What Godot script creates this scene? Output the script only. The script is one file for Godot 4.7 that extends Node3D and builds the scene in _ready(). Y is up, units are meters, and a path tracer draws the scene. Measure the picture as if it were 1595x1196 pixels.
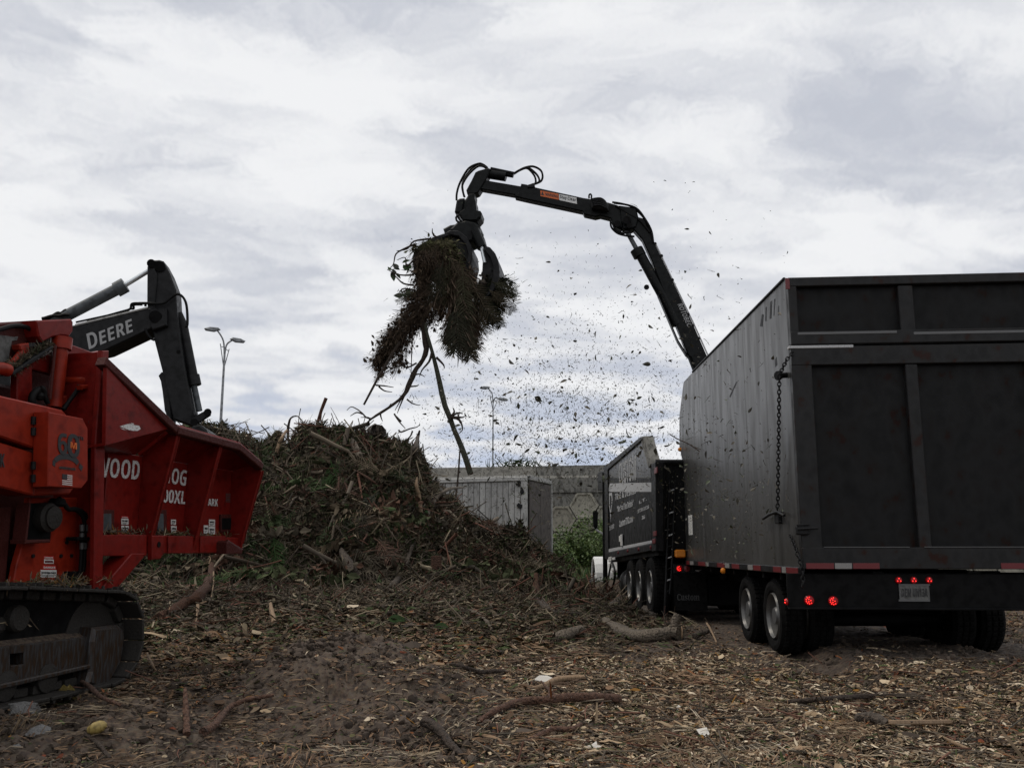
extends Node3D
# A wood-waste yard: a red tracked grinder and an excavator at the left, a heap of brush, a loader crane
# lifting a grapple of palm debris, a dump truck and a black dump trailer at the right, under an overcast sky.

const FOCAL := 1430.0          # the photograph's focal length in its own pixels (1595 x 1196)
const MID := Vector2(797.5, 598.0)
const EYE := Vector3(0, 1.2, 0)
const TILT := 0.17916          # the lens looks up by 10.3 degrees

var rng := RandomNumberGenerator.new()
var M := {}                    # materials
var n_big := FastNoiseLite.new()
var n_mid := FastNoiseLite.new()
var n_fine := FastNoiseLite.new()
var taken := {}


# ---------------------------------------------------------------- where a point of the photograph lies
func ray(px: float, py: float) -> Vector3:
	return Vector3((px - MID.x) / FOCAL, (MID.y - py) / FOCAL, -1.0).rotated(Vector3.RIGHT, TILT)

func at(px: float, py: float, d: float) -> Vector3:
	var r := ray(px, py)
	return EYE + r * (d / -r.z)

func onto(px: float, py: float, p0: Vector3, n: Vector3) -> Vector3:
	var r := ray(px, py)
	return EYE + r * ((p0 - EYE).dot(n) / r.dot(n))

func hit(px: float, py: float) -> Vector3:
	var r := ray(px, py)
	r = r / -r.z
	var d := 4.2
	while d < 70.0:
		var p := EYE + r * d
		if p.y <= surface(p.x, d):
			return Vector3(p.x, surface(p.x, d), -d)
		d += 0.04 + d * 0.002
	return EYE + r * 30.0


# ---------------------------------------------------------------- mesh builder
class MB:
	var v := PackedVector3Array()
	var n := PackedVector3Array()
	var c := PackedColorArray()
	var tint := Color.WHITE
	var tinted := false

	func put(a: Vector3, na: Vector3) -> void:
		v.append(a)
		n.append(na)
		c.append(tint)

	func tri(a: Vector3, b: Vector3, d: Vector3, h: Vector3) -> void:
		var m := (d - a).cross(b - a)
		if m.length_squared() < 1e-18:
			return
		m = m.normalized()
		if m.dot(h) < 0.0:
			m = -m
			put(a, m); put(d, m); put(b, m)
		else:
			put(a, m); put(b, m); put(d, m)

	func stri(a: Vector3, b: Vector3, d: Vector3, na: Vector3, nb: Vector3, nd: Vector3) -> void:
		var m := (d - a).cross(b - a)
		if m.length_squared() < 1e-20:
			return
		if m.dot(na + nb + nd) < 0.0:
			put(a, na); put(d, nd); put(b, nb)
		else:
			put(a, na); put(b, nb); put(d, nd)

	func quad(a: Vector3, b: Vector3, e: Vector3, d: Vector3, h: Vector3) -> void:
		tri(a, b, e, h)
		tri(a, e, d, h)

	func poly(pts: Array, h: Vector3) -> void:
		var z := h.normalized()
		var x: Vector3 = (pts[1] - pts[0])
		x = (x - z * x.dot(z)).normalized()
		var y := z.cross(x)
		var flat := PackedVector2Array()
		for p in pts:
			flat.append(Vector2(p.dot(x), p.dot(y)))
		var t := Geometry2D.triangulate_polygon(flat)
		for i in range(0, t.size(), 3):
			tri(pts[t[i]], pts[t[i + 1]], pts[t[i + 2]], h)

	func box(xf: Transform3D, size: Vector3, bev := 0.0) -> void:
		var h := size * 0.5
		bev = minf(bev, minf(h.x, minf(h.y, h.z)) * 0.6)
		var k := []
		for i in 8:
			var s := Vector3(1 if i & 1 else -1, 1 if i & 2 else -1, 1 if i & 4 else -1)
			var q := []
			for ax in 3:
				var p := s * (h - Vector3.ONE * bev)
				p[ax] = s[ax] * h[ax]
				q.append(xf * p)
			k.append(q)
		for ax in 3:
			var b1 := (ax + 1) % 3
			var b2 := (ax + 2) % 3
			for sg in 2:
				var o := (1 << ax) * sg
				var hv := Vector3.ZERO
				hv[ax] = 1.0 if sg else -1.0
				quad(k[o][ax], k[o | 1 << b1][ax], k[o | 1 << b1 | 1 << b2][ax], k[o | 1 << b2][ax], xf.basis * hv)
		if bev > 0.0:
			for ax in 3:
				var b1 := (ax + 1) % 3
				var b2 := (ax + 2) % 3
				for s1 in 2:
					for s2 in 2:
						var o := (s1 << b1) | (s2 << b2)
						var e := o | (1 << ax)
						var hv := Vector3.ZERO
						hv[b1] = 1.0 if s1 else -1.0
						hv[b2] = 1.0 if s2 else -1.0
						quad(k[o][b1], k[e][b1], k[e][b2], k[o][b2], xf.basis * hv)
			for i in 8:
				tri(k[i][0], k[i][1], k[i][2], xf.basis * Vector3(1 if i & 1 else -1, 1 if i & 2 else -1, 1 if i & 4 else -1))

	# a flat outline pushed along ext, its edges chamfered by bev
	func prism(outline: Array, ext: Vector3, bev := 0.0) -> void:
		var pts := outline.duplicate()
		var z := ext.normalized()
		var nn := Vector3.ZERO
		for i in pts.size():
			nn += pts[i].cross(pts[(i + 1) % pts.size()])
		if nn.dot(z) < 0.0:
			pts.reverse()
		var cnt := pts.size()
		var outs := []
		for i in cnt:
			var e: Vector3 = pts[(i + 1) % cnt] - pts[i]
			outs.append(e.cross(z).normalized())
		bev = minf(bev, ext.length() * 0.4)
		var r0 := []
		var r1 := []
		var r2 := []
		var r3 := []
		for i in cnt:
			var o1: Vector3 = outs[(i + cnt - 1) % cnt]
			var o2: Vector3 = outs[i]
			var off := -(o1 + o2) / maxf(0.35, 1.0 + o1.dot(o2)) * bev
			r0.append(pts[i] + off)
			r1.append(pts[i] + z * bev)
			r2.append(pts[i] + ext - z * bev)
			r3.append(pts[i] + off + ext)
		poly(r0, -z)
		poly(r3, z)
		for i in cnt:
			var j := (i + 1) % cnt
			var o: Vector3 = outs[i]
			quad(r1[i], r1[j], r2[j], r2[i], o)
			if bev > 0.0:
				quad(r0[i], r0[j], r1[j], r1[i], o - z)
				quad(r2[i], r2[j], r3[j], r3[i], o + z)

	# wobble: how unevenly the skin of a branch swells, as a share of its radius
	func tube(pts: Array, rad, sides := 8, caps := true, wobble := 0.0, r: RandomNumberGenerator = null) -> void:
		var t: Vector3 = (pts[1] - pts[0]).normalized()
		var side := t.cross(Vector3.UP if absf(t.y) < 0.9 else Vector3.RIGHT).normalized()
		var last := []
		var last_n := []
		for i in pts.size():
			var a: Vector3 = pts[maxi(i - 1, 0)]
			var b: Vector3 = pts[mini(i + 1, pts.size() - 1)]
			t = (b - a).normalized()
			side = (side - t * side.dot(t)).normalized()
			var up := t.cross(side)
			var rr: float = rad[i] if rad is Array else rad
			var ring := []
			var ring_n := []
			for k in sides:
				var w := TAU * k / sides
				var dir := side * cos(w) + up * sin(w)
				var q := rr * (1.0 + (r.randf_range(-wobble, wobble) if wobble > 0.0 else 0.0))
				ring.append(pts[i] + dir * q)
				ring_n.append(dir)
			if i > 0:
				for k in sides:
					var j := (k + 1) % sides
					stri(last[k], last[j], ring[j], last_n[k], last_n[j], ring_n[j])
					stri(last[k], ring[j], ring[k], last_n[k], ring_n[j], ring_n[k])
			if caps and (i == 0 or i == pts.size() - 1):
				for k in sides:
					tri(pts[i], ring[k], ring[(k + 1) % sides], -t if i == 0 else t)
			last = ring
			last_n = ring_n

	# profile of (radius, height) turned round xf's y axis
	func lathe(xf: Transform3D, prof: Array, seg := 24) -> void:
		for i in prof.size() - 1:
			var a: Vector2 = prof[i]
			var b: Vector2 = prof[i + 1]
			var e := b - a
			var nr := Vector2(e.y, -e.x).normalized()
			for k in seg:
				var w0 := TAU * k / seg
				var w1 := TAU * (k + 1) / seg
				var d0 := Vector3(cos(w0), 0, sin(w0))
				var d1 := Vector3(cos(w1), 0, sin(w1))
				var p0 := xf * (d0 * a.x + Vector3.UP * a.y)
				var p1 := xf * (d1 * a.x + Vector3.UP * a.y)
				var q0 := xf * (d0 * b.x + Vector3.UP * b.y)
				var q1 := xf * (d1 * b.x + Vector3.UP * b.y)
				var m0 := (xf.basis * (d0 * nr.x + Vector3.UP * nr.y)).normalized()
				var m1 := (xf.basis * (d1 * nr.x + Vector3.UP * nr.y)).normalized()
				stri(p0, p1, q1, m0, m1, m1)
				stri(p0, q1, q0, m0, m1, m0)

	func ball(p: Vector3, size: Vector3, seg := 8) -> void:
		var prof := []
		var rows := maxi(3, seg / 2)
		for i in rows + 1:
			var w := -PI / 2 + PI * i / rows
			prof.append(Vector2(cos(w), sin(w)))
		lathe(Transform3D(Basis.from_scale(size), p), prof, seg)

	func mesh() -> ArrayMesh:
		var arr := []
		arr.resize(Mesh.ARRAY_MAX)
		arr[Mesh.ARRAY_VERTEX] = v
		arr[Mesh.ARRAY_NORMAL] = n
		if tinted:
			arr[Mesh.ARRAY_COLOR] = c
		var m := ArrayMesh.new()
		m.add_surface_from_arrays(Mesh.PRIMITIVE_TRIANGLES, arr)
		return m


# ---------------------------------------------------------------- naming
func numbered(called: String) -> String:
	if not taken.has(called):
		taken[called] = 0
		return called
	taken[called] += 1
	return "%s_%03d" % [called, taken[called]]

func tag(o: Node, label: String, category: String, group := "", kind := "") -> Node:
	o.set_meta("label", label)
	o.set_meta("category", category)
	if group:
		o.set_meta("group", group)
	if kind:
		o.set_meta("kind", kind)
	return o

func thing(called: String, label: String, category: String, where := Vector3.ZERO, group := "") -> Node3D:
	var o := Node3D.new()
	o.name = numbered(called)
	add_child(o)
	o.position = where
	tag(o, label, category, group)
	return o

# commits a shape (built in world axes) as one mesh under parent, in the parent's own axes
func obj(called: String, b, mat: Material, parent: Node = null) -> MeshInstance3D:
	var o := MeshInstance3D.new()
	o.mesh = b.mesh() if b is MB else b
	o.material_override = mat
	if parent == null:
		o.name = numbered(called)
		add_child(o)
	else:
		o.name = called
		parent.add_child(o, true)
		o.transform = base_of(parent).affine_inverse()
	return o

func base_of(o: Node) -> Transform3D:
	var t := Transform3D.IDENTITY
	while o != self and o is Node3D:
		t = o.transform * t
		o = o.get_parent()
	return t

func structure(called: String, b, mat: Material) -> MeshInstance3D:
	var o := obj(called, b, mat)
	o.set_meta("kind", "structure")
	return o

func many(called: String, mesh: Mesh, mat: Material, buf: PackedFloat32Array, parent: Node = null) -> MultiMeshInstance3D:
	var mm := MultiMesh.new()
	mm.transform_format = MultiMesh.TRANSFORM_3D
	mm.use_colors = true
	mm.mesh = mesh
	mm.instance_count = buf.size() / 16
	mm.buffer = buf
	var o := MultiMeshInstance3D.new()
	o.multimesh = mm
	o.material_override = mat
	o.set_meta("kind", "stuff")
	if parent == null:
		o.name = numbered(called)
		add_child(o)
	else:
		o.name = called
		parent.add_child(o, true)
		o.transform = base_of(parent).affine_inverse()
	return o

func push(buf: PackedFloat32Array, b: Basis, p: Vector3, c: Color) -> void:
	buf.append_array(PackedFloat32Array([b.x.x, b.y.x, b.z.x, p.x, b.x.y, b.y.y, b.z.y, p.y, b.x.z, b.y.z, b.z.z, p.z, c.r, c.g, c.b, 1.0]))

# raised lettering that fills the parallelogram bottom-left, bottom-right, top-left
func letters(called: String, text: String, bl: Vector3, br: Vector3, tl: Vector3, out: Vector3, mat: Material, parent: Node, bold := true, serif := false, thick := 0.004) -> MeshInstance3D:
	var f := SystemFont.new()
	f.font_names = PackedStringArray(["Droid Serif" if serif else "Droid Sans"])
	f.font_weight = 700 if bold else 400
	var t := TextMesh.new()
	t.text = text
	t.font = f
	t.font_size = 48
	t.pixel_size = 0.01
	t.depth = 0.02
	t.curve_step = 2.0
	var bb := t.get_aabb()
	var x := (br - bl) / bb.size.x
	var y := (tl - bl) / bb.size.y
	var z := out.normalized() * (thick / maxf(bb.size.z, 0.001))
	var xf := Transform3D(Basis(x, y, z), Vector3.ZERO)
	xf.origin = bl - xf.basis * Vector3(bb.position.x, bb.position.y, bb.position.z)
	var o := obj(called, t, mat, parent)
	o.transform = o.transform * xf
	return o

func spline(p: Array, steps := 6) -> Array:
	var out := []
	for i in p.size() - 1:
		var a: Vector3 = p[maxi(i - 1, 0)]
		var d: Vector3 = p[mini(i + 2, p.size() - 1)]
		for k in steps:
			out.append(p[i].cubic_interpolate(p[i + 1], a, d, float(k) / steps))
	out.append(p[-1])
	return out

func ramp(a: Array, count: int) -> Array:     # radii spread evenly over count points
	var out := []
	for i in count:
		var t := float(i) / maxi(count - 1, 1) * (a.size() - 1)
		var k := mini(int(t), a.size() - 2)
		out.append(lerpf(a[k], a[k + 1], t - k))
	return out


# ---------------------------------------------------------------- materials
func noise_tex(freq: float, oct: int, cols: Array, stops: Array, sd: int, kind := FastNoiseLite.TYPE_SIMPLEX_SMOOTH, size := 512) -> NoiseTexture2D:
	var nz := FastNoiseLite.new()
	nz.noise_type = kind
	nz.seed = sd
	nz.frequency = freq
	nz.fractal_octaves = oct
	var g := Gradient.new()
	g.offsets = PackedFloat32Array(stops)
	var pc := PackedColorArray()
	for x in cols:
		pc.append(Color(x, x, x) if x is float else x)
	g.colors = pc
	var t := NoiseTexture2D.new()
	t.width = size
	t.height = size
	t.seamless = true
	t.noise = nz
	t.color_ramp = g
	return t

func mat(r: float, g: float, b: float, rough := 0.6, metal := 0.0, shine := 0.5) -> StandardMaterial3D:
	var m := StandardMaterial3D.new()
	m.metallic_specular = shine
	m.albedo_color = Color(r, g, b).linear_to_srgb()
	m.roughness = rough
	m.metallic = metal
	return m

func tri_map(m: StandardMaterial3D, scale: Vector3, world := true) -> StandardMaterial3D:
	m.uv1_triplanar = true
	m.uv1_world_triplanar = world
	m.uv1_scale = scale
	return m

func rough_up(m: StandardMaterial3D, color: Texture2D, scale: Vector3, height: Texture2D = null, relief := 0.3, gloss: Texture2D = null) -> StandardMaterial3D:
	m.albedo_texture = color
	if height:
		m.heightmap_enabled = true
		m.heightmap_texture = height
		m.heightmap_scale = relief
	if gloss:
		m.roughness_texture = gloss
	return tri_map(m, scale)

func make_materials() -> void:
	var grime := noise_tex(0.012, 6, [0.45, 0.8, 1.0, 0.9], [0.0, 0.35, 0.6, 1.0], 11)
	var streak := noise_tex(0.02, 5, [0.62, 0.86, 1.0, 0.8], [0.0, 0.4, 0.62, 1.0], 23)
	var speck := noise_tex(0.06, 4, [0.55, 0.9, 1.0, 1.0], [0.0, 0.3, 0.5, 1.0], 37)
	var bumps := noise_tex(0.03, 5, [0.0, 1.0], [0.0, 1.0], 41)
	var gloss := noise_tex(0.02, 5, [0.7, 1.0], [0.25, 0.8], 53)
	var rust := noise_tex(0.014, 6, [Color(0.7, 0.6, 0.55), Color(0.88, 0.86, 0.85), Color(1, 1, 1), Color(0.84, 0.85, 0.86)], [0.08, 0.3, 0.55, 1.0], 61)
	M.red = rough_up(mat(0.165, 0.0088, 0.0058, 0.5, 0.0, 0.32), rust, Vector3(0.9, 0.9, 0.9), bumps, 0.06, gloss)
	M.red_bright = rough_up(mat(0.255, 0.020, 0.0072, 0.55, 0.0, 0.32), rust, Vector3(0.7, 0.7, 0.7), bumps, 0.06, gloss)
	M.red_worn = rough_up(mat(0.062, 0.013, 0.0105, 0.7, 0.0, 0.3), speck, Vector3(2.2, 2.2, 2.2), bumps, 0.3, gloss)
	M.steel_dark = rough_up(mat(0.013, 0.013, 0.0138, 0.6, 0.0, 0.3), grime, Vector3(0.8, 0.8, 0.8), bumps, 0.06, gloss)
	M.black = rough_up(mat(0.007, 0.007, 0.0073, 0.65, 0.0, 0.22), grime, Vector3(1, 1, 1), bumps, 0.05)
	M.boom_black = rough_up(mat(0.0085, 0.0095, 0.0095, 0.5, 0.0, 0.26), grime, Vector3(1, 1, 1), bumps, 0.03, gloss)
	M.gate = rough_up(mat(0.0125, 0.0127, 0.013, 0.6, 0.0, 0.24), rough_rust(71), Vector3(0.55, 0.4, 0.55), bumps, 0.08, gloss)
	M.gate_frame = rough_up(mat(0.021, 0.021, 0.0213, 0.55, 0.0, 0.3), rough_rust(73), Vector3(0.7, 0.5, 0.7), bumps, 0.08, gloss)
	M.sheet = []
	for k in 3:
		M.sheet.append(rough_up(mat([0.050, 0.060, 0.053][k], [0.049, 0.059, 0.052][k], [0.047, 0.057, 0.050][k], 0.42, 0.0, 0.5), noise_tex(0.012, 5, [0.8, 0.94, 1.0, 0.9], [0.0, 0.36, 0.62, 1.0], 29), Vector3(0.5, 0.09, 0.5), bumps, 0.03, gloss))
	M.track = rough_up(mat(0.052, 0.05, 0.049, 0.5, 0.2, 0.4), noise_tex(0.03, 7, [Color(0.95, 0.72, 0.52), Color(0.8, 0.68, 0.58), Color(0.85, 0.85, 0.88), Color(1.7, 1.65, 1.6)], [0.15, 0.42, 0.58, 0.95], 83), Vector3(2.4, 0.35, 2.4), bumps, 0.3, gloss)
	M.shoe = rough_up(mat(0.034, 0.031, 0.028, 0.65, 0.1, 0.3), speck, Vector3(2, 2, 2), bumps, 0.4)
	M.rubber = rough_up(mat(0.0095, 0.0092, 0.009, 0.85, 0.0, 0.2), grime, Vector3(1.6, 1.6, 1.6), bumps, 0.1)
	M.rim = rough_up(mat(0.12, 0.118, 0.114, 0.5, 0.4), speck, Vector3(2.5, 2.5, 2.5), bumps, 0.04, gloss)
	M.hub = mat(0.12, 0.12, 0.12, 0.5, 0.5)
	M.hose = mat(0.007, 0.007, 0.007, 0.6, 0.0, 0.25)
	M.chrome = mat(0.72, 0.76, 0.78, 0.32, 0.55)
	M.grey_cyl = rough_up(mat(0.075, 0.085, 0.092, 0.5, 0.1), grime, Vector3(1, 1, 1))
	M.white = rough_up(mat(0.72, 0.72, 0.70, 0.5), speck, Vector3(2, 2, 2))
	M.white_letter = rough_up(mat(0.62, 0.62, 0.61, 0.6), noise_tex(0.05, 4, [Color(0.35, 0.12, 0.1), Color(0.9, 0.88, 0.86), Color(1, 1, 1)], [0.2, 0.32, 0.5], 91), Vector3(2.2, 2.2, 2.2))
	M.silver = rough_up(mat(0.46, 0.46, 0.46, 0.6, 0.1), speck, Vector3(2, 2, 2))
	M.grey_letter = mat(0.30, 0.30, 0.30, 0.6)
	M.dim_letter = mat(0.05, 0.05, 0.05, 0.6)
	M.sticker = rough_up(mat(0.62, 0.61, 0.58, 0.6), speck, Vector3(3, 3, 3))
	M.ink = mat(0.02, 0.02, 0.022, 0.6)
	M.ink_red = mat(0.45, 0.02, 0.02, 0.6)
	M.orange = rough_up(mat(0.62, 0.13, 0.02, 0.5), speck, Vector3(2, 2, 2))
	M.amber = mat(0.62, 0.20, 0.015, 0.3)
	M.red_reflector = rough_up(mat(0.14, 0.012, 0.015, 0.4), speck, Vector3(4, 4, 4))
	M.pale_reflector = rough_up(mat(0.24, 0.23, 0.22, 0.4), speck, Vector3(4, 4, 4))
	M.glass = mat(0.03, 0.035, 0.04, 0.12)
	M.led_lens = mat(0.20, 0.003, 0.005, 0.25)
	M.led_lens.emission_enabled = true
	M.led_lens.emission = Color(0.55, 0.0, 0.01)
	M.led_lens.emission_energy_multiplier = 0.16
	M.led = mat(0.8, 0.05, 0.05, 0.3)
	M.led.emission_enabled = true
	M.led.emission = Color(1.0, 0.16, 0.14)
	M.led.emission_energy_multiplier = 2.2
	M.concrete = rough_up(mat(0.30, 0.285, 0.25, 0.85), noise_tex(0.012, 7, [0.5, 0.85, 1.0, 0.8], [0.0, 0.38, 0.6, 1.0], 101), Vector3(0.3, 0.3, 0.3), bumps, 0.5)
	M.concrete_stained = rough_up(mat(0.20, 0.193, 0.172, 0.85), noise_tex(0.02, 7, [0.35, 0.8, 1.1, 0.75], [0.0, 0.4, 0.6, 1.0], 103), Vector3(0.35, 0.16, 0.35), bumps, 0.5)
	M.panel = []
	for k in 3:
		M.panel.append(rough_up(mat([0.29, 0.34, 0.31][k], [0.27, 0.32, 0.30][k], [0.215, 0.26, 0.245][k], 0.85), noise_tex(0.02, 6, [0.55, 0.9, 1.0, 0.85], [0.0, 0.38, 0.6, 1.0], 107 + k), Vector3(0.4, 0.3, 0.4), bumps, 0.5))
	M.van_side = rough_up(mat(0.40, 0.395, 0.375, 0.55), noise_tex(0.02, 6, [0.6, 0.92, 1.0, 0.9], [0.0, 0.36, 0.6, 1.0], 113), Vector3(0.5, 0.16, 0.5))
	M.van_side_b = rough_up(mat(0.32, 0.315, 0.30, 0.55), noise_tex(0.03, 6, [0.55, 0.9, 1.0, 0.85], [0.0, 0.36, 0.6, 1.0], 114), Vector3(0.5, 0.16, 0.5))
	M.van_end = rough_up(mat(0.075, 0.062, 0.056, 0.7), grime, Vector3(0.7, 0.5, 0.7))
	M.galvanised = rough_up(mat(0.28, 0.29, 0.30, 0.5, 0.4), grime, Vector3(0.5, 0.5, 0.5))
	M.soil = rough_up(mat(0.080, 0.062, 0.049, 0.95), noise_tex(0.03, 7, [Color(0.4, 0.38, 0.38), Color(0.85, 0.8, 0.78), Color(1.15, 1.0, 0.9), Color(1.5, 1.3, 1.1)], [0.2, 0.42, 0.6, 0.85], 127, FastNoiseLite.TYPE_SIMPLEX_SMOOTH, 1024), Vector3(0.45, 0.45, 0.45), noise_tex(0.05, 6, [0.0, 1.0], [0.1, 0.9], 131), 2.2)
	M.heap_core = rough_up(mat(0.055, 0.043, 0.032, 0.95), grime, Vector3(0.8, 0.8, 0.8), bumps, 3.0)
	M.road = rough_up(mat(0.06, 0.06, 0.06, 0.9), speck, Vector3(0.5, 0.5, 0.5))
	M.litter = mat(1, 1, 1, 0.9, 0.0, 0.25)
	M.litter.vertex_color_use_as_albedo = true
	M.leaf = mat(1, 1, 1, 0.6)
	M.leaf.vertex_color_use_as_albedo = true
	M.leaf.backlight_enabled = true
	M.leaf.backlight = Color(0.35, 0.35, 0.35)
	M.bark = []
	for a in [[0.085, 0.066, 0.050], [0.050, 0.034, 0.024], [0.17, 0.138, 0.104], [0.11, 0.055, 0.034], [0.06, 0.062, 0.040]]:
		M.bark.append(rough_up(mat(a[0], a[1], a[2], 0.9), noise_tex(0.035, 6, [0.4, 0.85, 1.1, 1.35], [0.1, 0.4, 0.6, 0.95], 139 + M.bark.size()), Vector3(1.6, 1.6, 1.6), bumps, 4.0))
	M.fresh_wood = rough_up(mat(0.30, 0.20, 0.12, 0.85), streak, Vector3(4, 1, 4), bumps, 0.5)
	M.rotten_wood = rough_up(mat(0.085, 0.036, 0.018, 0.95), noise_tex(0.05, 5, [0.3, 0.9, 1.2], [0.1, 0.5, 0.95], 149), Vector3(3, 1.2, 3), bumps, 2.0)
	M.paper = mat(0.55, 0.52, 0.47, 0.8)
	M.rock = rough_up(mat(0.16, 0.155, 0.15, 0.9), speck, Vector3(3, 3, 3), bumps, 1.5)
	M.pod = rough_up(mat(0.33, 0.24, 0.07, 0.6), grime, Vector3(4, 4, 4))
	M.green_leaf = mat(0.026, 0.05, 0.016, 0.8, 0.0, 0.2)
	M.green_leaf.backlight_enabled = true
	M.green_leaf.backlight = Color(0.3, 0.3, 0.3)
	M.yellow_leaf = rough_up(mat(0.27, 0.20, 0.055, 0.7), streak, Vector3(5, 5, 5))
	M.leaf_dark = mat(0.05, 0.046, 0.03, 0.6)
	M.canvas = rough_up(mat(0.13, 0.13, 0.125, 0.8), streak, Vector3(1.5, 1, 1.5), bumps, 0.4)

func rough_rust(sd: int) -> NoiseTexture2D:
	return noise_tex(0.012, 7, [Color(1.0, 0.52, 0.34), Color(0.92, 0.88, 0.86), Color(1, 1, 1), Color(0.72, 0.72, 0.72)], [0.10, 0.24, 0.5, 1.0], sd)


# ---------------------------------------------------------------- sky
func make_sky() -> Sky:
	var w := 3072
	var h := 1536
	var data := PackedByteArray()
	data.resize(w * h * 3)
	var a := FastNoiseLite.new()
	a.seed = 5
	a.frequency = 1.25
	a.fractal_octaves = 6
	a.fractal_gain = 0.59
	a.domain_warp_enabled = true
	a.domain_warp_amplitude = 0.45
	a.domain_warp_frequency = 1.1
	var b := FastNoiseLite.new()
	b.seed = 9
	b.frequency = 0.22
	b.fractal_octaves = 3
	var lut := PackedByteArray()
	lut.resize(1025)
	for i in 1025:
		lut[i] = int(round(255.0 * Color(i / 1024.0, 0, 0).linear_to_srgb().r))
	var i := 0
	for row in h:
		var el := PI * (0.5 - (row + 0.5) / h)
		var y := sin(el)
		var cy := cos(el)
		if y < -0.02:
			for col in w:
				data[i] = 58
				data[i + 1] = 52
				data[i + 2] = 46
				i += 3
			continue
		var k := 1.0 / (maxf(y, 0.0) + 0.085)
		var low := clampf(1.0 - y / 0.30, 0.0, 1.0)      # share of clear air seen between the clouds near the horizon
		low = low * low
		for col in w:
			var az := TAU * (col + 0.5) / w
			var x := sin(az) * cy * k
			var z := cos(az) * cy * k
			var p := a.get_noise_2d(x * 0.8 + z * 0.25, z * 1.15 - x * 0.3)      # drawn out into bands
			var q := b.get_noise_2d(x, z)
			var t := 0.63 + 0.98 * p + 0.5 * q           # thick and bright 1, thin or shaded 0
			t = clampf(t, 0.0, 1.0)
			t = t * t * (3.0 - 2.0 * t)
			var r := lerpf(0.515, 0.83, t)
			var g := lerpf(0.54, 0.838, t)
			var bl := lerpf(0.605, 0.855, t)
			var clear := low * clampf((0.56 - t) * 2.6, 0.0, 1.0)
			r = lerpf(r, 0.45, clear)
			g = lerpf(g, 0.55, clear)
			bl = lerpf(bl, 0.75, clear)
			data[i] = lut[int(r * 1024.0)]
			data[i + 1] = lut[int(g * 1024.0)]
			data[i + 2] = lut[int(bl * 1024.0)]
			i += 3
	var img := Image.create_from_data(w, h, false, Image.FORMAT_RGB8, data)
	var m := PanoramaSkyMaterial.new()
	m.panorama = ImageTexture.create_from_image(img)
	var s := Sky.new()
	s.sky_material = m
	return s


func _ready() -> void:
	rng.seed = 20
	var cam := Camera3D.new()
	cam.name = "camera"
	cam.position = EYE
	cam.rotation.x = TILT
	cam.fov = rad_to_deg(2.0 * atan(MID.y / FOCAL))
	cam.near = 0.1
	cam.far = 900.0
	add_child(cam)
	var env := Environment.new()
	env.background_mode = Environment.BG_SKY
	env.sky = make_sky()
	env.background_energy_multiplier = 1.06
	env.tonemap_mode = Environment.TONE_MAPPER_LINEAR
	env.tonemap_exposure = 1.0
	env.sdfgi_enabled = true
	env.ssao_enabled = true
	env.ssil_enabled = true
	var we := WorldEnvironment.new()
	we.name = "air"
	we.environment = env
	add_child(we)
	var sun := DirectionalLight3D.new()
	sun.name = "veiled_sun"
	sun.light_energy = 0.42
	sun.light_color = Color(1.0, 0.96, 0.9)
	sun.light_angular_distance = 14.0
	sun.shadow_enabled = true
	add_child(sun)
	sun.look_at_from_position(Vector3(-20, 40, -6), Vector3.ZERO)

	n_big.seed = 3
	n_big.frequency = 0.22
	n_big.fractal_octaves = 3
	n_mid.seed = 4
	n_mid.frequency = 1.1
	n_mid.fractal_octaves = 4
	n_fine.seed = 6
	n_fine.frequency = 5.0
	n_fine.fractal_octaves = 3
	make_materials()
	keep_heights()
	build_ground()
	build_wall()
	build_lamps()
	build_box_trailer()
	build_shrubs()
	build_heap()
	build_trailer()
	build_truck()
	build_crane()
	build_load()
	build_excavator()
	build_grinder()
	build_litter()
	build_pieces()
	build_air()


# ---------------------------------------------------------------- ground
func bump(x: float, d: float, cx: float, cd: float, r: float, h: float) -> float:
	var q := (Vector2(x, d) - Vector2(cx, cd)).length() / r
	return h * (1.0 - smoothstep(0.0, 1.0, q)) if q < 1.0 else 0.0

func ground_h(x: float, d: float) -> float:
	var y := 0.05 * n_big.get_noise_2d(x, d) * 2.0 + (0.055 + 0.06 * smoothstep(0.8, -1.0, x) * smoothstep(10.0, 8.0, d)) * n_mid.get_noise_2d(x, d)
	y += 0.5 * smoothstep(10.5, 16.0, d) * (1.0 - smoothstep(30.0, 36.0, d)) * smoothstep(2.2, -1.5, x)
	y += bump(x, d, -1.4, 8.1, 1.5, 0.40) + bump(x, d, -0.3, 7.0, 1.2, 0.16) + bump(x, d, -0.75, 7.3, 0.6, 0.12) + bump(x, d, -2.5, 6.4, 0.9, 0.16) + bump(x, d, -4.3, 6.4, 1.2, 0.14)
	y += bump(x, d, 1.9, 16.5, 0.8, 0.25) + bump(x, d, 3.4, 26.0, 3.0, 0.5)
	var near := exp(-pow((x - 4.2) / 2.2, 2.0)) * smoothstep(7.0, 9.0, d) * (1.0 - smoothstep(19.0, 22.0, d))
	y = lerpf(y, lerpf(0.20, 0.02, smoothstep(12.5, 16.0, d)), near * 0.9)
	# ruts left by the trucks
	for c in [2.95 + 0.02 * (d - 10.0), 5.1 + 0.02 * (d - 10.0), 0.9 + 0.10 * (d - 6.0), 2.7 + 0.10 * (d - 6.0)]:
		var q = (x - c) / 0.24
		if absf(q) < 2.5:
			y += (-0.055 * exp(-q * q) + 0.03 * exp(-pow(absf(q) - 1.5, 2.0) * 4.0)) * smoothstep(4.0, 6.5, d) * (1.0 - smoothstep(10.0, 14.0, d))
	return y

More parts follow.
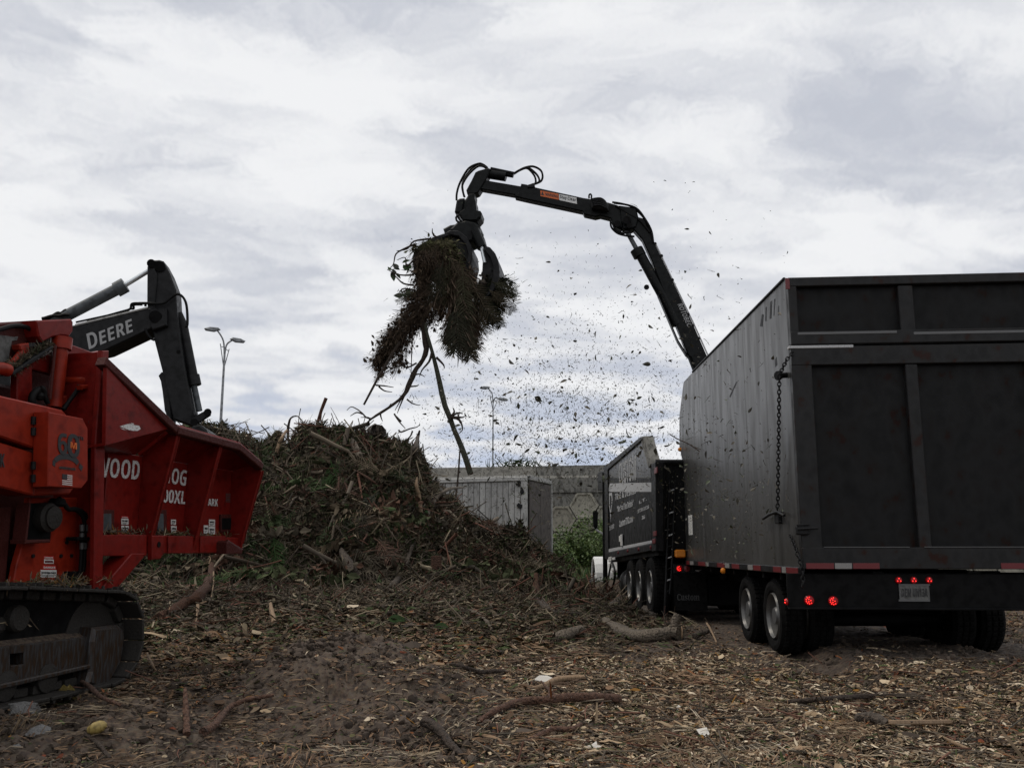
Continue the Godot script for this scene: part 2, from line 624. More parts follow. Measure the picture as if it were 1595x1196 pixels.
const RIDGE := [[-18.0, 0.0], [-15.0, 2.4], [-11.0, 3.9], [-7.3, 4.0], [-6.1, 3.85], [-5.5, 3.74], [-4.95, 4.0], [-4.3, 4.06], [-3.7, 4.02], [-3.2, 3.9], [-2.75, 3.78], [-2.35, 3.6], [-2.05, 3.0], [-1.65, 2.3], [-0.88, 1.88], [0.05, 1.45], [0.8, 1.0], [1.6, 0.45], [2.6, -0.1], [4.0, -0.4]]

func ridge(x: float) -> float:
	if x <= RIDGE[0][0] or x >= RIDGE[-1][0]:
		return -0.4
	for i in RIDGE.size() - 1:
		if x <= RIDGE[i + 1][0]:
			return lerpf(RIDGE[i][1], RIDGE[i + 1][1], (x - RIDGE[i][0]) / (RIDGE[i + 1][0] - RIDGE[i][0]))
	return -0.4

func heap_h(x: float, d: float) -> float:
	var front := 15.4 + 0.9 * smoothstep(-1.0, 2.0, x)
	var t := smoothstep(front, 22.0, d) * 0.35 + 0.65 * clampf((d - front) / (22.0 - front), 0.0, 1.0)
	if d > 22.0:
		t = 1.0 - smoothstep(22.0, 29.0, d)
	var r := ridge(x)
	if r <= -0.4 or t <= 0.0:
		return -1.0
	var y := lerpf(-0.15, r, t)
	return y + (0.62 * n_mid.get_noise_2d(x * 0.75 + 9.0, d * 0.75) + 0.26 * n_mid.get_noise_2d(x * 2.2, d * 2.2 + 5.0) + 0.12 * n_mid.get_noise_2d(x * 5.0, d * 5.0)) * smoothstep(0.1, 1.2, y) - 0.12 - 0.45 * smoothstep(0.16, 0.42, n_mid.get_noise_2d(x * 1.1 + 33.0, d * 1.1 - 7.0)) * smoothstep(0.6, 1.6, y)

func surface(x: float, d: float) -> float:
	return maxf(ground_h(x, d), heap_h(x, d)) if d > 15.0 and d < 29.5 else ground_h(x, d)

# heights kept on a 0.1 m grid, for laying out the many small pieces
var kept := PackedFloat32Array()
var kept_heap := PackedFloat32Array()

func keep_heights() -> void:
	for j in 262:
		for i in 341:
			var x := -17.0 + i * 0.1
			var d := 4.0 + j * 0.1
			var g := ground_h(x, d)
			var h := heap_h(x, d) if d > 15.0 and d < 29.5 else -1.0
			kept.append(maxf(g, h))
			kept_heap.append(h - g)

func quick(x: float, d: float) -> float:
	var fx := clampf((x + 17.0) * 10.0, 0.0, 339.9)
	var fd := clampf((d - 4.0) * 10.0, 0.0, 260.9)
	var i := int(fx)
	var j := int(fd)
	var k := j * 341 + i
	return lerpf(lerpf(kept[k], kept[k + 1], fx - i), lerpf(kept[k + 341], kept[k + 342], fx - i), fd - j)

func quick_heap(x: float, d: float) -> float:
	return kept_heap[int(clampf((d - 4.0) * 10.0, 0.0, 261.0)) * 341 + int(clampf((x + 17.0) * 10.0, 0.0, 340.0))]

func quick_slope(x: float, d: float) -> Vector3:
	return Vector3(quick(x - 0.1, d) - quick(x + 0.1, d), 0.2, quick(x, d + 0.1) - quick(x, d - 0.1)).normalized()

func sheet(xs: Array, ds: Array, height: Callable) -> ArrayMesh:
	var nx := xs.size()
	var nd := ds.size()
	var v := PackedVector3Array()
	v.resize(nx * nd)
	for j in nd:
		for i in nx:
			v[j * nx + i] = Vector3(xs[i], height.call(xs[i], ds[j]), -ds[j])
	var n := PackedVector3Array()
	n.resize(nx * nd)
	var idx := PackedInt32Array()
	for j in nd:
		for i in nx:
			var a := v[j * nx + mini(i + 1, nx - 1)] - v[j * nx + maxi(i - 1, 0)]
			var b := v[mini(j + 1, nd - 1) * nx + i] - v[maxi(j - 1, 0) * nx + i]
			n[j * nx + i] = a.cross(b).normalized()
			if i < nx - 1 and j < nd - 1:
				var k := j * nx + i
				idx.append_array(PackedInt32Array([k, k + nx, k + 1, k + 1, k + nx, k + nx + 1]))
	var arr := []
	arr.resize(Mesh.ARRAY_MAX)
	arr[Mesh.ARRAY_VERTEX] = v
	arr[Mesh.ARRAY_NORMAL] = n
	arr[Mesh.ARRAY_INDEX] = idx
	var m := ArrayMesh.new()
	m.add_surface_from_arrays(Mesh.PRIMITIVE_TRIANGLES, arr)
	return m

func steps(a: float, b: float, s: float, grow := 1.0) -> Array:
	var out := []
	while a < b:
		out.append(a)
		a += s
		s *= grow
	out.append(b)
	return out

func fine_ground(x: float, d: float) -> float:
	var fade := 1.0 - smoothstep(14.0, 24.0, d)
	var torn := bump(x, d, -1.45, 7.9, 1.3, 1.0) + bump(x, d, -2.9, 6.2, 1.3, 0.7)
	return ground_h(x, d) + torn * (0.07 * n_mid.get_noise_2d(x * 2.6, d * 1.2) + 0.05 * n_fine.get_noise_2d(x * 1.6, d * 0.7)) + (0.02 * n_fine.get_noise_2d(x, d) + 0.010 * n_fine.get_noise_2d(x * 3.0, d * 3.0)) * fade

func build_ground() -> void:
	var side := steps(7.6, 420.0, 0.14, 1.18)
	var xs := []
	for i in range(side.size() - 1, -1, -1):
		xs.append(-side[i])
	xs.append_array(steps(-7.5, 7.5, 0.05))
	xs.append_array(side)
	var ds := steps(-60.0, 0.0, 20.0)
	ds.append_array(steps(1.0, 4.0, 0.5))
	ds.append_array(steps(4.05, 12.0, 0.045))
	ds.append_array(steps(12.07, 30.0, 0.07, 1.012))
	ds.append_array(steps(30.5, 420.0, 0.6, 1.2))
	structure("ground", sheet(xs, ds, fine_ground), M.soil)


# ---------------------------------------------------------------- retaining wall, highway behind it, street lamps
func build_wall() -> void:
	var a := at(655, 729, 47.0)
	var b := at(940, 724, 45.2)
	var along := b - a
	along.y = 0
	along = along.normalized()
	var out := along.cross(Vector3.UP).normalized()         # towards the yard
	if out.z < 0:
		out = -out
	var top := a.y
	var o := Vector3(a.x, 0, a.z)
	var t := thing("retaining_wall", "long weathered concrete highway retaining wall with hexagonal panels behind the yard", "wall", o)
	var left := -60.0
	var right := 70.0
	var b1 := MB.new()
	var frame := Transform3D(Basis(along, Vector3.UP, out), o)
	b1.box(frame * Transform3D(Basis.IDENTITY, Vector3((left + right) / 2, (top - 1.35) / 2 - 0.5, -0.3)), Vector3(right - left, top - 1.35 + 1.0, 0.44))
	obj("backing", b1, M.concrete_stained, t)
	var s := left
	while s < right:
		var q := MB.new()
		var prof := [Vector2(0.10, top - 1.33), Vector2(0.12, top - 0.62), Vector2(0.02, top - 0.5), Vector2(-0.03, top), Vector2(-0.3, top), Vector2(-0.3, top - 1.33)]
		var pts := []
		for p in prof:
			pts.append(frame * Vector3(s + 0.015, p.y, p.x))
		q.prism(pts, along * 5.97, 0.02)
		obj("barrier_segment", q, M.concrete_stained if int(s / 6.0) % 3 else M.concrete, t)
		s += 6.0
	# hexagonal facing panels, a sunken field in a raised border
	var hex := MB.new()
	var r := 0.735
	for k in 6:
		var w0 := PI / 3 * k
		var w1 := PI / 3 * (k + 1)
		var c0 := Vector3(cos(w0), sin(w0), 0)
		var c1 := Vector3(cos(w1), sin(w1), 0)
		var m := (c0 + c1).normalized()
		hex.quad(c0 * r, c1 * r, c1 * r * 0.97 + Vector3(0, 0, 0.09), c0 * r * 0.97 + Vector3(0, 0, 0.09), m)
		hex.quad(c0 * r * 0.97 + Vector3(0, 0, 0.09), c1 * r * 0.97 + Vector3(0, 0, 0.09), c1 * r * 0.84 + Vector3(0, 0, 0.09), c0 * r * 0.84 + Vector3(0, 0, 0.09), Vector3.BACK)
		hex.quad(c0 * r * 0.84 + Vector3(0, 0, 0.09), c1 * r * 0.84 + Vector3(0, 0, 0.09), c1 * r * 0.76 + Vector3(0, 0, 0.03), c0 * r * 0.76 + Vector3(0, 0, 0.03), -m + Vector3.BACK)
		hex.tri(Vector3(0, 0, 0.03), c0 * r * 0.76 + Vector3(0, 0, 0.03), c1 * r * 0.76 + Vector3(0, 0, 0.03), Vector3.BACK)
	var split := MB.new()
	split.v = hex.v.duplicate()
	split.n = hex.n.duplicate()
	split.c = hex.c.duplicate()
	split.box(Transform3D(Basis.IDENTITY, Vector3(0, 0.0, 0.045)), Vector3(1.1, 0.16, 0.07), 0.02)
	for i in hex.v.size():
		hex.v[i].z *= 1.7
	for i in split.v.size():
		split.v[i].z *= 1.7
	var hm := hex.mesh()
	var sm := split.mesh()
	var colw := 1.5 * 0.75
	for i in range(-20, 24):
		for j in 5:
			var p := MeshInstance3D.new()
			p.mesh = sm if (i * 3 + j * 2) % 5 in [0, 2] else hm
			p.material_override = M.panel[(i * 7 + j * 5 + 700) % 3]
			p.name = "panel"
			t.add_child(p, true)
			var y := top - 1.35 - 0.66 - j * 1.3 + (0.65 if i % 2 else 0.0) - 0.62
			p.transform = Transform3D(Basis(along, Vector3.UP, out), Vector3.ZERO)
			p.position = along * (i * colw + 5.0) + Vector3.UP * y + out * (-0.078)
			if y > top - 1.35 - 0.6 or y < -0.6:
				t.remove_child(p)
				p.free()
	# weed tuft growing on the top of the wall
	var g := MB.new()
	for k in 60:
		var p0 := frame * Vector3(5.0 + rng.randfn(0, 0.55), top - 0.02, -0.16)
		g.tube([p0, p0 + Vector3(rng.randfn(0, 0.16), rng.randf_range(0.1, 0.3), 0.0), p0 + Vector3(rng.randfn(0, 0.3), rng.randf_range(0.15, 0.55), 0.0)], [0.03, 0.024, 0.006], 3, false)
	var w := obj("weed_tuft", g, M.green_leaf)
	tag(w, "small dark weed tuft growing on top of the concrete wall", "weed", "", "stuff")
	# the highway that the wall holds up
	var e := MB.new()
	var deck := top - 0.95
	e.box(frame * Transform3D(Basis.IDENTITY, Vector3((left + right) / 2, deck / 2 - 0.5, -30.6)), Vector3(right - left, deck + 1.0, 60.0))
	structure("highway_road", e, M.road)

func street_lamp(label: String, foot: Vector3, fork: Vector3, l_head: Vector3, r_head: Vector3, slim := 1.0) -> void:
	var t := thing("street_lamp", label, "street lamp", foot, "double-armed street lamps on the highway")
	var b := MB.new()
	b.tube([foot, foot.lerp(fork, 0.5), fork], [0.13 * slim, 0.105 * slim, 0.075 * slim], 10)
	obj("pole", b, M.galvanised, t)
	var f := MB.new()
	f.lathe(Transform3D(Basis.IDENTITY, foot), [Vector2(0.0, 0.0), Vector2(0.26, 0.0), Vector2(0.26, 0.08), Vector2(0.15, 0.35), Vector2(0.0, 0.35)], 12)
	obj("base", f, M.galvanised, t)
	for h in [l_head, r_head]:
		var q := MB.new()
		var side: Vector3 = (h - fork)
		side.y = 0
		side = side.normalized()
		var end: Vector3 = h - side * 0.25
		q.tube(spline([fork - Vector3(0, 0.35, 0), fork.lerp(end, 0.45) - side * 0.12 + Vector3(0, 0.1, 0), end], 5), 0.05, 6)
		q.tube([fork + Vector3(0, -1.0, 0), fork.lerp(end, 0.55) - Vector3(0, 0.22, 0)], 0.03, 5)
		q.tube([fork.lerp(end, 0.25) - side * 0.05, fork.lerp(end, 0.5) - Vector3(0, 0.32, 0) ], 0.025, 5)
		obj("arm", q, M.galvanised, t)
		var c := MB.new()
		var bs := Basis(side, Vector3.UP, side.cross(Vector3.UP))
		c.prism([h + bs * Vector3(-0.45, 0.02, -0.12), h + bs * Vector3(-0.3, 0.14, -0.12), h + bs * Vector3(0.2, 0.12, -0.12), h + bs * Vector3(0.5, 0.0, -0.12), h + bs * Vector3(0.4, -0.12, -0.12), h + bs * Vector3(-0.1, -0.14, -0.12)], bs.z * 0.24, 0.05)
		obj("lamp_head", c, M.galvanised, t)

func build_lamps() -> void:
	var f := at(349.5, 549, 54.0)
	street_lamp("tall grey double-armed street lamp rising behind the brush heap beside the excavator arm", Vector3(f.x + 0.0, 4.3, f.z), f, at(331, 513, 53.6), at(369, 530, 54.4), 0.8)
	f = at(768, 622, 76.0)
	street_lamp("farther slim double-armed street lamp seen through the falling leaves above the wall", Vector3(f.x, 4.3, f.z), f, at(755.5, 604, 75.6), at(783, 622, 76.4), 0.6)


# ---------------------------------------------------------------- old box trailer by the wall
func build_box_trailer() -> void:
	var near := at(822, 742, 33.0)
	var top := near.y
	near.y = 0
	var l := at(665, 744, 34.4)
	l.y = 0
	var u := (l - near).normalized()           # along the pale side, away from the rear end
	var w := Vector3(-u.z, 0, u.x)             # across, away from the yard
	if w.z > 0:
		w = -w
	var t := thing("box_trailer", "old pale grey box trailer with seamed side and brown rear end behind the brush heap", "trailer", near)
	var o := near
	var low := 1.05
	var b := MB.new()
	var length := 9.6
	b.box(Transform3D(Basis(u, Vector3.UP, u.cross(Vector3.UP)), o + u * length / 2 + w * 1.25 + Vector3.UP * (low + top - 0.1) / 2), Vector3(length - 0.1, top - low - 0.12, 2.4))
	obj("body", b, M.van_end, t)
	var k := 0
	var pitch := 0.228
	while k * pitch < length - 0.35:
		var q := MB.new()
		var s0 := 0.28 + k * pitch
		var outw := -w * rng.randf_range(0.0, 0.012)
		q.prism([o + u * s0 + Vector3.UP * (low + 0.12) + outw, o + u * (s0 + pitch - 0.018) + Vector3.UP * (low + 0.12) + outw, o + u * (s0 + pitch - 0.018) + Vector3.UP * (top - 0.17) + outw, o + u * s0 + Vector3.UP * (top - 0.17) + outw], w * 0.05, 0.008)
		obj("side_panel", q, M.van_side if rng.randf() < 0.72 else M.van_side_b, t)
		k += 1
	var rail := MB.new()
	rail.box(Transform3D(Basis(u, Vector3.UP, u.cross(Vector3.UP)), o + u * length / 2 + Vector3.UP * (top - 0.08) - w * 0.02), Vector3(length, 0.16, 0.12), 0.02)
	rail.box(Transform3D(Basis(u, Vector3.UP, u.cross(Vector3.UP)), o + u * length / 2 + Vector3.UP * (low + 0.03) - w * 0.02), Vector3(length, 0.18, 0.12), 0.02)
	obj("rail", rail, M.van_side, t)
	var roof := MB.new()
	roof.box(Transform3D(Basis(u, Vector3.UP, u.cross(Vector3.UP)), o + u * (length / 2 - 0.05) + w * 1.25 + Vector3.UP * (top + 0.02)), Vector3(length + 0.1, 0.05, 2.55), 0.01)
	obj("roof", roof, M.van_side_b, t)
	var post := MB.new()
	post.box(Transform3D(Basis(u, Vector3.UP, u.cross(Vector3.UP)), o + u * 0.13 + Vector3.UP * (low + top) / 2 - w * 0.01), Vector3(0.24, top - low - 0.2, 0.1), 0.02)
	obj("corner_post", post, M.van_side, t)
	for e in [[0.35, 3.55], [0.2, 3.3], [0.3, 2.75], [0.12, 2.4], [0.25, 2.1]]:
		var r := MB.new()
		var c: Vector3 = o + u * e[0] + Vector3.UP * e[1] - w * 0.05
		var pts := []
		for i in 9:
			var a := TAU * i / 9
			pts.append(c + (u * cos(a) * 0.75 + Vector3.UP * sin(a)) * rng.randf_range(0.06, 0.17))
		r.prism(pts, -w * 0.03, 0.004)
		obj("torn_patch", r, M.steel_dark if int(e[1] * 10) % 2 else M.van_side_b, t)
	var door := MB.new()
	for i in 2:
		door.box(Transform3D(Basis(w, Vector3.UP, -u), o + w * (0.66 + i * 1.2) - u * 0.03 + Vector3.UP * (low + top) / 2), Vector3(1.16, top - low - 0.3, 0.06), 0.015)
	obj("rear_door", door, M.van_end, t)
	var fr := MB.new()
	fr.box(Transform3D(Basis(w, Vector3.UP, -u), o + w * 2.5 - u * 0.05 + Vector3.UP * (low + top) / 2), Vector3(0.09, top - low, 0.12), 0.02)
	fr.box(Transform3D(Basis(w, Vector3.UP, -u), o + w * 1.25 - u * 0.06 + Vector3.UP * (top - 0.07)), Vector3(2.4, 0.13, 0.12), 0.02)
	obj("rear_frame", fr, M.van_side_b, t)
	for s in [1.0, 2.1, 7.6]:
		for side in [0.25, 2.2]:
			var q := MB.new()
			q.lathe(Transform3D(Basis(u, w, u.cross(w)), o + u * s + w * (side - 0.14) + Vector3.UP * 0.5), [Vector2(0.0, 0.0), Vector2(0.28, 0.0), Vector2(0.5, 0.03), Vector2(0.5, 0.25), Vector2(0.0, 0.28)], 20)
			obj("wheel", q, M.rubber, t)


# ---------------------------------------------------------------- shrubs by the wall
func leaf_mesh(segments := 4, fold := 0.25, curl := 0.35) -> ArrayMesh:
	var b := MB.new()
	var prev := []
	for i in segments + 1:
		var t := float(i) / segments
		var w := sin(PI * pow(t, 0.8)) * 0.28 + 0.004
		var y := -curl * t * t * 0.4
		var row := [Vector3(-w, y + fold * w, t - 0.5), Vector3(0, y, t - 0.5), Vector3(w, y + fold * w, t - 0.5)]
		if i:
			for k in 2:
				b.tri(prev[k], prev[k + 1], row[k + 1], Vector3.UP)
				b.tri(prev[k], row[k + 1], row[k], Vector3.UP)
		prev = row
	return b.mesh()

func any_turn() -> Basis:
	return Basis(Vector3(rng.randfn(), rng.randfn(), rng.randfn()).normalized(), rng.randf() * TAU)

func build_shrubs() -> void:
	var lm := leaf_mesh()
	var list := [[868, 905, 36.0, 1.6, 0.8], [890, 905, 38.5, 2.3, 1.2], [912, 905, 39.5, 2.9, 1.3], [935, 905, 38.0, 2.6, 1.2], [960, 905, 40.0, 2.9, 1.4], [1005, 905, 40.5, 2.8, 1.4]]
	var says := ["low green shrub at the foot of the box trailer's brown end", "leafy green shrub in front of the hexagonal wall panels, second from the box trailer", "tallest bright green shrub, midway between box trailer and dump truck", "green shrub right beside the dump truck's wing mirror", "green shrub half hidden behind the dump truck's front", "green shrub behind the dump truck's body"]
	for i in list.size():
		var a = list[i]
		var p := at(a[0], 860, a[2])
		p.y = 0.0
		var t := thing("shrub", says[i], "shrub", p, "shrubs along the wall")
		var b := MB.new()
		var buf := PackedFloat32Array()
		for k in 26:
			var w := rng.randf() * TAU
			var lean: float = rng.randf_range(0.1, 1.0) * a[4]
			var tip: Vector3 = p + Vector3(cos(w) * lean, a[3] * rng.randf_range(0.45, 1.0) * (1.0 - 0.25 * lean / a[4]), sin(w) * lean)
			var mid := p.lerp(tip, 0.5) + Vector3(0, 0.15, 0)
			b.tube([p + Vector3(cos(w), 0, sin(w)) * 0.15, mid, tip], [0.02, 0.014, 0.005], 4, false)
			for q in 170:
				var f := pow(rng.randf(), 0.7)
				var c := p.lerp(mid, f * 2.0) if f < 0.5 else mid.lerp(tip, f * 2.0 - 1.0)
				c += Vector3(rng.randfn(), rng.randfn(), rng.randfn()) * 0.17
				var g := rng.randf()
				var col := Color(lerpf(0.045, 0.12, g), lerpf(0.085, 0.17, g), lerpf(0.022, 0.04, g))
				push(buf, any_turn().scaled(Vector3.ONE * rng.randf_range(0.07, 0.15)), c, col)
		obj("stem", b, M.bark[4], t)
		many("foliage", lm, M.leaf, buf, t)
	var gb := PackedFloat32Array()
	for k in 5000:
		var d := rng.randf_range(28.0, 43.0)
		var x := rng.randf_range(0.6, 9.0)
		var s := rng.randf_range(0.25, 0.8)
		push(gb, Basis.from_euler(Vector3(PI / 2 + rng.randfn(0, 0.35), rng.randf() * TAU, rng.randfn(0, 0.3))).scaled(Vector3.ONE) * Basis.from_scale(Vector3(0.14, 1, s)), Vector3(x, ground_h(x, d) + s * 0.35, -d), Color(rng.randf_range(0.04, 0.1), rng.randf_range(0.07, 0.12), 0.025))
	tag(many("weeds", leaf_mesh(3, 0.1, 0.8), M.leaf, gb), "green weeds growing along the foot of the shrubs", "weeds", "", "stuff")


# ---------------------------------------------------------------- litter shapes
func chip_mesh(sd: int) -> ArrayMesh:
	var r := RandomNumberGenerator.new()
	r.seed = sd
	var b := MB.new()
	var pts := []
	var k := 5
	for i in k:
		var a := TAU * i / k + r.randf_range(-0.3, 0.3)
		pts.append(Vector3(cos(a) * r.randf_range(0.16, 0.3), r.randf_range(-0.03, 0.03), sin(a) * r.randf_range(0.35, 0.55)))
	var c := Vector3(0, 0.07, 0)
	for i in k:
		b.tri(c, pts[i], pts[(i + 1) % k], Vector3.UP)
		b.tri(pts[i], pts[(i + 1) % k], Vector3(0, -0.06, 0), Vector3.DOWN)
	return b.mesh()

func shred_mesh(sd: int, width := 0.05, bend := 0.2) -> ArrayMesh:
	var r := RandomNumberGenerator.new()
	r.seed = sd
	var b := MB.new()
	var prev := []
	var seg := 5
	var off := Vector3.ZERO
	var dir := Vector3(0, 0.05, 1).normalized()
	for i in seg + 1:
		var w := width * r.randf_range(0.6, 1.3) * (0.35 if i == seg or i == 0 else 1.0)
		var row := [off + Vector3(-w, r.randf_range(0, 0.03), -0.5), off + Vector3(w, r.randf_range(0, 0.03), -0.5)]
		if i:
			b.quad(prev[0], prev[1], row[1], row[0], Vector3.UP)
		prev = row
		off += dir / seg
		dir = (dir + Vector3(r.randfn(0, bend), r.randfn(-0.02, bend * 0.7), 0)).normalized()
	return b.mesh()

func twig_mesh(sd: int, rad := 0.02, forks := 1) -> ArrayMesh:
	var r := RandomNumberGenerator.new()
	r.seed = sd
	var b := MB.new()
	var pts := []
	var p := Vector3(0, 0, -0.5)
	var dir := Vector3(0, 0.02, 1)
	for i in 6:
		pts.append(p)
		p += dir.normalized() * 0.2
		dir += Vector3(r.randfn(0, 0.24), r.randfn(0, 0.2), 0)
	b.tube(pts, ramp([rad, rad * 0.8, rad * 0.4], 6), 5, false)
	for k in forks:
		var s: Vector3 = pts[1 + (k * 2) % 4]
		var e := s + Vector3(r.randfn(0, 0.16), r.randfn(0, 0.13), r.randf_range(0.18, 0.36))
		b.tube([s, s.lerp(e, 0.55) + Vector3(0.02, 0.02, 0), e], [rad * 0.6, rad * 0.45, rad * 0.2], 4, false)
	return b.mesh()

func clod_mesh(sd: int) -> ArrayMesh:
	var r := RandomNumberGenerator.new()
	r.seed = sd
	var b := MB.new()
	var rows := []
	for i in 5:
		var w := -PI / 2 + PI * i / 4
		var row := []
		for k in 7:
			var a := TAU * k / 7
			row.append(Vector3(cos(a) * cos(w), sin(w) * 0.7, sin(a) * cos(w)) * 0.5 * (r.randf_range(0.7, 1.15) if i in [1, 2, 3] else 0.9))
		rows.append(row)
	for i in 4:
		for k in 7:
			var j := (k + 1) % 7
			var h: Vector3 = rows[i][k] + rows[i + 1][j]
			b.quad(rows[i][k], rows[i][j], rows[i + 1][j], rows[i + 1][k], h)
	return b.mesh()

# a palm or cycad frond along +z, leaflets on both sides
func frond_mesh(sd: int, pairs := 16, droop := 0.5) -> ArrayMesh:
	var r := RandomNumberGenerator.new()
	r.seed = sd
	var b := MB.new()
	var spine := []
	for i in 9:
		var t := i / 8.0
		spine.append(Vector3(r.randfn(0, 0.01), -droop * t * t * 0.5 + 0.1 * t, t))
	b.tube(spine, ramp([0.016, 0.010, 0.004], 9), 5, false)
	for i in pairs:
		var t := 0.14 + 0.84 * i / pairs
		var k := mini(int(t * 8), 7)
		var p: Vector3 = spine[k].lerp(spine[k + 1], t * 8 - k)
		for s in [-1.0, 1.0]:
			var len := 0.34 * (1.0 - 0.55 * absf(t - 0.45)) * r.randf_range(0.7, 1.1)
			var dir := Vector3(s * 0.75, r.randf_range(-0.35, 0.25), 0.65).normalized()
			var side := dir.cross(Vector3.UP).normalized() * 0.011
			var m := p + dir * len * 0.55
			var e := p + dir * len + Vector3(0, -len * r.randf_range(0.1, 0.6), 0)
			b.quad(p - side * 0.6, p + side * 0.6, m + side, m - side, Vector3.UP)
			b.tri(m - side, m + side, e, Vector3.UP)
	return b.mesh()


# ---------------------------------------------------------------- a flat side of a machine, reached through the photograph's pixels
class Face:
	var p0: Vector3
	var n: Vector3          # towards the viewer
	var u: Vector3          # along the face

	func _init(p: Vector3, normal: Vector3, along: Vector3) -> void:
		p0 = p
		n = normal.normalized()
		u = along.normalized()

	func g(px: float, py: float, k := 0.0) -> Vector3:
		var r := Vector3((px - MID.x) / FOCAL, (MID.y - py) / FOCAL, -1.0).rotated(Vector3.RIGHT, TILT)
		return EYE + r * ((p0 + n * k - EYE).dot(n) / r.dot(n))

	func pts(list: Array, k := 0.0) -> Array:
		var out := []
		for q in list:
			out.append(g(q[0], q[1], k))
		return out

	func s(p: Vector3) -> float:
		return (p - p0).dot(u)

	func v() -> Vector3:
		return n.cross(u) * (1.0 if n.cross(u).y > 0 else -1.0)

	# a box on the face between two pixels, from depth k0 (behind) to k1 (in front)
	func block(b: MB, x0: float, y0: float, x1: float, y1: float, k0: float, k1: float, bev := 0.006) -> void:
		var a := g(x0, y0, k1)
		var c := g(x1, y1, k1)
		var up := v()
		var m := (a + c) / 2 - n * (k1 - k0) / 2
		b.box(Transform3D(Basis(u, up, n), m), Vector3(absf((c - a).dot(u)), absf((c - a).dot(up)), k1 - k0), bev)

	func slab(b: MB, list: Array, k0: float, k1: float, bev := 0.006) -> void:
		b.prism(pts(list, k1), n * (k0 - k1), bev)

func wheel(t: Node, c: Vector3, out: Vector3, up: Vector3, r: float, w: float, rim_r: float, dished := true) -> void:
	# c is the centre of the outer face
	var z := out.normalized()
	var xf := Transform3D(Basis(up.cross(z).normalized(), z, up.cross(z).normalized().cross(z)), c - z * w)
	var b := MB.new()
	b.lathe(xf, [Vector2(rim_r * 0.6, 0.03), Vector2(rim_r, 0.0), Vector2(r * 0.9, 0.0), Vector2(r - 0.012, w * 0.16), Vector2(r - 0.012, w * 0.84), Vector2(r * 0.91, w), Vector2(r * 0.8, w + 0.006), Vector2(rim_r + 0.03, w - 0.005), Vector2(rim_r, w - 0.035)], 40)
	for i in 44:
		var a := TAU * i / 44
		for k in 3:
			var bs := xf.basis * Basis(Vector3.UP, a)
			b.box(Transform3D(bs, xf * Vector3.ZERO + bs * Vector3(r - 0.01, w * (0.24 + 0.26 * k), 0.0)), Vector3(0.022, w * 0.2, r * TAU / 44 * 0.72), 0.004)
	var o := obj("wheel", b, M.rubber, t)
	var q := MB.new()
	if dished:
		q.lathe(xf, [Vector2(rim_r * 0.985, w - 0.06), Vector2(rim_r, w - 0.02), Vector2(rim_r * 0.96, w + 0.004), Vector2(rim_r * 0.9, w - 0.03), Vector2(rim_r * 0.84, w - 0.13), Vector2(rim_r * 0.5, w - 0.15), Vector2(0.0, w - 0.15)], 32)
	else:
		q.lathe(xf, [Vector2(rim_r * 0.985, w - 0.06), Vector2(rim_r, w - 0.02), Vector2(rim_r * 0.96, w + 0.004), Vector2(rim_r * 0.9, w - 0.02), Vector2(rim_r * 0.62, w + 0.05), Vector2(0.0, w + 0.05)], 32)
	for i in 10:
		var a := TAU * i / 10
		var bs := xf.basis * Basis(Vector3.UP, a)
		q.lathe(Transform3D(bs, xf.origin + bs * Vector3(rim_r * 0.56, w - 0.15 if dished else w + 0.04, 0.0)), [Vector2(0.016, 0.0), Vector2(0.016, 0.035), Vector2(0.0, 0.04)], 6)
	obj("rim", q, M.rim, o)
	var hb := MB.new()
	var y0 := w - 0.15 if dished else w + 0.03
	hb.lathe(xf, [Vector2(0.1, y0), Vector2(0.1, y0 + 0.1), Vector2(0.085, y0 + 0.13), Vector2(0.0, y0 + 0.13)], 16)
	obj("hub", hb, M.hub, o)

func tail_light(t: Node, p: Vector3, n: Vector3, up: Vector3, r: float, leds: int, called := "tail_light") -> void:
	var bs := Basis(up.cross(n).normalized(), n, up.cross(n).normalized().cross(n))
	var b := MB.new()
	b.lathe(Transform3D(bs, p), [Vector2(r, 0.0), Vector2(r, 0.012), Vector2(r * 0.85, 0.02), Vector2(0.0, 0.022)], 20)
	var o := obj(called, b, M.led_lens, t)
	var q := MB.new()
	for i in leds:
		var a := TAU * i / leds + PI / 2
		var rr := r * (0.5 if leds < 5 else 0.66)
		if leds > 5 and i >= leds - 3:
			a = TAU * i / 3.0
			rr = r * 0.28
		q.ball(p + bs * Vector3(cos(a) * rr, 0.022, -sin(a) * rr), Vector3.ONE * r * (0.2 if leds < 5 else 0.13), 6)
	obj("led", q, M.led, o)

# a steel chain along a line of points
func chain(b: MB, pts: Array, size := 0.05) -> void:
	var run := 0.0
	var k := 0
	for i in pts.size() - 1:
		var a: Vector3 = pts[i]
		var e: Vector3 = pts[i + 1]
		var l := a.distance_to(e)
		while run < l:
			var c := a.lerp(e, run / l)
			var z := (e - a).normalized()
			var x := z.cross(Vector3.BACK if absf(z.z) < 0.9 else Vector3.UP).normalized()
			if k % 2:
				x = z.cross(x).normalized()
			var ring := []
			for q in 9:
				var w := TAU * q / 8
				ring.append(c + z * sin(w) * size * 0.62 + x * cos(w) * size * 0.36)
			b.tube(ring, size * 0.13, 5, false)
			run += size * 0.86
			k += 1
		run -= l


# ---------------------------------------------------------------- the heap of brush
func lay(dir: Vector3, nrm: Vector3) -> Basis:
	var z := dir.normalized()
	var x := nrm.cross(z)
	if x.length() < 0.01:
		x = Vector3.RIGHT.cross(z)
	x = x.normalized()
	return Basis(x, z.cross(x), z)

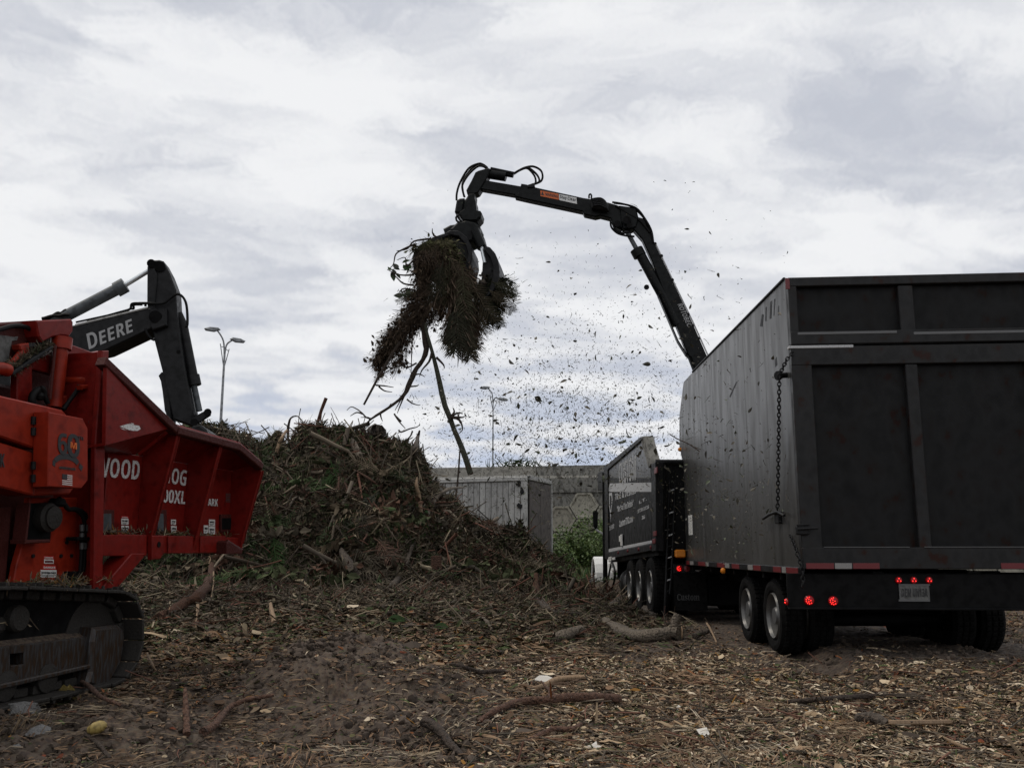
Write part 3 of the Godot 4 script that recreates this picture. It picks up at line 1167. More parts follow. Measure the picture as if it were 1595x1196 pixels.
func slope(x: float, d: float) -> Vector3:
	var e := 0.12
	return Vector3(surface(x - e, d) - surface(x + e, d), 2 * e, surface(x, d + e) - surface(x, d - e)).normalized()

func pick(list: Array) -> Color:
	var a = list[rng.randi() % list.size()]
	var f := rng.randf_range(0.7, 1.3)
	return Color(a[0] * f, a[1] * f, a[2] * f)

const HEAP_TONES := [[0.046, 0.046, 0.028], [0.053, 0.039, 0.026], [0.078, 0.060, 0.042], [0.040, 0.031, 0.022], [0.062, 0.071, 0.033], [0.109, 0.087, 0.060], [0.046, 0.062, 0.026], [0.085, 0.062, 0.040], [0.155, 0.124, 0.081]]
const STICK_TONES := [[0.081, 0.065, 0.050], [0.121, 0.100, 0.078], [0.054, 0.041, 0.031], [0.176, 0.142, 0.105], [0.135, 0.068, 0.049], [0.068, 0.059, 0.047], [0.270, 0.223, 0.155]]

func build_heap() -> void:
	var t := thing("brush_heap", "huge dark heap of brush, palm waste and branches in the middle of the yard", "brush heap", Vector3(-4.0, 0, -20.0))
	var core := func(x: float, d: float) -> float: return heap_h(x, d) - 0.10
	obj("core", sheet(steps(-18.2, 3.6, 0.13), steps(15.2, 29.2, 0.14), core), M.heap_core, t)
	var leaves := PackedFloat32Array()
	var strips := PackedFloat32Array()
	var strips2 := PackedFloat32Array()
	var twigs := PackedFloat32Array()
	var twigs2 := PackedFloat32Array()
	var fronds := PackedFloat32Array()
	var k := 0
	while k < 200000:
		var d := rng.randf_range(15.3, 23.6)
		var x := rng.randf_range(-9.2, 3.0)
		if x < -0.62 * d:
			continue
		if quick_heap(x, d) < -0.15:
			k += 1
			continue
		k += 1
		var y := quick(x, d)
		var nr := quick_slope(x, d)
		var down := Vector3(nr.x, -(nr.x * nr.x + nr.z * nr.z) / nr.y, nr.z).normalized()
		var dir := (down * rng.randf_range(-0.3, 1.1) + Vector3(rng.randfn(), rng.randfn(0, 0.6), rng.randfn()) * 0.7).normalized()
		var up := (nr + Vector3(rng.randfn(), rng.randfn(), rng.randfn()) * 0.45).normalized()
		var bs := lay(dir, up)
		var patch := n_big.get_noise_2d(x * 2.3 + 40.0, d * 2.3 + y * 2.0)
		var kind := rng.randf()
		var wet := clampf(0.5 + 1.3 * n_big.get_noise_2d(x * 1.6 - 20.0, d * 1.6 + y), 0.0, 1.0)     # wet brown waste here, dry tan waste there
		var p := Vector3(x, y + rng.randf_range(-0.06, 0.08) + maxf(0.0, n_fine.get_noise_2d(x * 0.5, d * 0.5)) * 0.22, -d)
		if kind < 0.60:
			var s := rng.randf_range(0.06, 0.16)
			var col := pick(HEAP_TONES) * lerpf(1.15, 0.62, wet)
			if patch > 0.14 and rng.randf() < 0.5:
				col = Color(rng.randf_range(0.03, 0.06), rng.randf_range(0.042, 0.078), 0.024)
			push(leaves, bs.scaled_local(Vector3(s, s, s * rng.randf_range(0.9, 1.9))), p, col)
		elif kind < 0.955:
			var s := rng.randf_range(0.14, 0.55)
			var col := pick(STICK_TONES) if rng.randf() < 0.08 + 0.30 * (1.0 - wet) else pick(HEAP_TONES) * lerpf(1.15, 0.62, wet)
			if patch < -0.16 and rng.randf() < 0.35:
				col = Color(0.075, 0.04, 0.032)
			var wide := rng.randf_range(0.14, 0.42)
			push(strips if rng.randf() < 0.4 else strips2, bs.scaled_local(Vector3(wide, s * 1.2, s)), p, col)
		elif kind < 0.997 or y > 3.2:
			var s := pow(rng.randf(), 2.6) * 1.1 + 0.2
			push(twigs if rng.randf() < 0.6 else twigs2, bs.scaled_local(Vector3(0.62, 0.62, s) if s > 0.6 else Vector3(0.42, 0.42, s)), p + nr * s * 0.04, pick(STICK_TONES))
		else:
			var s := rng.randf_range(0.4, 1.0)
			push(fronds, lay(dir, nr).scaled_local(Vector3(s, s, s)), p + nr * 0.06, pick([[0.035, 0.05, 0.022], [0.06, 0.045, 0.03], [0.04, 0.033, 0.024], [0.08, 0.065, 0.043]]))
	# bunches of leaves of one kind, and torn fans of stalks lying the same way
	for q in 300:
		var d := rng.randf_range(15.4, 22.4)
		var x := rng.randf_range(-8.5, 2.2)
		if x < -0.6 * d or quick_heap(x, d) < 0.0:
			continue
		var tone: Color = pick([[0.045, 0.07, 0.028], [0.07, 0.085, 0.04], [0.11, 0.085, 0.055], [0.055, 0.06, 0.04], [0.10, 0.055, 0.036], [0.15, 0.12, 0.08], [0.07, 0.06, 0.042], [0.05, 0.042, 0.03], [0.09, 0.075, 0.05]])
		var nr := quick_slope(x, d)
		var flow := (Vector3(rng.randfn(), rng.randfn(0, 0.5) - 0.5, rng.randfn(0.4, 0.6))).normalized()
		var stalks := rng.randf() < 0.5
		var wide := rng.randf_range(0.12, 0.34)
		for i in 70:
			var xx := x + rng.randfn(0, wide)
			var dd := d + rng.randfn(0, wide)
			var f := rng.randf_range(0.75, 1.3)
			var p := Vector3(xx, quick(xx, dd) + rng.randf_range(0.02, 0.16), -dd)
			if stalks:
				var z := rng.randf_range(0.2, 0.55)
				push(strips2, lay(flow + Vector3(rng.randfn(), rng.randfn(), rng.randfn()) * 0.22, nr).scaled_local(Vector3(0.24, z * 0.9, z)), p, tone * f)
			else:
				push(leaves, any_turn().scaled_local(Vector3.ONE * rng.randf_range(0.09, 0.2)), p, tone * f)
	for q in 170:
		var d := rng.randf_range(15.2, 22.3)
		var x := rng.randf_range(-8.5, 2.4)
		if x < -0.6 * d or quick_heap(x, d) < 0.0:
			continue
		var nr := quick_slope(x, d)
		var dir := (Vector3(rng.randfn(), 0, rng.randfn()) + nr * rng.randf_range(-0.2, 0.5) - Vector3(0, 0.35, 0)).normalized()
		var z := rng.randf_range(0.7, 1.9)
		var th := rng.randf_range(1.3, 2.6)
		push(twigs2, lay(dir, nr).scaled_local(Vector3(th, th, z)), Vector3(x, quick(x, d) + 0.06, -d), pick(STICK_TONES))
	for q in 130:
		var d := rng.randf_range(15.6, 21.0)
		var x := rng.randf_range(-8.0, 1.6)
		if x < -0.6 * d or quick_heap(x, d) < 0.0:
			continue
		var nr := quick_slope(x, d)
		var z := rng.randf_range(0.7, 1.35)
		var flow := (Vector3(rng.randfn(), -0.7, 0.3) + nr * 0.25).normalized()
		var tone: Color = pick([[0.05, 0.07, 0.03], [0.07, 0.08, 0.04], [0.10, 0.075, 0.048], [0.09, 0.05, 0.034], [0.14, 0.11, 0.075], [0.06, 0.05, 0.036]])
		for i in 2:
			push(fronds, lay((flow + Vector3(rng.randfn(), rng.randfn(), rng.randfn()) * 0.3).normalized(), nr).scaled_local(Vector3.ONE * z), Vector3(x, quick(x, d) + 0.14, -d), tone)
		for i in 26:
			push(leaves, any_turn().scaled_local(Vector3.ONE * rng.randf_range(0.14, 0.26)), Vector3(x + rng.randfn(0, 0.2), quick(x, d) + rng.randf_range(0.05, 0.22), -d + rng.randfn(0, 0.2)), tone * rng.randf_range(0.7, 1.2))
	# the mess thins out in front of the heap
	for q in 60000:
		var d := 16.6 - absf(rng.randfn()) * 1.9
		var x := rng.randf_range(-8.0, 2.8)
		if d < 10.5 or x < -0.62 * d or rng.randf() < smoothstep(0.5, 3.0, x):
			continue
		var s := rng.randf()
		var p := Vector3(x, quick(x, d) + rng.randf_range(-0.01, 0.09), -d)
		var bs := lay(Vector3(rng.randfn(), rng.randfn(0, 0.25), rng.randfn()), Vector3(rng.randfn(0, 0.5), 1, rng.randfn(0, 0.5)))
		if s < 0.36:
			var z := rng.randf_range(0.04, 0.13)
			push(leaves, bs.scaled_local(Vector3(z, z, z * 1.5)), p, pick(HEAP_TONES))
		elif s < 0.93:
			var z := rng.randf_range(0.10, 0.36)
			push(strips if rng.randf() < 0.5 else strips2, bs.scaled_local(Vector3(rng.randf_range(0.14, 0.4), z * 1.2, z)), p, pick(STICK_TONES) if rng.randf() < 0.45 else pick(HEAP_TONES))
		else:
			var z := 0.2 + pow(rng.randf(), 2.5) * 0.9
			push(twigs, bs.scaled_local(Vector3(0.45, 0.45, z)), p, pick(STICK_TONES))
	# ragged ends along the crest, seen against the sky
	for q in 2600:
		var x := rng.randf_range(-8.5, 1.4)
		var d := rng.randf_range(20.6, 22.6)
		var s := pow(rng.randf(), 2.5) * 0.7 + 0.14
		var dir := Vector3(rng.randfn(), rng.randf_range(0.0, 1.1), rng.randfn(0, 0.5))
		var y := quick(x, d)
		var w := rng.randf()
		if w < 0.16:
			push(twigs, lay(dir, Vector3.BACK).scaled_local(Vector3(0.36, 0.36, s)), Vector3(x, y, -d) + dir.normalized() * s * 0.25, pick(HEAP_TONES))
		elif w < 0.8:
			push(leaves, any_turn().scaled_local(Vector3.ONE * rng.randf_range(0.07, 0.16)), Vector3(x, y + rng.randf_range(-0.02, 0.14), -d), pick(HEAP_TONES))
		else:
			push(strips, lay(dir, Vector3.BACK).scaled_local(Vector3(0.2, 0.4, 0.4)), Vector3(x, y + 0.04, -d), pick(HEAP_TONES))
	many("leaves", leaf_mesh(3, 0.3, 0.6), M.litter, leaves, t)
	many("bark_strips", shred_mesh(301, 0.05, 0.22), M.litter, strips, t)
	many("palm_shreds", shred_mesh(302, 0.028, 0.3), M.litter, strips2, t)
	many("twigs", twig_mesh(303, 0.018, 2), M.litter, twigs, t)
	many("sticks", twig_mesh(304, 0.024, 1), M.litter, twigs2, t)
	many("dry_fronds", frond_mesh(305, 14, 0.7), M.litter, fronds, t)


# ---------------------------------------------------------------- the black dump trailer at the right
func build_trailer() -> void:
	var c := at(1249, 884, 9.2)
	var fw := ray(812, 857)
	fw.y = 0
	fw = fw.normalized()
	var left := Vector3.UP.cross(fw).normalized()
	var o := Vector3(c.x, 0, c.z)
	var t := thing("dump_trailer", "tall black high-sided dump trailer with grey streaked side and paneled tailgate", "trailer", o)
	var S := Face.new(c, left, fw)
	var outline := PackedVector2Array()
	for q in [[1223, 433], [1079, 579.5], [1065, 595], [1058.5, 647], [1058.5, 696], [1064, 721], [1066.5, 779], [1069, 872.6], [1249, 884]]:
		var p := S.g(q[0], q[1])
		outline.append(Vector2(S.s(p), p.y))
	var s_max := 0.0
	var top := outline[0].y
	for q in outline:
		s_max = maxf(s_max, q.x)
	var low := c.y
	var across := 2.46
	var count := 7
	for i in count:
		var a := s_max * i / count
		var e := s_max * (i + 1) / count - 0.0015
		if i == 0:
			a = -0.3
		if i == count - 1:
			e += 0.1
		for part in Geometry2D.intersect_polygons(outline, PackedVector2Array([Vector2(a, -9), Vector2(e, -9), Vector2(e, 9), Vector2(a, 9)])):
			var pts := []
			for q in part:
				pts.append(c + fw * q.x + Vector3.UP * (q.y - c.y))
			var b := MB.new()
			b.prism(pts, -left * 0.06, 0.003)
			obj("side_sheet", b, M.sheet[[0, 1, 2, 0, 2, 1, 2][i]], t)
	# far side, front wall, floor
	var far_pts := []
	for q in outline:
		far_pts.append(c + fw * q.x + Vector3.UP * (q.y - c.y) - left * across)
	var b2 := MB.new()
	b2.prism(far_pts, left * 0.06, 0.004)
	obj("far_side", b2, M.gate, t)
	var fr := []
	for i in range(1, 8):
		fr.append(c + fw * (outline[i].x - 0.02) + Vector3.UP * (outline[i].y - c.y) - left * 0.07)
	for i in range(7, 0, -1):
		fr.append(c + fw * (outline[i].x - 0.07) + Vector3.UP * (outline[i].y - c.y) - left * 0.07)
	var b3 := MB.new()
	b3.prism(fr, -left * (across - 0.14))
	obj("front_wall", b3, M.gate, t)
	var b4 := MB.new()
	var mid := c - left * across / 2
	b4.box(Transform3D(Basis(fw, Vector3.UP, fw.cross(Vector3.UP)), mid + fw * s_max * 0.48 + Vector3.UP * 0.06), Vector3(s_max * 0.94, 0.1, across - 0.14))
	obj("floor", b4, M.gate, t)
	var cap := MB.new()
	cap.tube([c + fw * (outline[0].x + 0.03) + Vector3.UP * (top - c.y), c + fw * (outline[1].x - 0.02) + Vector3.UP * (outline[1].y - c.y)], 0.018, 8)
	obj("top_rail", cap, M.gate, t)
	# dark side post at the front and reflective strip along the bottom
	var strip := MB.new()
	strip.box(Transform3D(Basis(fw, Vector3.UP, left), c + fw * s_max * 0.475 + Vector3.UP * -0.033 + left * 0.004), Vector3(s_max * 0.95, 0.075, 0.05), 0.008)
	obj("side_rail", strip, M.steel_dark, t)
	var pieces := [[0.02, 0.42, 0], [0.44, 0.58, 1], [0.62, 0.92, 0], [1.45, 1.78, 0], [1.82, 2.05, 1], [2.5, 2.9, 0], [3.05, 3.3, 1], [3.34, 3.8, 0], [4.4, 4.6, 1], [4.64, 5.2, 0], [5.6, 5.9, 1], [5.95, 6.2, 0]]
	for q in pieces:
		var b := MB.new()
		b.box(Transform3D(Basis(fw, Vector3.UP, left), c + fw * (q[0] + q[1]) / 2 + Vector3.UP * -0.033 + left * 0.031), Vector3(q[1] - q[0], 0.058, 0.006), 0.001)
		obj("reflector", b, M.pale_reflector if q[2] else M.red_reflector, t)
	for q in [[1061, 700, 0.035], [1129, 889, 0.04]]:
		var p := S.g(q[0], q[1], 0.02)
		var b := MB.new()
		b.lathe(Transform3D(Basis(fw, left, fw.cross(left)), p), [Vector2(q[2], 0.0), Vector2(q[2], 0.03), Vector2(q[2] * 0.6, 0.05), Vector2(0, 0.052)], 14)
		obj("marker_light", b, M.amber, t)
	var sg := MB.new()
	S.block(sg, 1072, 803, 1079, 833, 0.0, 0.006, 0.001)
	obj("notice", sg, M.sticker, t)
	# dents and scrape marks: shallow raised welds along the seams
	for q in [[[1184, 508], [1188, 509], [1190, 490], [1187, 489]], [[1192, 500], [1194, 500], [1194.5, 478], [1193, 478]], [[1199, 497], [1202, 496], [1203, 468], [1200, 470]], [[1205, 492], [1206.5, 491], [1208, 465], [1206, 466]], [[1212, 492], [1214, 490], [1213.5, 476], [1212, 478]], [[1208, 572], [1211, 568], [1210, 556], [1207, 560]], [[1136, 618], [1138, 619], [1148, 596], [1147, 594]], [[1118, 540], [1119, 541], [1140, 520], [1139, 519]]]:
		var rm := MB.new()
		S.slab(rm, q, 0.0, 0.0015, 0.0)
		obj("rub_mark", rm, M.steel_dark, t)
	# tailgate, slightly ajar to the right
	var turn := deg_to_rad(4.6)
	var w := Vector3(cos(turn), 0, sin(turn))
	var R := Face.new(at(1251, 885, 9.13), Vector3(-sin(turn), 0, cos(turn)), w)
	var gw := 2.5
	var parts := {
		"upper_gate": [[1225, 434, -1, 447.5], [1225, 518, -1, 538], [1227, 446, 1242, 520], [1400, 446, 1423, 520]],
		"tailgate": [[1230, 541.5, -1, 570], [1252, 852.5, -1, 886], [1242, 568, 1272, 854], [1420, 568, 1439, 854]],
	}
	for called in parts:
		var b := MB.new()
		var rows: Array = parts[called]
		var y_top := R.g(1240, rows[0][1]).y
		var y_low := R.g(1240, rows[1][3]).y
		var s0 := R.s(R.g(1226, 434)) if called == "upper_gate" else R.s(R.g(1231, 545))
		s0 = maxf(s0, -0.03)
		b.box(Transform3D(Basis(w, Vector3.UP, R.n), R.p0 + w * (s0 + gw) / 2 + Vector3.UP * ((y_top + y_low) / 2 - R.p0.y) - R.n * 0.05), Vector3(gw - s0 - 0.02, y_top - y_low - 0.02, 0.03))
		var door := obj(called, b, M.gate, t)
		for q in rows:
			var p0 := R.g(q[0], q[1])
			var p1 := R.g(q[2] if q[2] > 0 else q[0] + 20, q[3])
			var ym: float = (q[1] + q[3]) / 2.0
			var sa := R.s(R.g(q[0], ym))
			var sb := R.s(R.g(q[2] if q[2] > 0 else q[0] + 20, ym))
			var list := [[s0, gw]] if q[2] < 0 else [[sa, sb]]
			if q[2] > 0 and sa < 0.3:
				list = [[s0, sb], [gw - sb + s0, gw]]
			for z in list:
				var f := MB.new()
				var out_k := 0.042 if q[2] < 0 else 0.036
				f.box(Transform3D(Basis(w, Vector3.UP, R.n), R.p0 + w * (z[0] + z[1]) / 2 + Vector3.UP * ((p0.y + p1.y) / 2 - R.p0.y) + R.n * (out_k - 0.08) / 2 ), Vector3(z[1] - z[0], absf(p0.y - p1.y), out_k + 0.08), 0.008)
				obj("gate_rail" if q[2] < 0 else "gate_post", f, M.gate_frame, door)
	var lip := MB.new()
	R.block(lip, 1229, 538.5, 1330, 541.0, -0.02, 0.05, 0.003)
	obj("worn_lip", lip, M.silver, t)
	for q in [[1284, 851.6, 1418, 852.8], [1441, 851.4, 1600, 852.6], [1243, 517.5, 1398, 518.6], [1424, 516.8, 1600, 517.8]]:
		var we := MB.new()
		R.block(we, q[0], q[1], q[2], q[3], 0.03, 0.045, 0.002)
		obj("worn_edge", we, M.hub, t)
	var rp := MB.new()
	R.block(rp, 1223.5, 433.5, 1231, 450, 0.04, 0.05, 0.002)
	obj("red_mark", rp, M.red_reflector, t)
	for q in [[1256, 877, 1300, 886, 0], [1301, 877, 1328, 886, 1], [1329, 877, 1371, 886, 0], [1560, 877, 1610, 886, 0]]:
		var b := MB.new()
		R.block(b, q[0], q[1], q[2], q[3], 0.043, 0.048, 0.001)
		obj("reflector", b, M.pale_reflector if q[4] else M.red_reflector, t)
	# latch with its bar, chain hook, chain
	var la := MB.new()
	R.block(la, 1241, 819, 1262, 833, 0.0, 0.07, 0.01)
	la.tube([R.g(1243, 824, 0.09), R.g(1275, 822.5, 0.09)], 0.011, 8)
	la.tube([R.g(1241, 818, 0.06), R.g(1261, 817, 0.06)], 0.008, 6)
	obj("latch", la, M.steel_dark, t)
	var pin := MB.new()
	pin.tube([S.g(1229, 584, -0.02), S.g(1214, 585, 0.09)], 0.03, 10)
	pin.tube([S.g(1214, 585, 0.09), S.g(1211.5, 585, 0.11)], 0.05, 10)
	obj("chain_hook", pin, M.steel_dark, t)
	var ch := MB.new()
	chain(ch, [R.g(1234, 551, 0.06), S.g(1226, 560, 0.08), S.g(1214.5, 584, 0.11), S.g(1214, 620, 0.10), S.g(1213, 700, 0.06), S.g(1212, 780, 0.05), S.g(1211, 797, 0.05)], 0.048)
	chain(ch, [S.g(1232, 835, 0.03), S.g(1241, 858, 0.06), R.g(1250, 885, 0.08), R.g(1251, 905, 0.09), R.g(1250, 914, 0.09)], 0.05)
	obj("chain", ch, M.steel_dark, t)
	var kn := MB.new()
	kn.tube([S.g(1189, 808, 0.05), S.g(1200, 801, 0.06), S.g(1211, 797, 0.05), S.g(1222, 803, 0.05)], 0.016, 7)
	S.block(kn, 1206, 797, 1213, 815, 0.0, 0.04, 0.005)
	obj("chain_catch", kn, M.steel_dark, t)
	# rear bumper plate with its lights and number plate
	var bp := MB.new()
	var y0 := R.g(1240, 893).y
	var y1 := R.g(1240, 949).y
	bp.box(Transform3D(Basis(w, Vector3.UP, R.n), R.p0 + w * (gw / 2 - 0.02) + Vector3.UP * ((y0 + y1) / 2 - R.p0.y) - R.n * 0.06), Vector3(gw + 0.26, y0 - y1, 0.04), 0.008)
	bp.box(Transform3D(Basis(w, Vector3.UP, R.n), R.p0 + w * (gw / 2 - 0.02) + Vector3.UP * (y1 + 0.006 - R.p0.y) - R.n * 0.03), Vector3(gw + 0.26, 0.02, 0.05), 0.006)
	obj("bumper_plate", bp, M.black, t)
	for q in [[1260.5, 935], [1298, 936]]:
		tail_light(t, R.g(q[0], q[1], -0.038), R.n, Vector3.UP, 0.047, 10)
	for q in [[1400, 903.5], [1423.5, 903.5], [1447.5, 903.5]]:
		tail_light(t, R.g(q[0], q[1], -0.038), R.n, Vector3.UP, 0.032, 3, "clearance_light")
	tail_light(t, R.g(1227, 937, -0.055), -w, Vector3.UP, 0.032, 3, "side_light")
	var pl := MB.new()
	R.block(pl, 1401.5, 910.5, 1449, 936, -0.04, -0.034, 0.002)
	var plate := obj("number_plate", pl, M.canvas, t)
	var fm := MB.new()
	for q in [[1400.5, 909.5, 1449.5, 912], [1400.5, 933.5, 1449.5, 937], [1400.5, 911.8, 1403.5, 933.8], [1446.5, 911.8, 1449.5, 933.8]]:
		R.block(fm, q[0], q[1], q[2], q[3], -0.036, -0.030, 0.001)
	obj("frame", fm, M.hub, plate)
	letters("plate_text", "DEM UN13A", R.g(1405, 929.5, -0.034), R.g(1445.5, 929.5, -0.034), R.g(1405, 916.5, -0.034), R.n, M.ink, plate)
	# chassis, axles, wheels
	var ax := at(1189, 955, 10.5)
	var out_c := S.p0 + left * 0.02
	var rail := MB.new()
	for k in [0.75, 1.7]:
		rail.box(Transform3D(Basis(fw, Vector3.UP, fw.cross(Vector3.UP)), c + fw * s_max * 0.5 - left * k + Vector3.UP * -0.18), Vector3(s_max, 0.28, 0.12), 0.01)
	for i in 9:
		rail.box(Transform3D(Basis(fw, Vector3.UP, fw.cross(Vector3.UP)), c + fw * (0.2 + i * s_max / 9.0) - left * across / 2 + Vector3.UP * -0.1), Vector3(0.08, 0.1, across - 0.1), 0.01)
	obj("chassis", rail, M.black, t)
	var sa := (ax - c).dot(fw)
	var lat := 0.035
	for i in 3:
		var s: float = [sa - 1.2, sa, sa + 1.22][i]
		if i == 0:
			continue
		for side in 2:
			for inner in 2:
				var lx: float = -lat - inner * 0.31 if side == 0 else -across + lat + inner * 0.31
				var wc := Vector3(c.x, 0.485, c.z) + fw * s + left * lx
				wheel(t, wc, left if side == 0 else -left, Vector3.UP, 0.41, 0.255, 0.25, true)
		var axle := MB.new()
		axle.tube([Vector3(c.x, 0.44, c.z) + fw * s - left * 0.4, Vector3(c.x, 0.44, c.z) + fw * s - left * (across - 0.4)], 0.07, 10)
		axle.box(Transform3D(Basis(fw, Vector3.UP, fw.cross(Vector3.UP)), Vector3(c.x, 0.68, c.z) + fw * s - left * across / 2), Vector3(0.3, 0.3, 1.0), 0.03)
		obj("axle", axle, M.black, t)
	# drawbar and landing leg at the front
	var dr := MB.new()
	var f0 := c + fw * (s_max - 0.3) + Vector3.UP * -0.25
	dr.tube([f0 - left * 0.6, f0 + fw * 0.9 - left * across / 2], 0.07, 8)
	dr.tube([f0 - left * (across - 0.6), f0 + fw * 0.9 - left * across / 2], 0.07, 8)
	obj("drawbar", dr, M.black, t)


# ---------------------------------------------------------------- the dump truck in front of the trailer
func build_truck() -> void:
	var c := at(1019, 856, 16.0)
	var f := ray(782, 898).normalized()                  # it stands nose down
	var r := f.cross(Vector3.UP).normalized()
	var up := r.cross(f).normalized()
	var T := Face.new(c, -r, f)
	var t := thing("dump_truck", "black debris dump truck with white lettering on its side and a white cab", "truck", Vector3(c.x, 0, c.z))
	# body side, front post, sloped wing board on top
	var side := MB.new()
	T.slab(side, [[945, 745], [1015, 745], [1015, 850], [945, 864]], -0.06, 0.0, 0.006)
	obj("body_side", side, M.gate, t)
	var wing := MB.new()
	T.slab(wing, [[945, 730], [998, 686], [1003, 684], [1013, 724], [1014, 744.5], [945, 744.5]], -0.05, 0.004, 0.006)
	obj("wing_board", wing, M.sheet[2], t)
	var rim := MB.new()
	T.slab(rim, [[939, 731], [941, 727], [997, 680.5], [1000, 684], [946, 732]], -0.12, 0.05, 0.01)
	obj("wing_rim", rim, M.steel_dark, t)
	var edge := MB.new()
	T.slab(edge, [[997, 680.5], [1003.5, 679], [1014.5, 722], [1010, 729]], -0.14, 0.03, 0.01)
	obj("wing_edge", edge, M.concrete_stained, t)
	var post := MB.new()
	var post2 := MB.new()
	T.slab(post, [[1014.5, 722], [1021, 719.5], [1022, 858], [1015.5, 860]], -0.1, 0.035, 0.01)
	T.slab(post2, [[940.5, 729], [946.5, 729], [947.5, 870], [942, 871]], -0.1, 0.035, 0.01)
	obj("body_post", post, M.steel_dark, t)
	obj("body_post", post2, M.steel_dark, t)
	var band := MB.new()
	T.slab(band, [[944, 861.5], [1016, 846.5], [1021, 845.5], [1021, 856], [944, 871.5]], -0.02, 0.03, 0.006)
	obj("lower_rail", band, M.steel_dark, t)
	var band2 := MB.new()
	T.slab(band2, [[944, 856], [1016, 841.5], [1016, 846], [944, 861]], 0.0, 0.022, 0.003)
	obj("pale_stripe", band2, M.silver, t)
	for q in [[963.5, 861], [978.5, 858], [995.5, 855.5], [1014.5, 852.5]]:
		var b := MB.new()
		b.lathe(Transform3D(Basis(f, -r, f.cross(-r)), T.g(q[0], q[1], 0.03)), [Vector2(0.035, 0), Vector2(0.035, 0.015), Vector2(0, 0.03)], 12)
		obj("marker_light", b, M.red_reflector, t)
	for q in [[1019.5, 831], [1018, 843], [1021, 733]]:
		var b := MB.new()
		T.block(b, q[0] - 2.2, q[1] - 3.2, q[0] + 2.2, q[1] + 3.2, 0.03, 0.05, 0.004)
		obj("reflector", b, M.red_reflector, t)
	# painted lettering
	var banner := MB.new()
	T.slab(banner, [[950, 753], [1014.5, 751.5], [1014.5, 766], [947, 766]], 0.0, 0.008, 0.001)
	obj("silver_banner", banner, M.silver, t)
	letters("lettering", "CUSTOM", T.g(964.5, 755, 0.005), T.g(991, 747, 0.005), T.g(964.5, 722, 0.005), -r, M.silver, t)
	letters("lettering", "TREE & DEBRIS", T.g(958.5, 779, 0.005), T.g(991, 768.5, 0.005), T.g(958.5, 769.5, 0.005), -r, M.silver, t)
	letters("lettering", "\"We Haul The Debris\"", T.g(961.5, 798, 0.005), T.g(987, 788.5, 0.005), T.g(961.5, 788, 0.005), -r, M.silver, t)
	letters("lettering", "CustomTDR.com", T.g(965, 821.5, 0.005), T.g(986.5, 813, 0.005), T.g(965, 811, 0.005), -r, M.silver, t)
	letters("lettering", "3770-5138", T.g(993.5, 799.5, 0.005), T.g(1011.5, 792, 0.005), T.g(993.5, 794, 0.005), -r, M.silver, t)
	letters("lettering", "36", T.g(1000, 809.5, 0.005), T.g(1005, 808, 0.005), T.g(1000, 803.5, 0.005), -r, M.silver, t)
	letters("lettering", "LT.", T.g(996, 785, 0.005), T.g(1008, 779, 0.005), T.g(996, 780, 0.005), -r, M.silver, t)
	letters("lettering", "CM 5080", T.g(948.5, 827, 0.005), T.g(957, 823, 0.005), T.g(948.5, 820, 0.005), -r, M.grey_letter, t)
	var em := MB.new()
	T.slab(em, [[948.5, 768], [953, 767.5], [954, 780], [951.8, 800], [951.2, 813], [950.6, 800], [948.2, 782]], 0.0, 0.006, 0.001)
	obj("leaf_emblem", em, M.silver, t)
	var em2 := MB.new()
	T.slab(em2, [[950, 772], [952.2, 772], [952.6, 781], [951.6, 794], [950.8, 794], [949.7, 783]], 0.006, 0.009, 0.001)
	obj("emblem_center", em2, M.gate, t)
	# rear of the body
	var wd := 2.45
	var rear := MB.new()
	var ytop := T.g(1021, 720, 0.0)
	var ylow := T.g(1022, 858, 0.0)
	rear.prism([ytop + r * 0.02, ytop + r * wd, ylow + r * wd, ylow + r * 0.02], f * 0.06, 0.006)
	obj("rear_wall", rear, M.gate, t)
	var rcap := MB.new()
	rcap.tube([ytop - f * 0.02, ytop + r * wd - f * 0.02], 0.05, 6)
	for k in [0.05, 0.9, 1.7, 2.4]:
		rcap.prism([ytop + r * k - f * 0.08, ytop + r * (k + 0.1) - f * 0.08, ylow + r * (k + 0.1) - f * 0.08, ylow + r * k - f * 0.08], f * 0.08, 0.006)
	obj("rear_post", rcap, M.steel_dark, t)
	var inner := MB.new()
	var front_low := T.g(945, 866)
	var blen := (front_low - c).dot(f)
	inner.prism([c + r * 0.07 + up * 0.03, c + r * wd + up * 0.03, c + r * wd + up * -0.1, c + r * 0.07 - up * 0.1], f * blen)
	inner.prism([c + r * wd - up * 0.1, c + r * (wd - 0.06) - up * 0.1, c + r * (wd - 0.06) + up * 1.5, c + r * wd + up * 1.5], f * blen)
	obj("body_floor", inner, M.gate, t)
	var head := MB.new()
	var hf := c + f * (blen - 0.05)
	head.prism([hf + r * 0.05 - up * 0.1, hf + r * wd - up * 0.1, hf + r * wd + up * 1.85, hf + r * 0.05 + up * 1.85], f * 0.08, 0.01)
	obj("head_board", head, M.gate, t)
	var pr := MB.new()
	T.slab(pr, [[931, 735], [941, 732.5], [941, 764], [931, 764]], -0.5, -0.4, 0.02)
	obj("cab_guard", pr, M.steel_dark, t)
	# ladder at the rear corner
	var lad := MB.new()
	var l0 := T.g(1043.5, 730, 0.0)
	var ls := Face.new(c - f * 0.36, -f, r)
	lad.tube([ls.g(1044, 734), ls.g(1046, 725), ls.g(1052, 722), ls.g(1056, 724)], 0.016, 6)
	lad.tube([ls.g(1044, 734), ls.g(1041, 800), ls.g(1038, 900), ls.g(1035, 958)], 0.02, 6)
	lad.tube([ls.g(1053, 723), ls.g(1050, 800), ls.g(1046, 900), ls.g(1043, 925)], 0.02, 6)
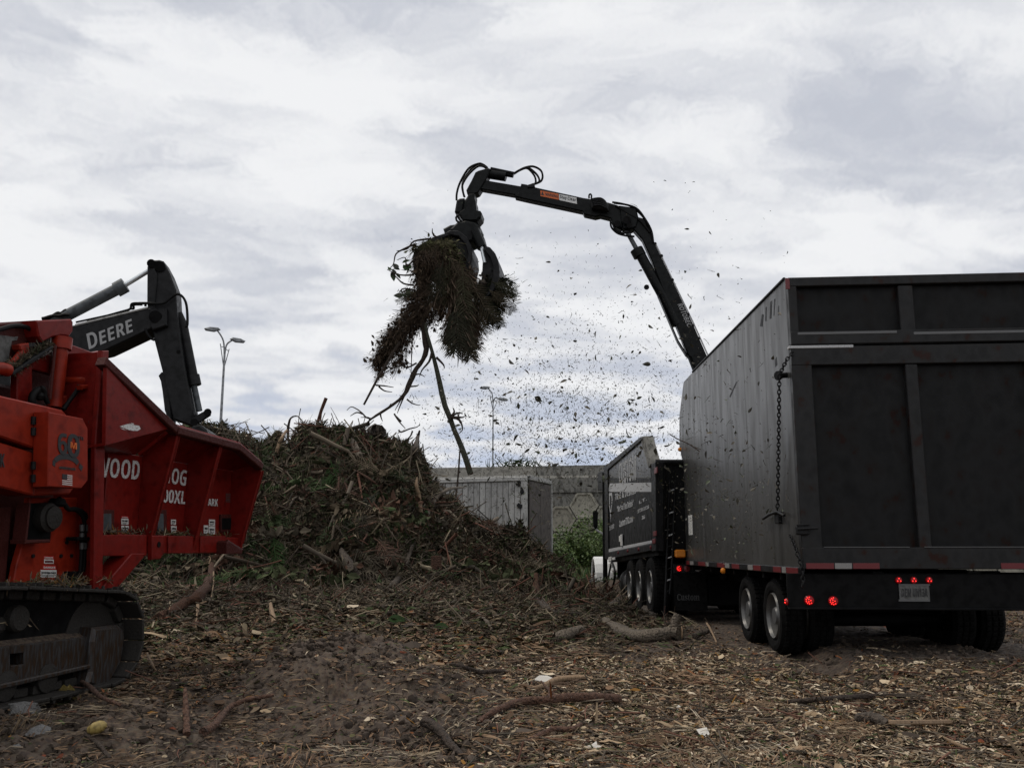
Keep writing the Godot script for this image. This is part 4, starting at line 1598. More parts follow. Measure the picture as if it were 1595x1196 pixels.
	obj("ladder_rail", lad, M.steel_dark, t)
	for i in 11:
		var y := 746.0 + i * 17.5
		var fr2 := (y - 734.0) / 224.0
		var b := MB.new()
		b.tube([ls.g(1043.5 - 8.0 * fr2, y + 1.5), ls.g(1052.5 - 9.0 * fr2, y - 1.5)], 0.014, 6)
		obj("rung", b, M.silver if i % 2 else M.steel_dark, t)
	# lights plate at the rear, mud flap with its faint name
	var pf := Face.new(c - f * 0.40, -f, r)
	var bp := MB.new()
	pf.block(bp, 1049, 878.5, 1250, 893, -0.05, 0.0, 0.008)
	obj("light_bar", bp, M.steel_dark, t)
	tail_light(t, pf.g(1058, 885.5, 0.0), -f, up, 0.052, 10)
	for q in [[1070, 885.5], [1087, 885.5]]:
		var b := MB.new()
		b.lathe(Transform3D(Basis(r, -f, r.cross(-f)), pf.g(q[0], q[1], 0.0)), [Vector2(0.052, 0), Vector2(0.052, 0.014), Vector2(0, 0.022)], 16)
		obj("lens", b, M.red_reflector if q[0] < 1080 else M.silver, t)
	var am := MB.new()
	pf.block(am, 1052, 856, 1069, 868.5, -0.02, 0.10, 0.02)
	obj("beacon", am, M.amber, t)
	var wp := MB.new()
	pf.block(wp, 1069.5, 866, 1074, 875.5, -0.02, 0.02, 0.004)
	obj("white_bracket", wp, M.sticker, t)
	for q in [[1050, 1103], [1200, 1250]]:
		var mf := MB.new()
		pf.block(mf, q[0], 894, q[1], 951, -0.03, -0.015, 0.004)
		obj("mud_flap", mf, M.rubber, t)
	var hitch := MB.new()
	pf.block(hitch, 1104, 894, 1160, 944, -0.9, -0.5, 0.03)
	obj("hitch_frame", hitch, M.black, t)
	letters("faint_name", "Custom", pf.g(1055, 935, -0.013), pf.g(1090, 935, -0.013), pf.g(1055, 925, -0.013), -f, M.dim_letter, t, true, true)
	# chassis and running gear
	var ch := MB.new()
	for k in [0.8, 1.6]:
		ch.prism([c + r * k - up * 0.12 - f * 0.2, c + r * (k + 0.1) - up * 0.12 - f * 0.2, c + r * (k + 0.1) - up * 0.42 - f * 0.2, c + r * k - up * 0.42 - f * 0.2], f * (blen + 3.4), 0.01)
	obj("chassis", ch, M.black, t)
	var w0 := T.g(1029.5, 914, -0.2)
	var sw := (w0 - c).dot(f)
	var base_up := (w0 - c).dot(up)
	for i in 3:
		var wc := c + f * (sw + i * 1.32) + up * base_up
		for inner2 in 2:
			wheel(t, wc + r * inner2 * 0.33, -r, up, 0.525, 0.28, 0.29, true)
			wheel(t, wc + r * (wd - inner2 * 0.33), r, up, 0.525, 0.28, 0.29, true)
		var axl := MB.new()
		axl.tube([wc + r * 0.5, wc + r * (wd - 0.5)], 0.1, 8)
		obj("axle", axl, M.black, t)
	var tank := MB.new()
	var tc := T.g(971, 908, -0.12)
	var ts := (tc - c).dot(f)
	tank.lathe(Transform3D(Basis(r, f, r.cross(f)), tc + r * 0.34 - f * 0.6), [Vector2(0, 0), Vector2(0.3, 0.01), Vector2(0.33, 0.05), Vector2(0.33, 1.5), Vector2(0.3, 1.54), Vector2(0, 1.55)], 24)
	obj("fuel_tank", tank, M.steel_dark, t)
	for k in [0.12, 0.3, 0.48, 1.2]:
		var b := MB.new()
		b.lathe(Transform3D(Basis(r, f, r.cross(f)), tc + r * 0.34 + f * (k - 0.6)), [Vector2(0.33, 0), Vector2(0.345, 0.005), Vector2(0.345, 0.05), Vector2(0.33, 0.055)], 24)
		obj("tank_band", b, M.rim, t)
	# white cab and hood ahead of the body
	var cab := MB.new()
	var g0 := c + f * (blen + 0.35) + r * 0.34
	cab.prism([g0 - up * 0.35, g0 + f * 1.7 - up * 0.35, g0 + f * 1.75 + up * 0.75, g0 + f * 1.3 + up * 1.45, g0 + up * 1.45], r * (wd - 0.68), 0.06)
	obj("cab", cab, M.white, t)
	var cb := MB.new()
	cb.prism([g0 - r * 0.05 - up * 0.5 - f * 0.12, g0 + r * (wd - 0.7) - up * 0.5 - f * 0.12, g0 + r * (wd - 0.7) + up * 1.3 - f * 0.12, g0 - r * 0.05 + up * 1.3 - f * 0.12], f * 0.06, 0.01)
	obj("cab_back", cb, M.black, t)
	var wn := MB.new()
	wn.prism([g0 + f * 0.5 + up * 0.75 - r * 0.006, g0 + f * 1.6 + up * 0.75 - r * 0.006, g0 + f * 1.2 + up * 1.3 - r * 0.006, g0 + f * 0.5 + up * 1.3 - r * 0.006], r * 0.012, 0.002)
	wn.prism([g0 + f * 1.765 + up * 0.8 + r * 0.15, g0 + f * 1.765 + up * 0.8 + r * (wd - 0.3), g0 + f * 1.345 + up * 1.4 + r * (wd - 0.4), g0 + f * 1.345 + up * 1.4 + r * 0.25], (f + up * 0.6).normalized() * 0.012, 0.002)
	obj("window", wn, M.glass, t)
	var hd := MB.new()
	hd.prism([g0 + f * 1.7 - up * 0.3 + r * 0.4, g0 + f * 3.5 - up * 0.3 + r * 0.5, g0 + f * 3.45 + up * 0.4 + r * 0.5, g0 + f * 1.7 + up * 0.7 + r * 0.4], r * 1.5, 0.08)
	obj("hood", hd, M.white, t)
	for side2 in 2:
		var fd := MB.new()
		var fc := g0 + f * 2.75 - up * 0.62 + r * (-0.38 if side2 == 0 else wd - 0.7)
		var arc := []
		for i in 9:
			var a := PI * i / 8.0
			arc.append(fc + f * cos(a) * 0.68 + up * sin(a) * 0.72)
		for i in range(8, -1, -1):
			var a := PI * i / 8.0
			arc.append(fc + f * cos(a) * 0.6 + up * sin(a) * 0.64)
		fd.prism(arc, r * 0.5, 0.03)
		obj("fender", fd, M.white, t)
		wheel(t, fc + r * (0.03 if side2 == 0 else 0.47), -r if side2 == 0 else r, up, 0.525, 0.3, 0.29, false)
	var bu := MB.new()
	bu.prism([g0 + f * 3.6 - up * 0.75 + r * -0.05, g0 + f * 3.6 - up * 0.4 + r * -0.05, g0 + f * 3.75 - up * 0.4 + r * -0.05, g0 + f * 3.75 - up * 0.75 + r * -0.05], r * wd, 0.03)
	obj("front_bumper", bu, M.chrome, t)
	# exhaust post, mirror, hoses behind the cab
	var ex := MB.new()
	ex.tube([T.g(943, 735, 0.02) + f * 0.2, T.g(944.5, 925, 0.02) + f * 0.2], 0.06, 10)
	obj("exhaust_stack", ex, M.black, t)
	var mi := MB.new()
	var mc := g0 + f * 1.35
	var mf2 := Face.new(mc, -f, r)
	mf2.slab(mi, [[923.5, 797], [926, 795], [930, 795], [932, 798], [931, 822], [928, 824], [924.5, 820]], -0.03, 0.06, 0.02)
	obj("wing_mirror", mi, M.black, t)
	var ma := MB.new()
	ma.tube([mf2.g(925, 820), mf2.g(930, 826), mf2.g(937, 830), mf2.g(946, 838)], 0.03, 6)
	obj("mirror_arm", ma, M.silver, t)
	var wt := MB.new()
	for q in [[947.5, 868, 952, 874], [948, 877, 953, 884], [953.5, 868.5, 957, 872], [964, 835, 967, 843], [966, 833, 968.5, 850]]:
		T.block(wt, q[0], q[1], q[2], q[3], 0.02, 0.05, 0.005)
	obj("white_tag", wt, M.sticker, t)
	var hs := MB.new()
	hs.tube(spline([T.g(950, 866, 0.0), T.g(958, 890, 0.06), T.g(955, 912, 0.02), T.g(948, 920, 0.04)]), 0.025, 6)
	hs.tube(spline([T.g(955, 868, 0.0), T.g(950, 888, 0.08), T.g(946, 912, 0.05)]), 0.025, 6)
	obj("hose", hs, M.hose, t)


# ---------------------------------------------------------------- the loader crane
func build_crane() -> void:
	var D := 16.7
	var n := Vector3(-0.12, 0, 1).normalized()
	var K := Face.new(at(985, 330, D), n, Vector3(1, 0, 0.12))
	var base := K.g(1150, 680)
	base.y = 0
	var t := thing("loader_crane", "black knuckleboom loader crane reaching left from behind the trailer with its grapple", "crane", base)
	var conv := func(list: Array, sc: float, ox: float, oy: float) -> Array:
		var out := []
		for q in list:
			out.append([q[0] * sc + ox, q[1] * sc + oy])
		return out
	var z4 := 0.26756
	# main boom
	var mb := MB.new()
	K.slab(mb, conv.call([[585, 250], [640, 245], [652, 290], [690, 300], [748, 445], [850, 660], [965, 900], [1055, 1105], [1310, 1640], [1190, 1690], [985, 1200], [912, 1020], [802, 735], [730, 545], [674, 420], [622, 362], [575, 335]], z4, 820, 260), -0.11, 0.11, 0.02)
	obj("main_boom", mb, M.boom_black, t)
	var rib := MB.new()
	K.slab(rib, conv.call([[765, 740], [800, 730], [920, 1015], [985, 1170], [960, 1110], [930, 1090], [880, 1010]], z4, 820, 260), -0.1, 0.13, 0.02)
	obj("boom_web", rib, M.boom_black, t)
	var cy := MB.new()
	cy.tube([K.g(820 + 650 * z4, 260 + 485 * z4, 0.03), K.g(820 + 800 * z4, 260 + 760 * z4, 0.03), K.g(820 + 880 * z4, 260 + 920 * z4, 0.03)], 0.095, 14)
	cy.tube([K.g(820 + 640 * z4, 260 + 480 * z4, 0.03), K.g(820 + 662 * z4, 260 + 520 * z4, 0.03)], 0.125, 14)
	obj("jib_cylinder", cy, M.boom_black, t)
	var rod := MB.new()
	rod.tube([K.g(820 + 572 * z4, 260 + 350 * z4, 0.03), K.g(820 + 648 * z4, 260 + 490 * z4, 0.03)], 0.045, 12)
	obj("jib_rod", rod, M.grey_cyl, t)
	var rod2 := MB.new()
	rod2.tube([K.g(820 + 945 * z4, 260 + 1080 * z4, 0.0), K.g(820 + 1030 * z4, 260 + 1300 * z4, 0.0), K.g(820 + 1120 * z4, 260 + 1560 * z4, 0.0)], 0.055, 12)
	obj("lift_rod", rod2, M.grey_cyl, t)
	# mast, standing between truck and trailer
	var mast := MB.new()
	var mt := K.g(1150, 668)
	mast.tube([Vector3(mt.x, 0.85, mt.z), Vector3(mt.x, mt.y + 0.1, mt.z)], [0.32, 0.24], 14)
	mast.tube([Vector3(mt.x - 0.15, 1.2, mt.z + 0.1), K.g(820 + 1120 * z4, 260 + 1560 * z4, 0.0)], 0.1, 10)
	mast.box(Transform3D(Basis.IDENTITY, Vector3(mt.x, 0.8, mt.z)), Vector3(1.6, 0.25, 0.7), 0.03)
	obj("mast", mast, M.boom_black, t)
	# outer jib, knuckle and thin extension
	var jb := MB.new()
	K.slab(jb, conv.call([[-30, 95], [0, 100], [30, 112], [330, 178], [375, 185], [480, 206], [545, 226], [585, 250], [600, 300], [575, 340], [545, 362], [510, 345], [490, 298], [430, 283], [400, 290], [335, 275], [326, 258], [0, 188], [-68, 172], [-68, 155], [-48, 148]], z4, 820, 260), -0.11, 0.11, 0.02)
	obj("outer_jib", jb, M.boom_black, t)
	var kn := MB.new()
	K.slab(kn, conv.call([[540, 222], [640, 236], [655, 300], [640, 350], [610, 362], [560, 362], [548, 300]], z4, 820, 260), -0.14, 0.14, 0.025)
	obj("knuckle", kn, M.boom_black, t)
	var pn := MB.new()
	for q in [[585, 308, 0.075], [600, 340, 0.05], [700, 700, 0.05], [530, 330, 0.06]]:
		pn.tube([K.g(820 + q[0] * z4, 260 + q[1] * z4, -0.24), K.g(820 + q[0] * z4, 260 + q[1] * z4, 0.24)], q[2], 14)
	obj("pivot_pin", pn, M.steel_dark, t)
	var z2 := 0.1505
	var ij := MB.new()
	K.slab(ij, conv.call([[470, 262], [1000, 352], [985, 452], [440, 355]], z2, 680, 240), -0.1, 0.1, 0.015)
	obj("inner_jib", ij, M.boom_black, t)
	var hd := MB.new()
	K.slab(hd, conv.call([[400, 185], [430, 168], [530, 140], [562, 150], [540, 200], [512, 262], [455, 355], [430, 395], [390, 412], [315, 410], [305, 370], [360, 270]], z2, 680, 240), -0.13, 0.13, 0.02)
	obj("jib_head", hd, M.boom_black, t)
	var ec := MB.new()
	ec.tube([K.g(680 + 520 * z2, 240 + 200 * z2, 0), K.g(680 + 720 * z2, 240 + 232 * z2, 0)], 0.10, 12)
	ec.tube([K.g(680 + 560 * z2, 240 + 150 * z2, 0.04), K.g(680 + 800 * z2, 240 + 200 * z2, 0.04)], 0.035, 8)
	ec.tube([K.g(680 + 700 * z2, 240 + 205 * z2, 0), K.g(680 + 795 * z2, 240 + 222 * z2, 0)], 0.05, 8)
	obj("extension_cylinder", ec, M.boom_black, t)
	for q in [[[524, 140], [480, 108], [430, 100], [330, 150], [245, 290], [210, 400], [206, 478]], [[520, 150], [470, 120], [420, 118], [345, 170], [272, 290], [272, 380], [290, 445]], [[530, 150], [480, 126], [425, 128], [350, 190], [290, 270], [265, 340], [285, 440]]]:
		var b := MB.new()
		b.tube(spline(K.pts(conv.call(q, z2, 680, 240), rng.randf_range(-0.12, 0.12))), 0.022, 6)
		obj("hose", b, M.hose, t)
	for q in [[[800, 205], [850, 170], [920, 138], [1000, 128], [1075, 165], [1098, 225], [1080, 280], [1010, 312]], [[800, 200], [870, 160], [940, 140], [1000, 175], [1050, 230], [1062, 285], [1010, 312]], [[800, 205], [860, 168], [930, 145], [980, 180], [1020, 240], [1024, 300], [985, 315]]]:
		var b := MB.new()
		b.tube(spline(K.pts(conv.call(q, z2, 680, 240), rng.randf_range(-0.12, 0.12))), 0.022, 6)
		obj("hose", b, M.hose, t)
	var br := MB.new()
	K.slab(br, conv.call([[935, 318], [1010, 295], [1018, 340], [940, 345]], z2, 680, 240), -0.14, 0.14, 0.01)
	obj("hose_bracket", br, M.steel_dark, t)
	for q in [[[500, 205], [560, 215], [640, 240], [690, 300], [728, 370], [740, 440]], [[510, 210], [600, 225], [660, 270], [705, 330], [735, 430]], [[490, 310], [495, 350], [530, 385], [580, 400], [630, 405]], [[520, 225], [600, 275], [660, 310], [720, 380]], [[500, 320], [520, 365], [560, 385], [600, 378]]]:
		var b := MB.new()
		b.tube(spline(K.pts(conv.call(q, z4, 820, 260), rng.randf_range(0.1, 0.24))), 0.02, 6)
		obj("hose", b, M.hose, t)
	var vb := MB.new()
	K.slab(vb, conv.call([[370, 185], [440, 178], [480, 215], [478, 250], [380, 235]], z4, 820, 260), 0.14, 0.28, 0.03)
	for i in 5:
		vb.tube(spline(K.pts(conv.call([[375 + i * 4, 188 + i * 9], [430, 182 + i * 10], [462, 205 + i * 8], [470, 240]], z4, 820, 260), 0.3)), 0.018, 6)
	obj("valve_block", vb, M.steel_dark, t)
	var eye := MB.new()
	eye.tube(spline(K.pts(conv.call([[365, 182], [365, 165], [372, 158], [379, 166], [378, 184]], z4, 820, 260), 0.0)), 0.018, 6)
	obj("lifting_eye", eye, M.steel_dark, t)
	# steel pipes clipped along the back of the boom
	for k in [0.03, 0.09]:
		var b := MB.new()
		b.tube(K.pts(conv.call([[752, 445], [856, 665], [972, 905], [1062, 1105]], z4, 820, 260), k), 0.014, 6)
		obj("pipe", b, M.silver, t)
	for q in [[748, 450], [785, 520], [848, 660], [940, 860], [965, 925], [1000, 1000]]:
		var b := MB.new()
		b.ball(K.g(820 + q[0] * z4, 260 + q[1] * z4, 0.06), Vector3(0.04, 0.035, 0.08), 8)
		obj("pipe_clip", b, M.steel_dark, t)
	# stickers and lettering
	var s1 := MB.new()
	var z8 := 0.06897
	K.slab(s1, conv.call([[170, 240], [580, 318], [590, 452], [175, 368]], z8, 830, 280), 0.11, 0.114, 0.0005)
	var st1 := obj("warning_sticker", s1, M.orange, t)
	letters("text", "WARNING", K.g(849.5, 304.5, 0.113), K.g(869, 308.4, 0.113), K.g(849.5, 300, 0.113), n, M.ink, st1)
	var tr := MB.new()
	K.slab(tr, [[842.6, 303.3], [845, 297.5], [847.4, 304.4]], 0.113, 0.117, 0.0005)
	obj("warning_triangle", tr, M.ink, st1)
	var s2 := MB.new()
	K.slab(s2, conv.call([[590, 322], [985, 402], [998, 545], [600, 458]], z8, 830, 280), 0.11, 0.114, 0.0005)
	var st2 := obj("notice_sticker", s2, M.white, t)
	letters("text", "Stay Clear", K.g(872.3, 310.3, 0.113), K.g(897, 315.6, 0.113), K.g(872.3, 303.5, 0.113), n, M.ink, st2)
	var top_l := K.g(820 + 880 * z4, 260 + 800 * z4, 0.113)
	var low_l := K.g(820 + 938 * z4, 260 + 930 * z4, 0.113)
	var wide := K.g(820 + 908 * z4, 260 + 795 * z4, 0.113)
	letters("boom_name", "ROTOBEC", top_l, low_l, wide, n, M.grey_letter, t)
	# swivel and grapple
	var rt := MB.new()
	K.slab(rt, conv.call([[330, 400], [392, 400], [388, 450], [400, 480], [410, 575], [450, 580], [466, 605], [458, 650], [420, 692], [350, 696], [270, 690], [222, 620], [225, 590], [270, 560], [280, 480], [310, 440]], z2, 680, 240), -0.2, 0.2, 0.04)
	obj("swivel", rt, M.boom_black, t)
	var rb := MB.new()
	K.slab(rb, conv.call([[205, 472], [235, 455], [285, 450], [292, 470], [268, 600], [215, 612], [184, 595]], z2, 680, 240), -0.16, 0.18, 0.03)
	obj("swivel_motor", rb, M.boom_black, t)
	for q in [[[205, 655], [215, 640], [240, 680], [300, 730], [380, 760], [400, 790]], [[200, 650], [210, 690], [260, 720], [330, 770], [380, 780]]]:
		var b := MB.new()
		b.tube(spline(K.pts(conv.call(q, z2, 680, 240), 0.24)), 0.022, 6)
		obj("hose", b, M.hose, t)
	var z3 := 0.26756
	var gh := MB.new()
	K.slab(gh, conv.call([[640, 432], [690, 420], [745, 432], [775, 455], [772, 490], [750, 500], [735, 540], [690, 560], [660, 520], [620, 500], [600, 470]], z3, 540, 230), -0.28, 0.28, 0.04)
	obj("grapple_head", gh, M.boom_black, t)
	var arms := [[[[560, 470], [600, 448], [660, 440], [668, 470], [620, 500], [570, 500]]], [[[690, 470], [730, 440], [790, 500], [802, 545], [790, 580], [745, 560]]]]
	for q in arms:
		var b := MB.new()
		K.slab(b, conv.call(q[0], z3, 540, 230), -0.2, 0.2, 0.03)
		obj("grapple_arm", b, M.boom_black, t)
	# two curved clam shells
	var shells := [[[[555, 505], [600, 480], [650, 482], [700, 520], [725, 570], [732, 640], [715, 700], [680, 740], [640, 790], [655, 730], [690, 680], [705, 620], [690, 560], [650, 515], [600, 505]], -0.42, 0.42], [[[800, 568], [835, 580], [865, 615], [882, 660], [890, 720], [880, 790], [850, 840], [800, 880], [830, 820], [850, 750], [850, 690], [835, 640], [805, 600]], -0.48, 0.48], [[[380, 640], [395, 600], [430, 560], [500, 520], [560, 500], [600, 505], [520, 545], [450, 590], [420, 640], [410, 720], [440, 800], [480, 850], [420, 800], [388, 720]], -0.45, 0.45]]
	for q in shells:
		var b := MB.new()
		K.slab(b, conv.call(q[0], z3, 540, 230), q[1], q[2], 0.015)
		obj("grapple_shell", b, M.steel_dark, t)
	var cheek := MB.new()
	K.slab(cheek, conv.call([[800, 568], [835, 580], [865, 615], [884, 665], [892, 725], [886, 785], [845, 838], [798, 842], [786, 760], [792, 650]], z3, 540, 230), 0.30, 0.34, 0.008)
	K.slab(cheek, conv.call([[610, 500], [660, 486], [705, 525], [728, 580], [735, 650], [722, 735], [665, 770], [618, 700], [598, 570]], z3, 540, 230), 0.26, 0.30, 0.008)
	obj("shell_cheek", cheek, M.steel_dark, t)
	var g1 := MB.new()
	g1.tube([K.g(540 + 745 * z3, 230 + 478 * z3, 0.36), K.g(540 + 787 * z3, 230 + 578 * z3, 0.36)], 0.085, 12)
	obj("grapple_cylinder", g1, M.boom_black, t)
	var g2 := MB.new()
	g2.tube([K.g(540 + 783 * z3, 230 + 572 * z3, 0.36), K.g(540 + 804 * z3, 230 + 670 * z3, 0.36)], 0.035, 12)
	obj("grapple_rod", g2, M.chrome, t)


# ---------------------------------------------------------------- what the grapple holds
func build_load() -> void:
	var d := 16.6
	var z := 0.26756
	var spot := func(x: float, y: float, off: float) -> Vector3: return at(540 + x * z, 230 + y * z, d - off)
	var t := thing("brush_load", "shaggy bundle of brown palm fronds and brush clamped in the grapple", "brush load", at(690, 430, d))
	var core := MB.new()
	for q in [[550, 720, 0.30, 0.36], [500, 660, 0.2, 0.24], [640, 860, 0.2, 0.4], [430, 950, 0.15, 0.17], [360, 1030, 0.11, 0.16], [280, 1130, 0.07, 0.1], [790, 800, 0.13, 0.17], [560, 900, 0.22, 0.22], [680, 1000, 0.08, 0.2]]:
		var rough_ball = clod_mesh(int(q[0])).surface_get_arrays(0)[Mesh.ARRAY_VERTEX]
		var bc: Vector3 = spot.call(q[0], q[1], -0.15)
		var bz := Vector3(q[2], q[3], 0.26) * 1.8
		for m in range(0, rough_ball.size(), 3):
			core.tri(bc + rough_ball[m] * bz, bc + rough_ball[m + 1] * bz, bc + rough_ball[m + 2] * bz, rough_ball[m] + rough_ball[m + 1] + rough_ball[m + 2])
	obj("core", core, M.heap_core, t)
	# [from x, y] [to x, y] width px, blade length, count, colour kind
	var flows := [
		[[520, 600], [620, 840], 105, 0.42, 2600, 0], [[560, 560], [640, 740], 75, 0.34, 1700, 1], [[640, 720], [680, 1120], 85, 0.6, 3600, 2],
		[[700, 780], [735, 1060], 48, 0.45, 1700, 2], [[700, 720], [740, 860], 46, 0.3, 900, 0], [[450, 620], [440, 860], 60, 0.34, 1900, 0], [[520, 860], [420, 980], 110, 0.36, 1500, 0],
		[[430, 930], [230, 1150], 75, 0.34, 3000, 0], [[300, 1090], [165, 1250], 55, 0.30, 1700, 0], [[190, 1200], [185, 1330], 35, 0.22, 420, 0],
		[[800, 760], [960, 770], 26, 0.26, 420, 3], [[780, 810], [960, 840], 34, 0.3, 620, 3], [[790, 870], [900, 930], 36, 0.3, 620, 3], [[760, 900], [850, 1000], 34, 0.3, 520, 3],
		[[330, 840], [400, 880], 50, 0.3, 400, 0], [[520, 550], [370, 580], 30, 0.26, 420, 1], [[480, 550], [600, 560], 30, 0.26, 420, 1], [[620, 1000], [600, 1120], 50, 0.4, 500, 2],
		[[360, 1000], [300, 1260], 55, 0.3, 420, 0], [[330, 1160], [260, 1300], 40, 0.26, 260, 0],
	]
	var blades := PackedFloat32Array()
	var shreds := PackedFloat32Array()
	var bits := PackedFloat32Array()
	for f in flows:
		var a: Vector3 = spot.call(f[0][0], f[0][1], 0.0)
		var e: Vector3 = spot.call(f[1][0], f[1][1], 0.0)
		var dir := (e - a).normalized()
		var across := dir.cross(Vector3.BACK).normalized()
		var half: float = f[2] * z / 86.0
		for i in int(f[4] * 0.8):
			var q := rng.randf()
			var w := TAU * rng.randf()
			var rr := sqrt(rng.randf()) * (1.0 - 0.35 * q)
			var p := a.lerp(e, q) + across * cos(w) * rr * half + Vector3.BACK * (sin(w) * rr * minf(half * 1.2, 0.42) - 0.12)
			var out := across * cos(w) * 0.35 + Vector3.BACK * sin(w) * 0.3
			if f[5] == 3:
				out = Vector3(0.25, -0.3, 0) + out * 0.3
			var g := (dir + out + Vector3(rng.randfn(), rng.randfn() - 0.3, rng.randfn()) * (0.16 if f[5] == 2 else 0.38)).normalized()
			var s: float = f[3] * rng.randf_range(0.5, 1.25)
			var col := pick([[0.055, 0.039, 0.028], [0.07, 0.05, 0.036], [0.045, 0.033, 0.024], [0.095, 0.07, 0.048]])
			if f[5] == 1:
				col = pick([[0.075, 0.082, 0.036], [0.105, 0.095, 0.052], [0.06, 0.054, 0.032]])
			elif f[5] == 2:
				col = pick([[0.10, 0.07, 0.05], [0.06, 0.044, 0.032], [0.14, 0.105, 0.075], [0.075, 0.05, 0.038]])
			elif f[5] == 3:
				col = pick([[0.022, 0.026, 0.016], [0.03, 0.034, 0.02]])
			var bs := lay(g, Vector3(rng.randfn(), rng.randfn(), rng.randfn()))
			if rng.randf() < 0.10:
				p += out * rng.randf_range(0.1, 0.5)
				s *= 0.7
			var kind := rng.randf()
			if kind < 0.5:
				push(blades, bs.scaled_local(Vector3(s * 0.55, s, s)), p + g * s * 0.25, col)
			elif kind < 0.78:
				push(shreds, bs.scaled_local(Vector3(s * 0.5, s * 0.6, s * 0.9)), p, col)
			else:
				push(bits, any_turn().scaled_local(Vector3.ONE * rng.randf_range(0.05, 0.13)), p + Vector3(rng.randfn(), rng.randfn(), rng.randfn()) * 0.06, col)
	many("palm_blades", shred_mesh(401, 0.022, 0.30), M.litter, blades, t)
	many("bark_shreds", twig_mesh(402, 0.011, 3), M.litter, shreds, t)
	many("leaves", leaf_mesh(3, 0.3, 0.5), M.litter, bits, t)
	var fr := PackedFloat32Array()
	for q in [[600, 640, 60, 260, 0.8], [640, 680, 60, 300, 0.9], [670, 700, 40, 320, 1.0], [560, 660, -20, 300, 0.8], [720, 760, 90, 320, 1.0], [840, 780, 200, 60, 0.55], [830, 830, 190, 110, 0.6], [810, 880, 150, 160, 0.6], [770, 920, 90, 190, 0.55], [400, 840, -120, 60, 0.4], [640, 900, 10, 300, 1.0], [680, 960, 40, 300, 0.9]]:
		for k in 3:
			var p: Vector3 = spot.call(q[0], q[1], rng.randf_range(0.0, 0.28))
			push(fr, lay(Vector3(q[2] + rng.randfn() * 40, -q[3] + rng.randfn() * 40, rng.randf_range(-60, 120)), Vector3(rng.randfn(), rng.randfn(), 1.5)).scaled_local(Vector3.ONE * q[4]), p, pick([[0.035, 0.034, 0.02], [0.05, 0.04, 0.026], [0.026, 0.026, 0.017]]))
	many("fronds", frond_mesh(403, 16, 0.5), M.litter, fr, t)
	var sp := MB.new()
	for q in [[[400, 560], [330, 590], [285, 620], [270, 680], [235, 712]], [[390, 740], [310, 740], [240, 712]], [[400, 640], [350, 690], [340, 640], [300, 650]], [[390, 800], [330, 790], [290, 755], [255, 720]], [[520, 520], [500, 500], [498, 470]], [[400, 830], [330, 820], [300, 850]], [[480, 530], [390, 545], [350, 590], [290, 600]]]:
		var line := []
		for w in q:
			line.append(spot.call(w[0], w[1], 0.1 + rng.randf() * 0.1))
		sp.tube(spline(line, 4), ramp([0.022, 0.014, 0.006], (line.size() - 1) * 4 + 1), 5)
	obj("twig_spray", sp, M.bark[1], t)
	var lf := MB.new()
	var lm := leaf_mesh()
	for q in [[345, 700], [360, 690], [330, 712], [290, 705], [275, 720], [262, 730], [300, 650], [285, 690], [250, 705], [320, 830], [300, 860], [335, 860], [360, 840], [320, 780], [345, 660], [300, 745], [270, 750], [355, 715]]:
		var arr := lm.surface_get_arrays(0)
		var c: Vector3 = spot.call(q[0], q[1], 0.15)
		var bs := any_turn().scaled_local(Vector3.ONE * rng.randf_range(0.12, 0.2))
		var vv: PackedVector3Array = arr[Mesh.ARRAY_VERTEX]
		for k in range(0, vv.size(), 3):
			lf.tri(c + bs * vv[k], c + bs * vv[k + 1], c + bs * vv[k + 2], bs * Vector3.UP)
	obj("spray_leaves", lf, M.leaf if false else M.green_leaf, t)
	# the long trunk and the forked branch that hang out of it
	var z6 := 0.21739
	var sp6 := func(x: float, y: float, off: float) -> Vector3: return at(540 + x * z6, 500 + y * z6, d - off)
	var tr := thing("hanging_limb", "long thin bare trunk dangling straight down from the grapple load to the wall top", "branch", sp6.call(575, 90, 0.0))
	var b := MB.new()
	var line := []
	for q in [[560, 20], [575, 90], [612, 220], [640, 330], [665, 440], [682, 520], [705, 610], [740, 695], [770, 780], [812, 880], [850, 980], [888, 1095]]:
		line.append(sp6.call(q[0], q[1], 0.1))
	b.tube(line, ramp([0.026, 0.034, 0.046, 0.05, 0.045, 0.05, 0.056], line.size()), 9, true, 0.08, rng)
	obj("trunk", b, M.bark[4], tr)
	var en := MB.new()
	en.tube([line[-1].lerp(line[-2], 0.5), line[-1] + (line[-1] - line[-2]) * 0.04], [0.058, 0.05], 9, true, 0.1, rng)
	obj("broken_end", en, M.rotten_wood, tr)
	var sh := MB.new()
	for q in [[[735, 690], [790, 700], [820, 730], [828, 780], [800, 808]], [[745, 690], [800, 690], [830, 690], [850, 680]], [[750, 680], [770, 650], [760, 620]], [[820, 730], [800, 690], [810, 650]], [[740, 690], [790, 660], [830, 660]], [[610, 230], [590, 290], [540, 350], [520, 400]], [[640, 260], [690, 310], [700, 340]]]:
		var l2 := []
		for w in q:
			l2.append(sp6.call(w[0], w[1], 0.12 + rng.randf() * 0.08))
		sh.tube(spline(l2, 4), ramp([0.028, 0.018, 0.006], (l2.size() - 1) * 4 + 1), 5)
	obj("side_shoot", sh, M.bark[1], tr)
	var fb := thing("hanging_branch", "dark crooked branch with fine twigs hanging down left from the grapple load", "branch", sp6.call(575, 200, 0.0))
	b = MB.new()
	line = []
	for q in [[540, -40], [548, 40], [560, 120], [572, 200], [545, 275], [500, 340], [470, 400], [440, 470], [410, 530], [340, 592], [250, 652], [175, 700], [135, 745], [108, 795]]:
		line.append(sp6.call(q[0], q[1], 0.0))
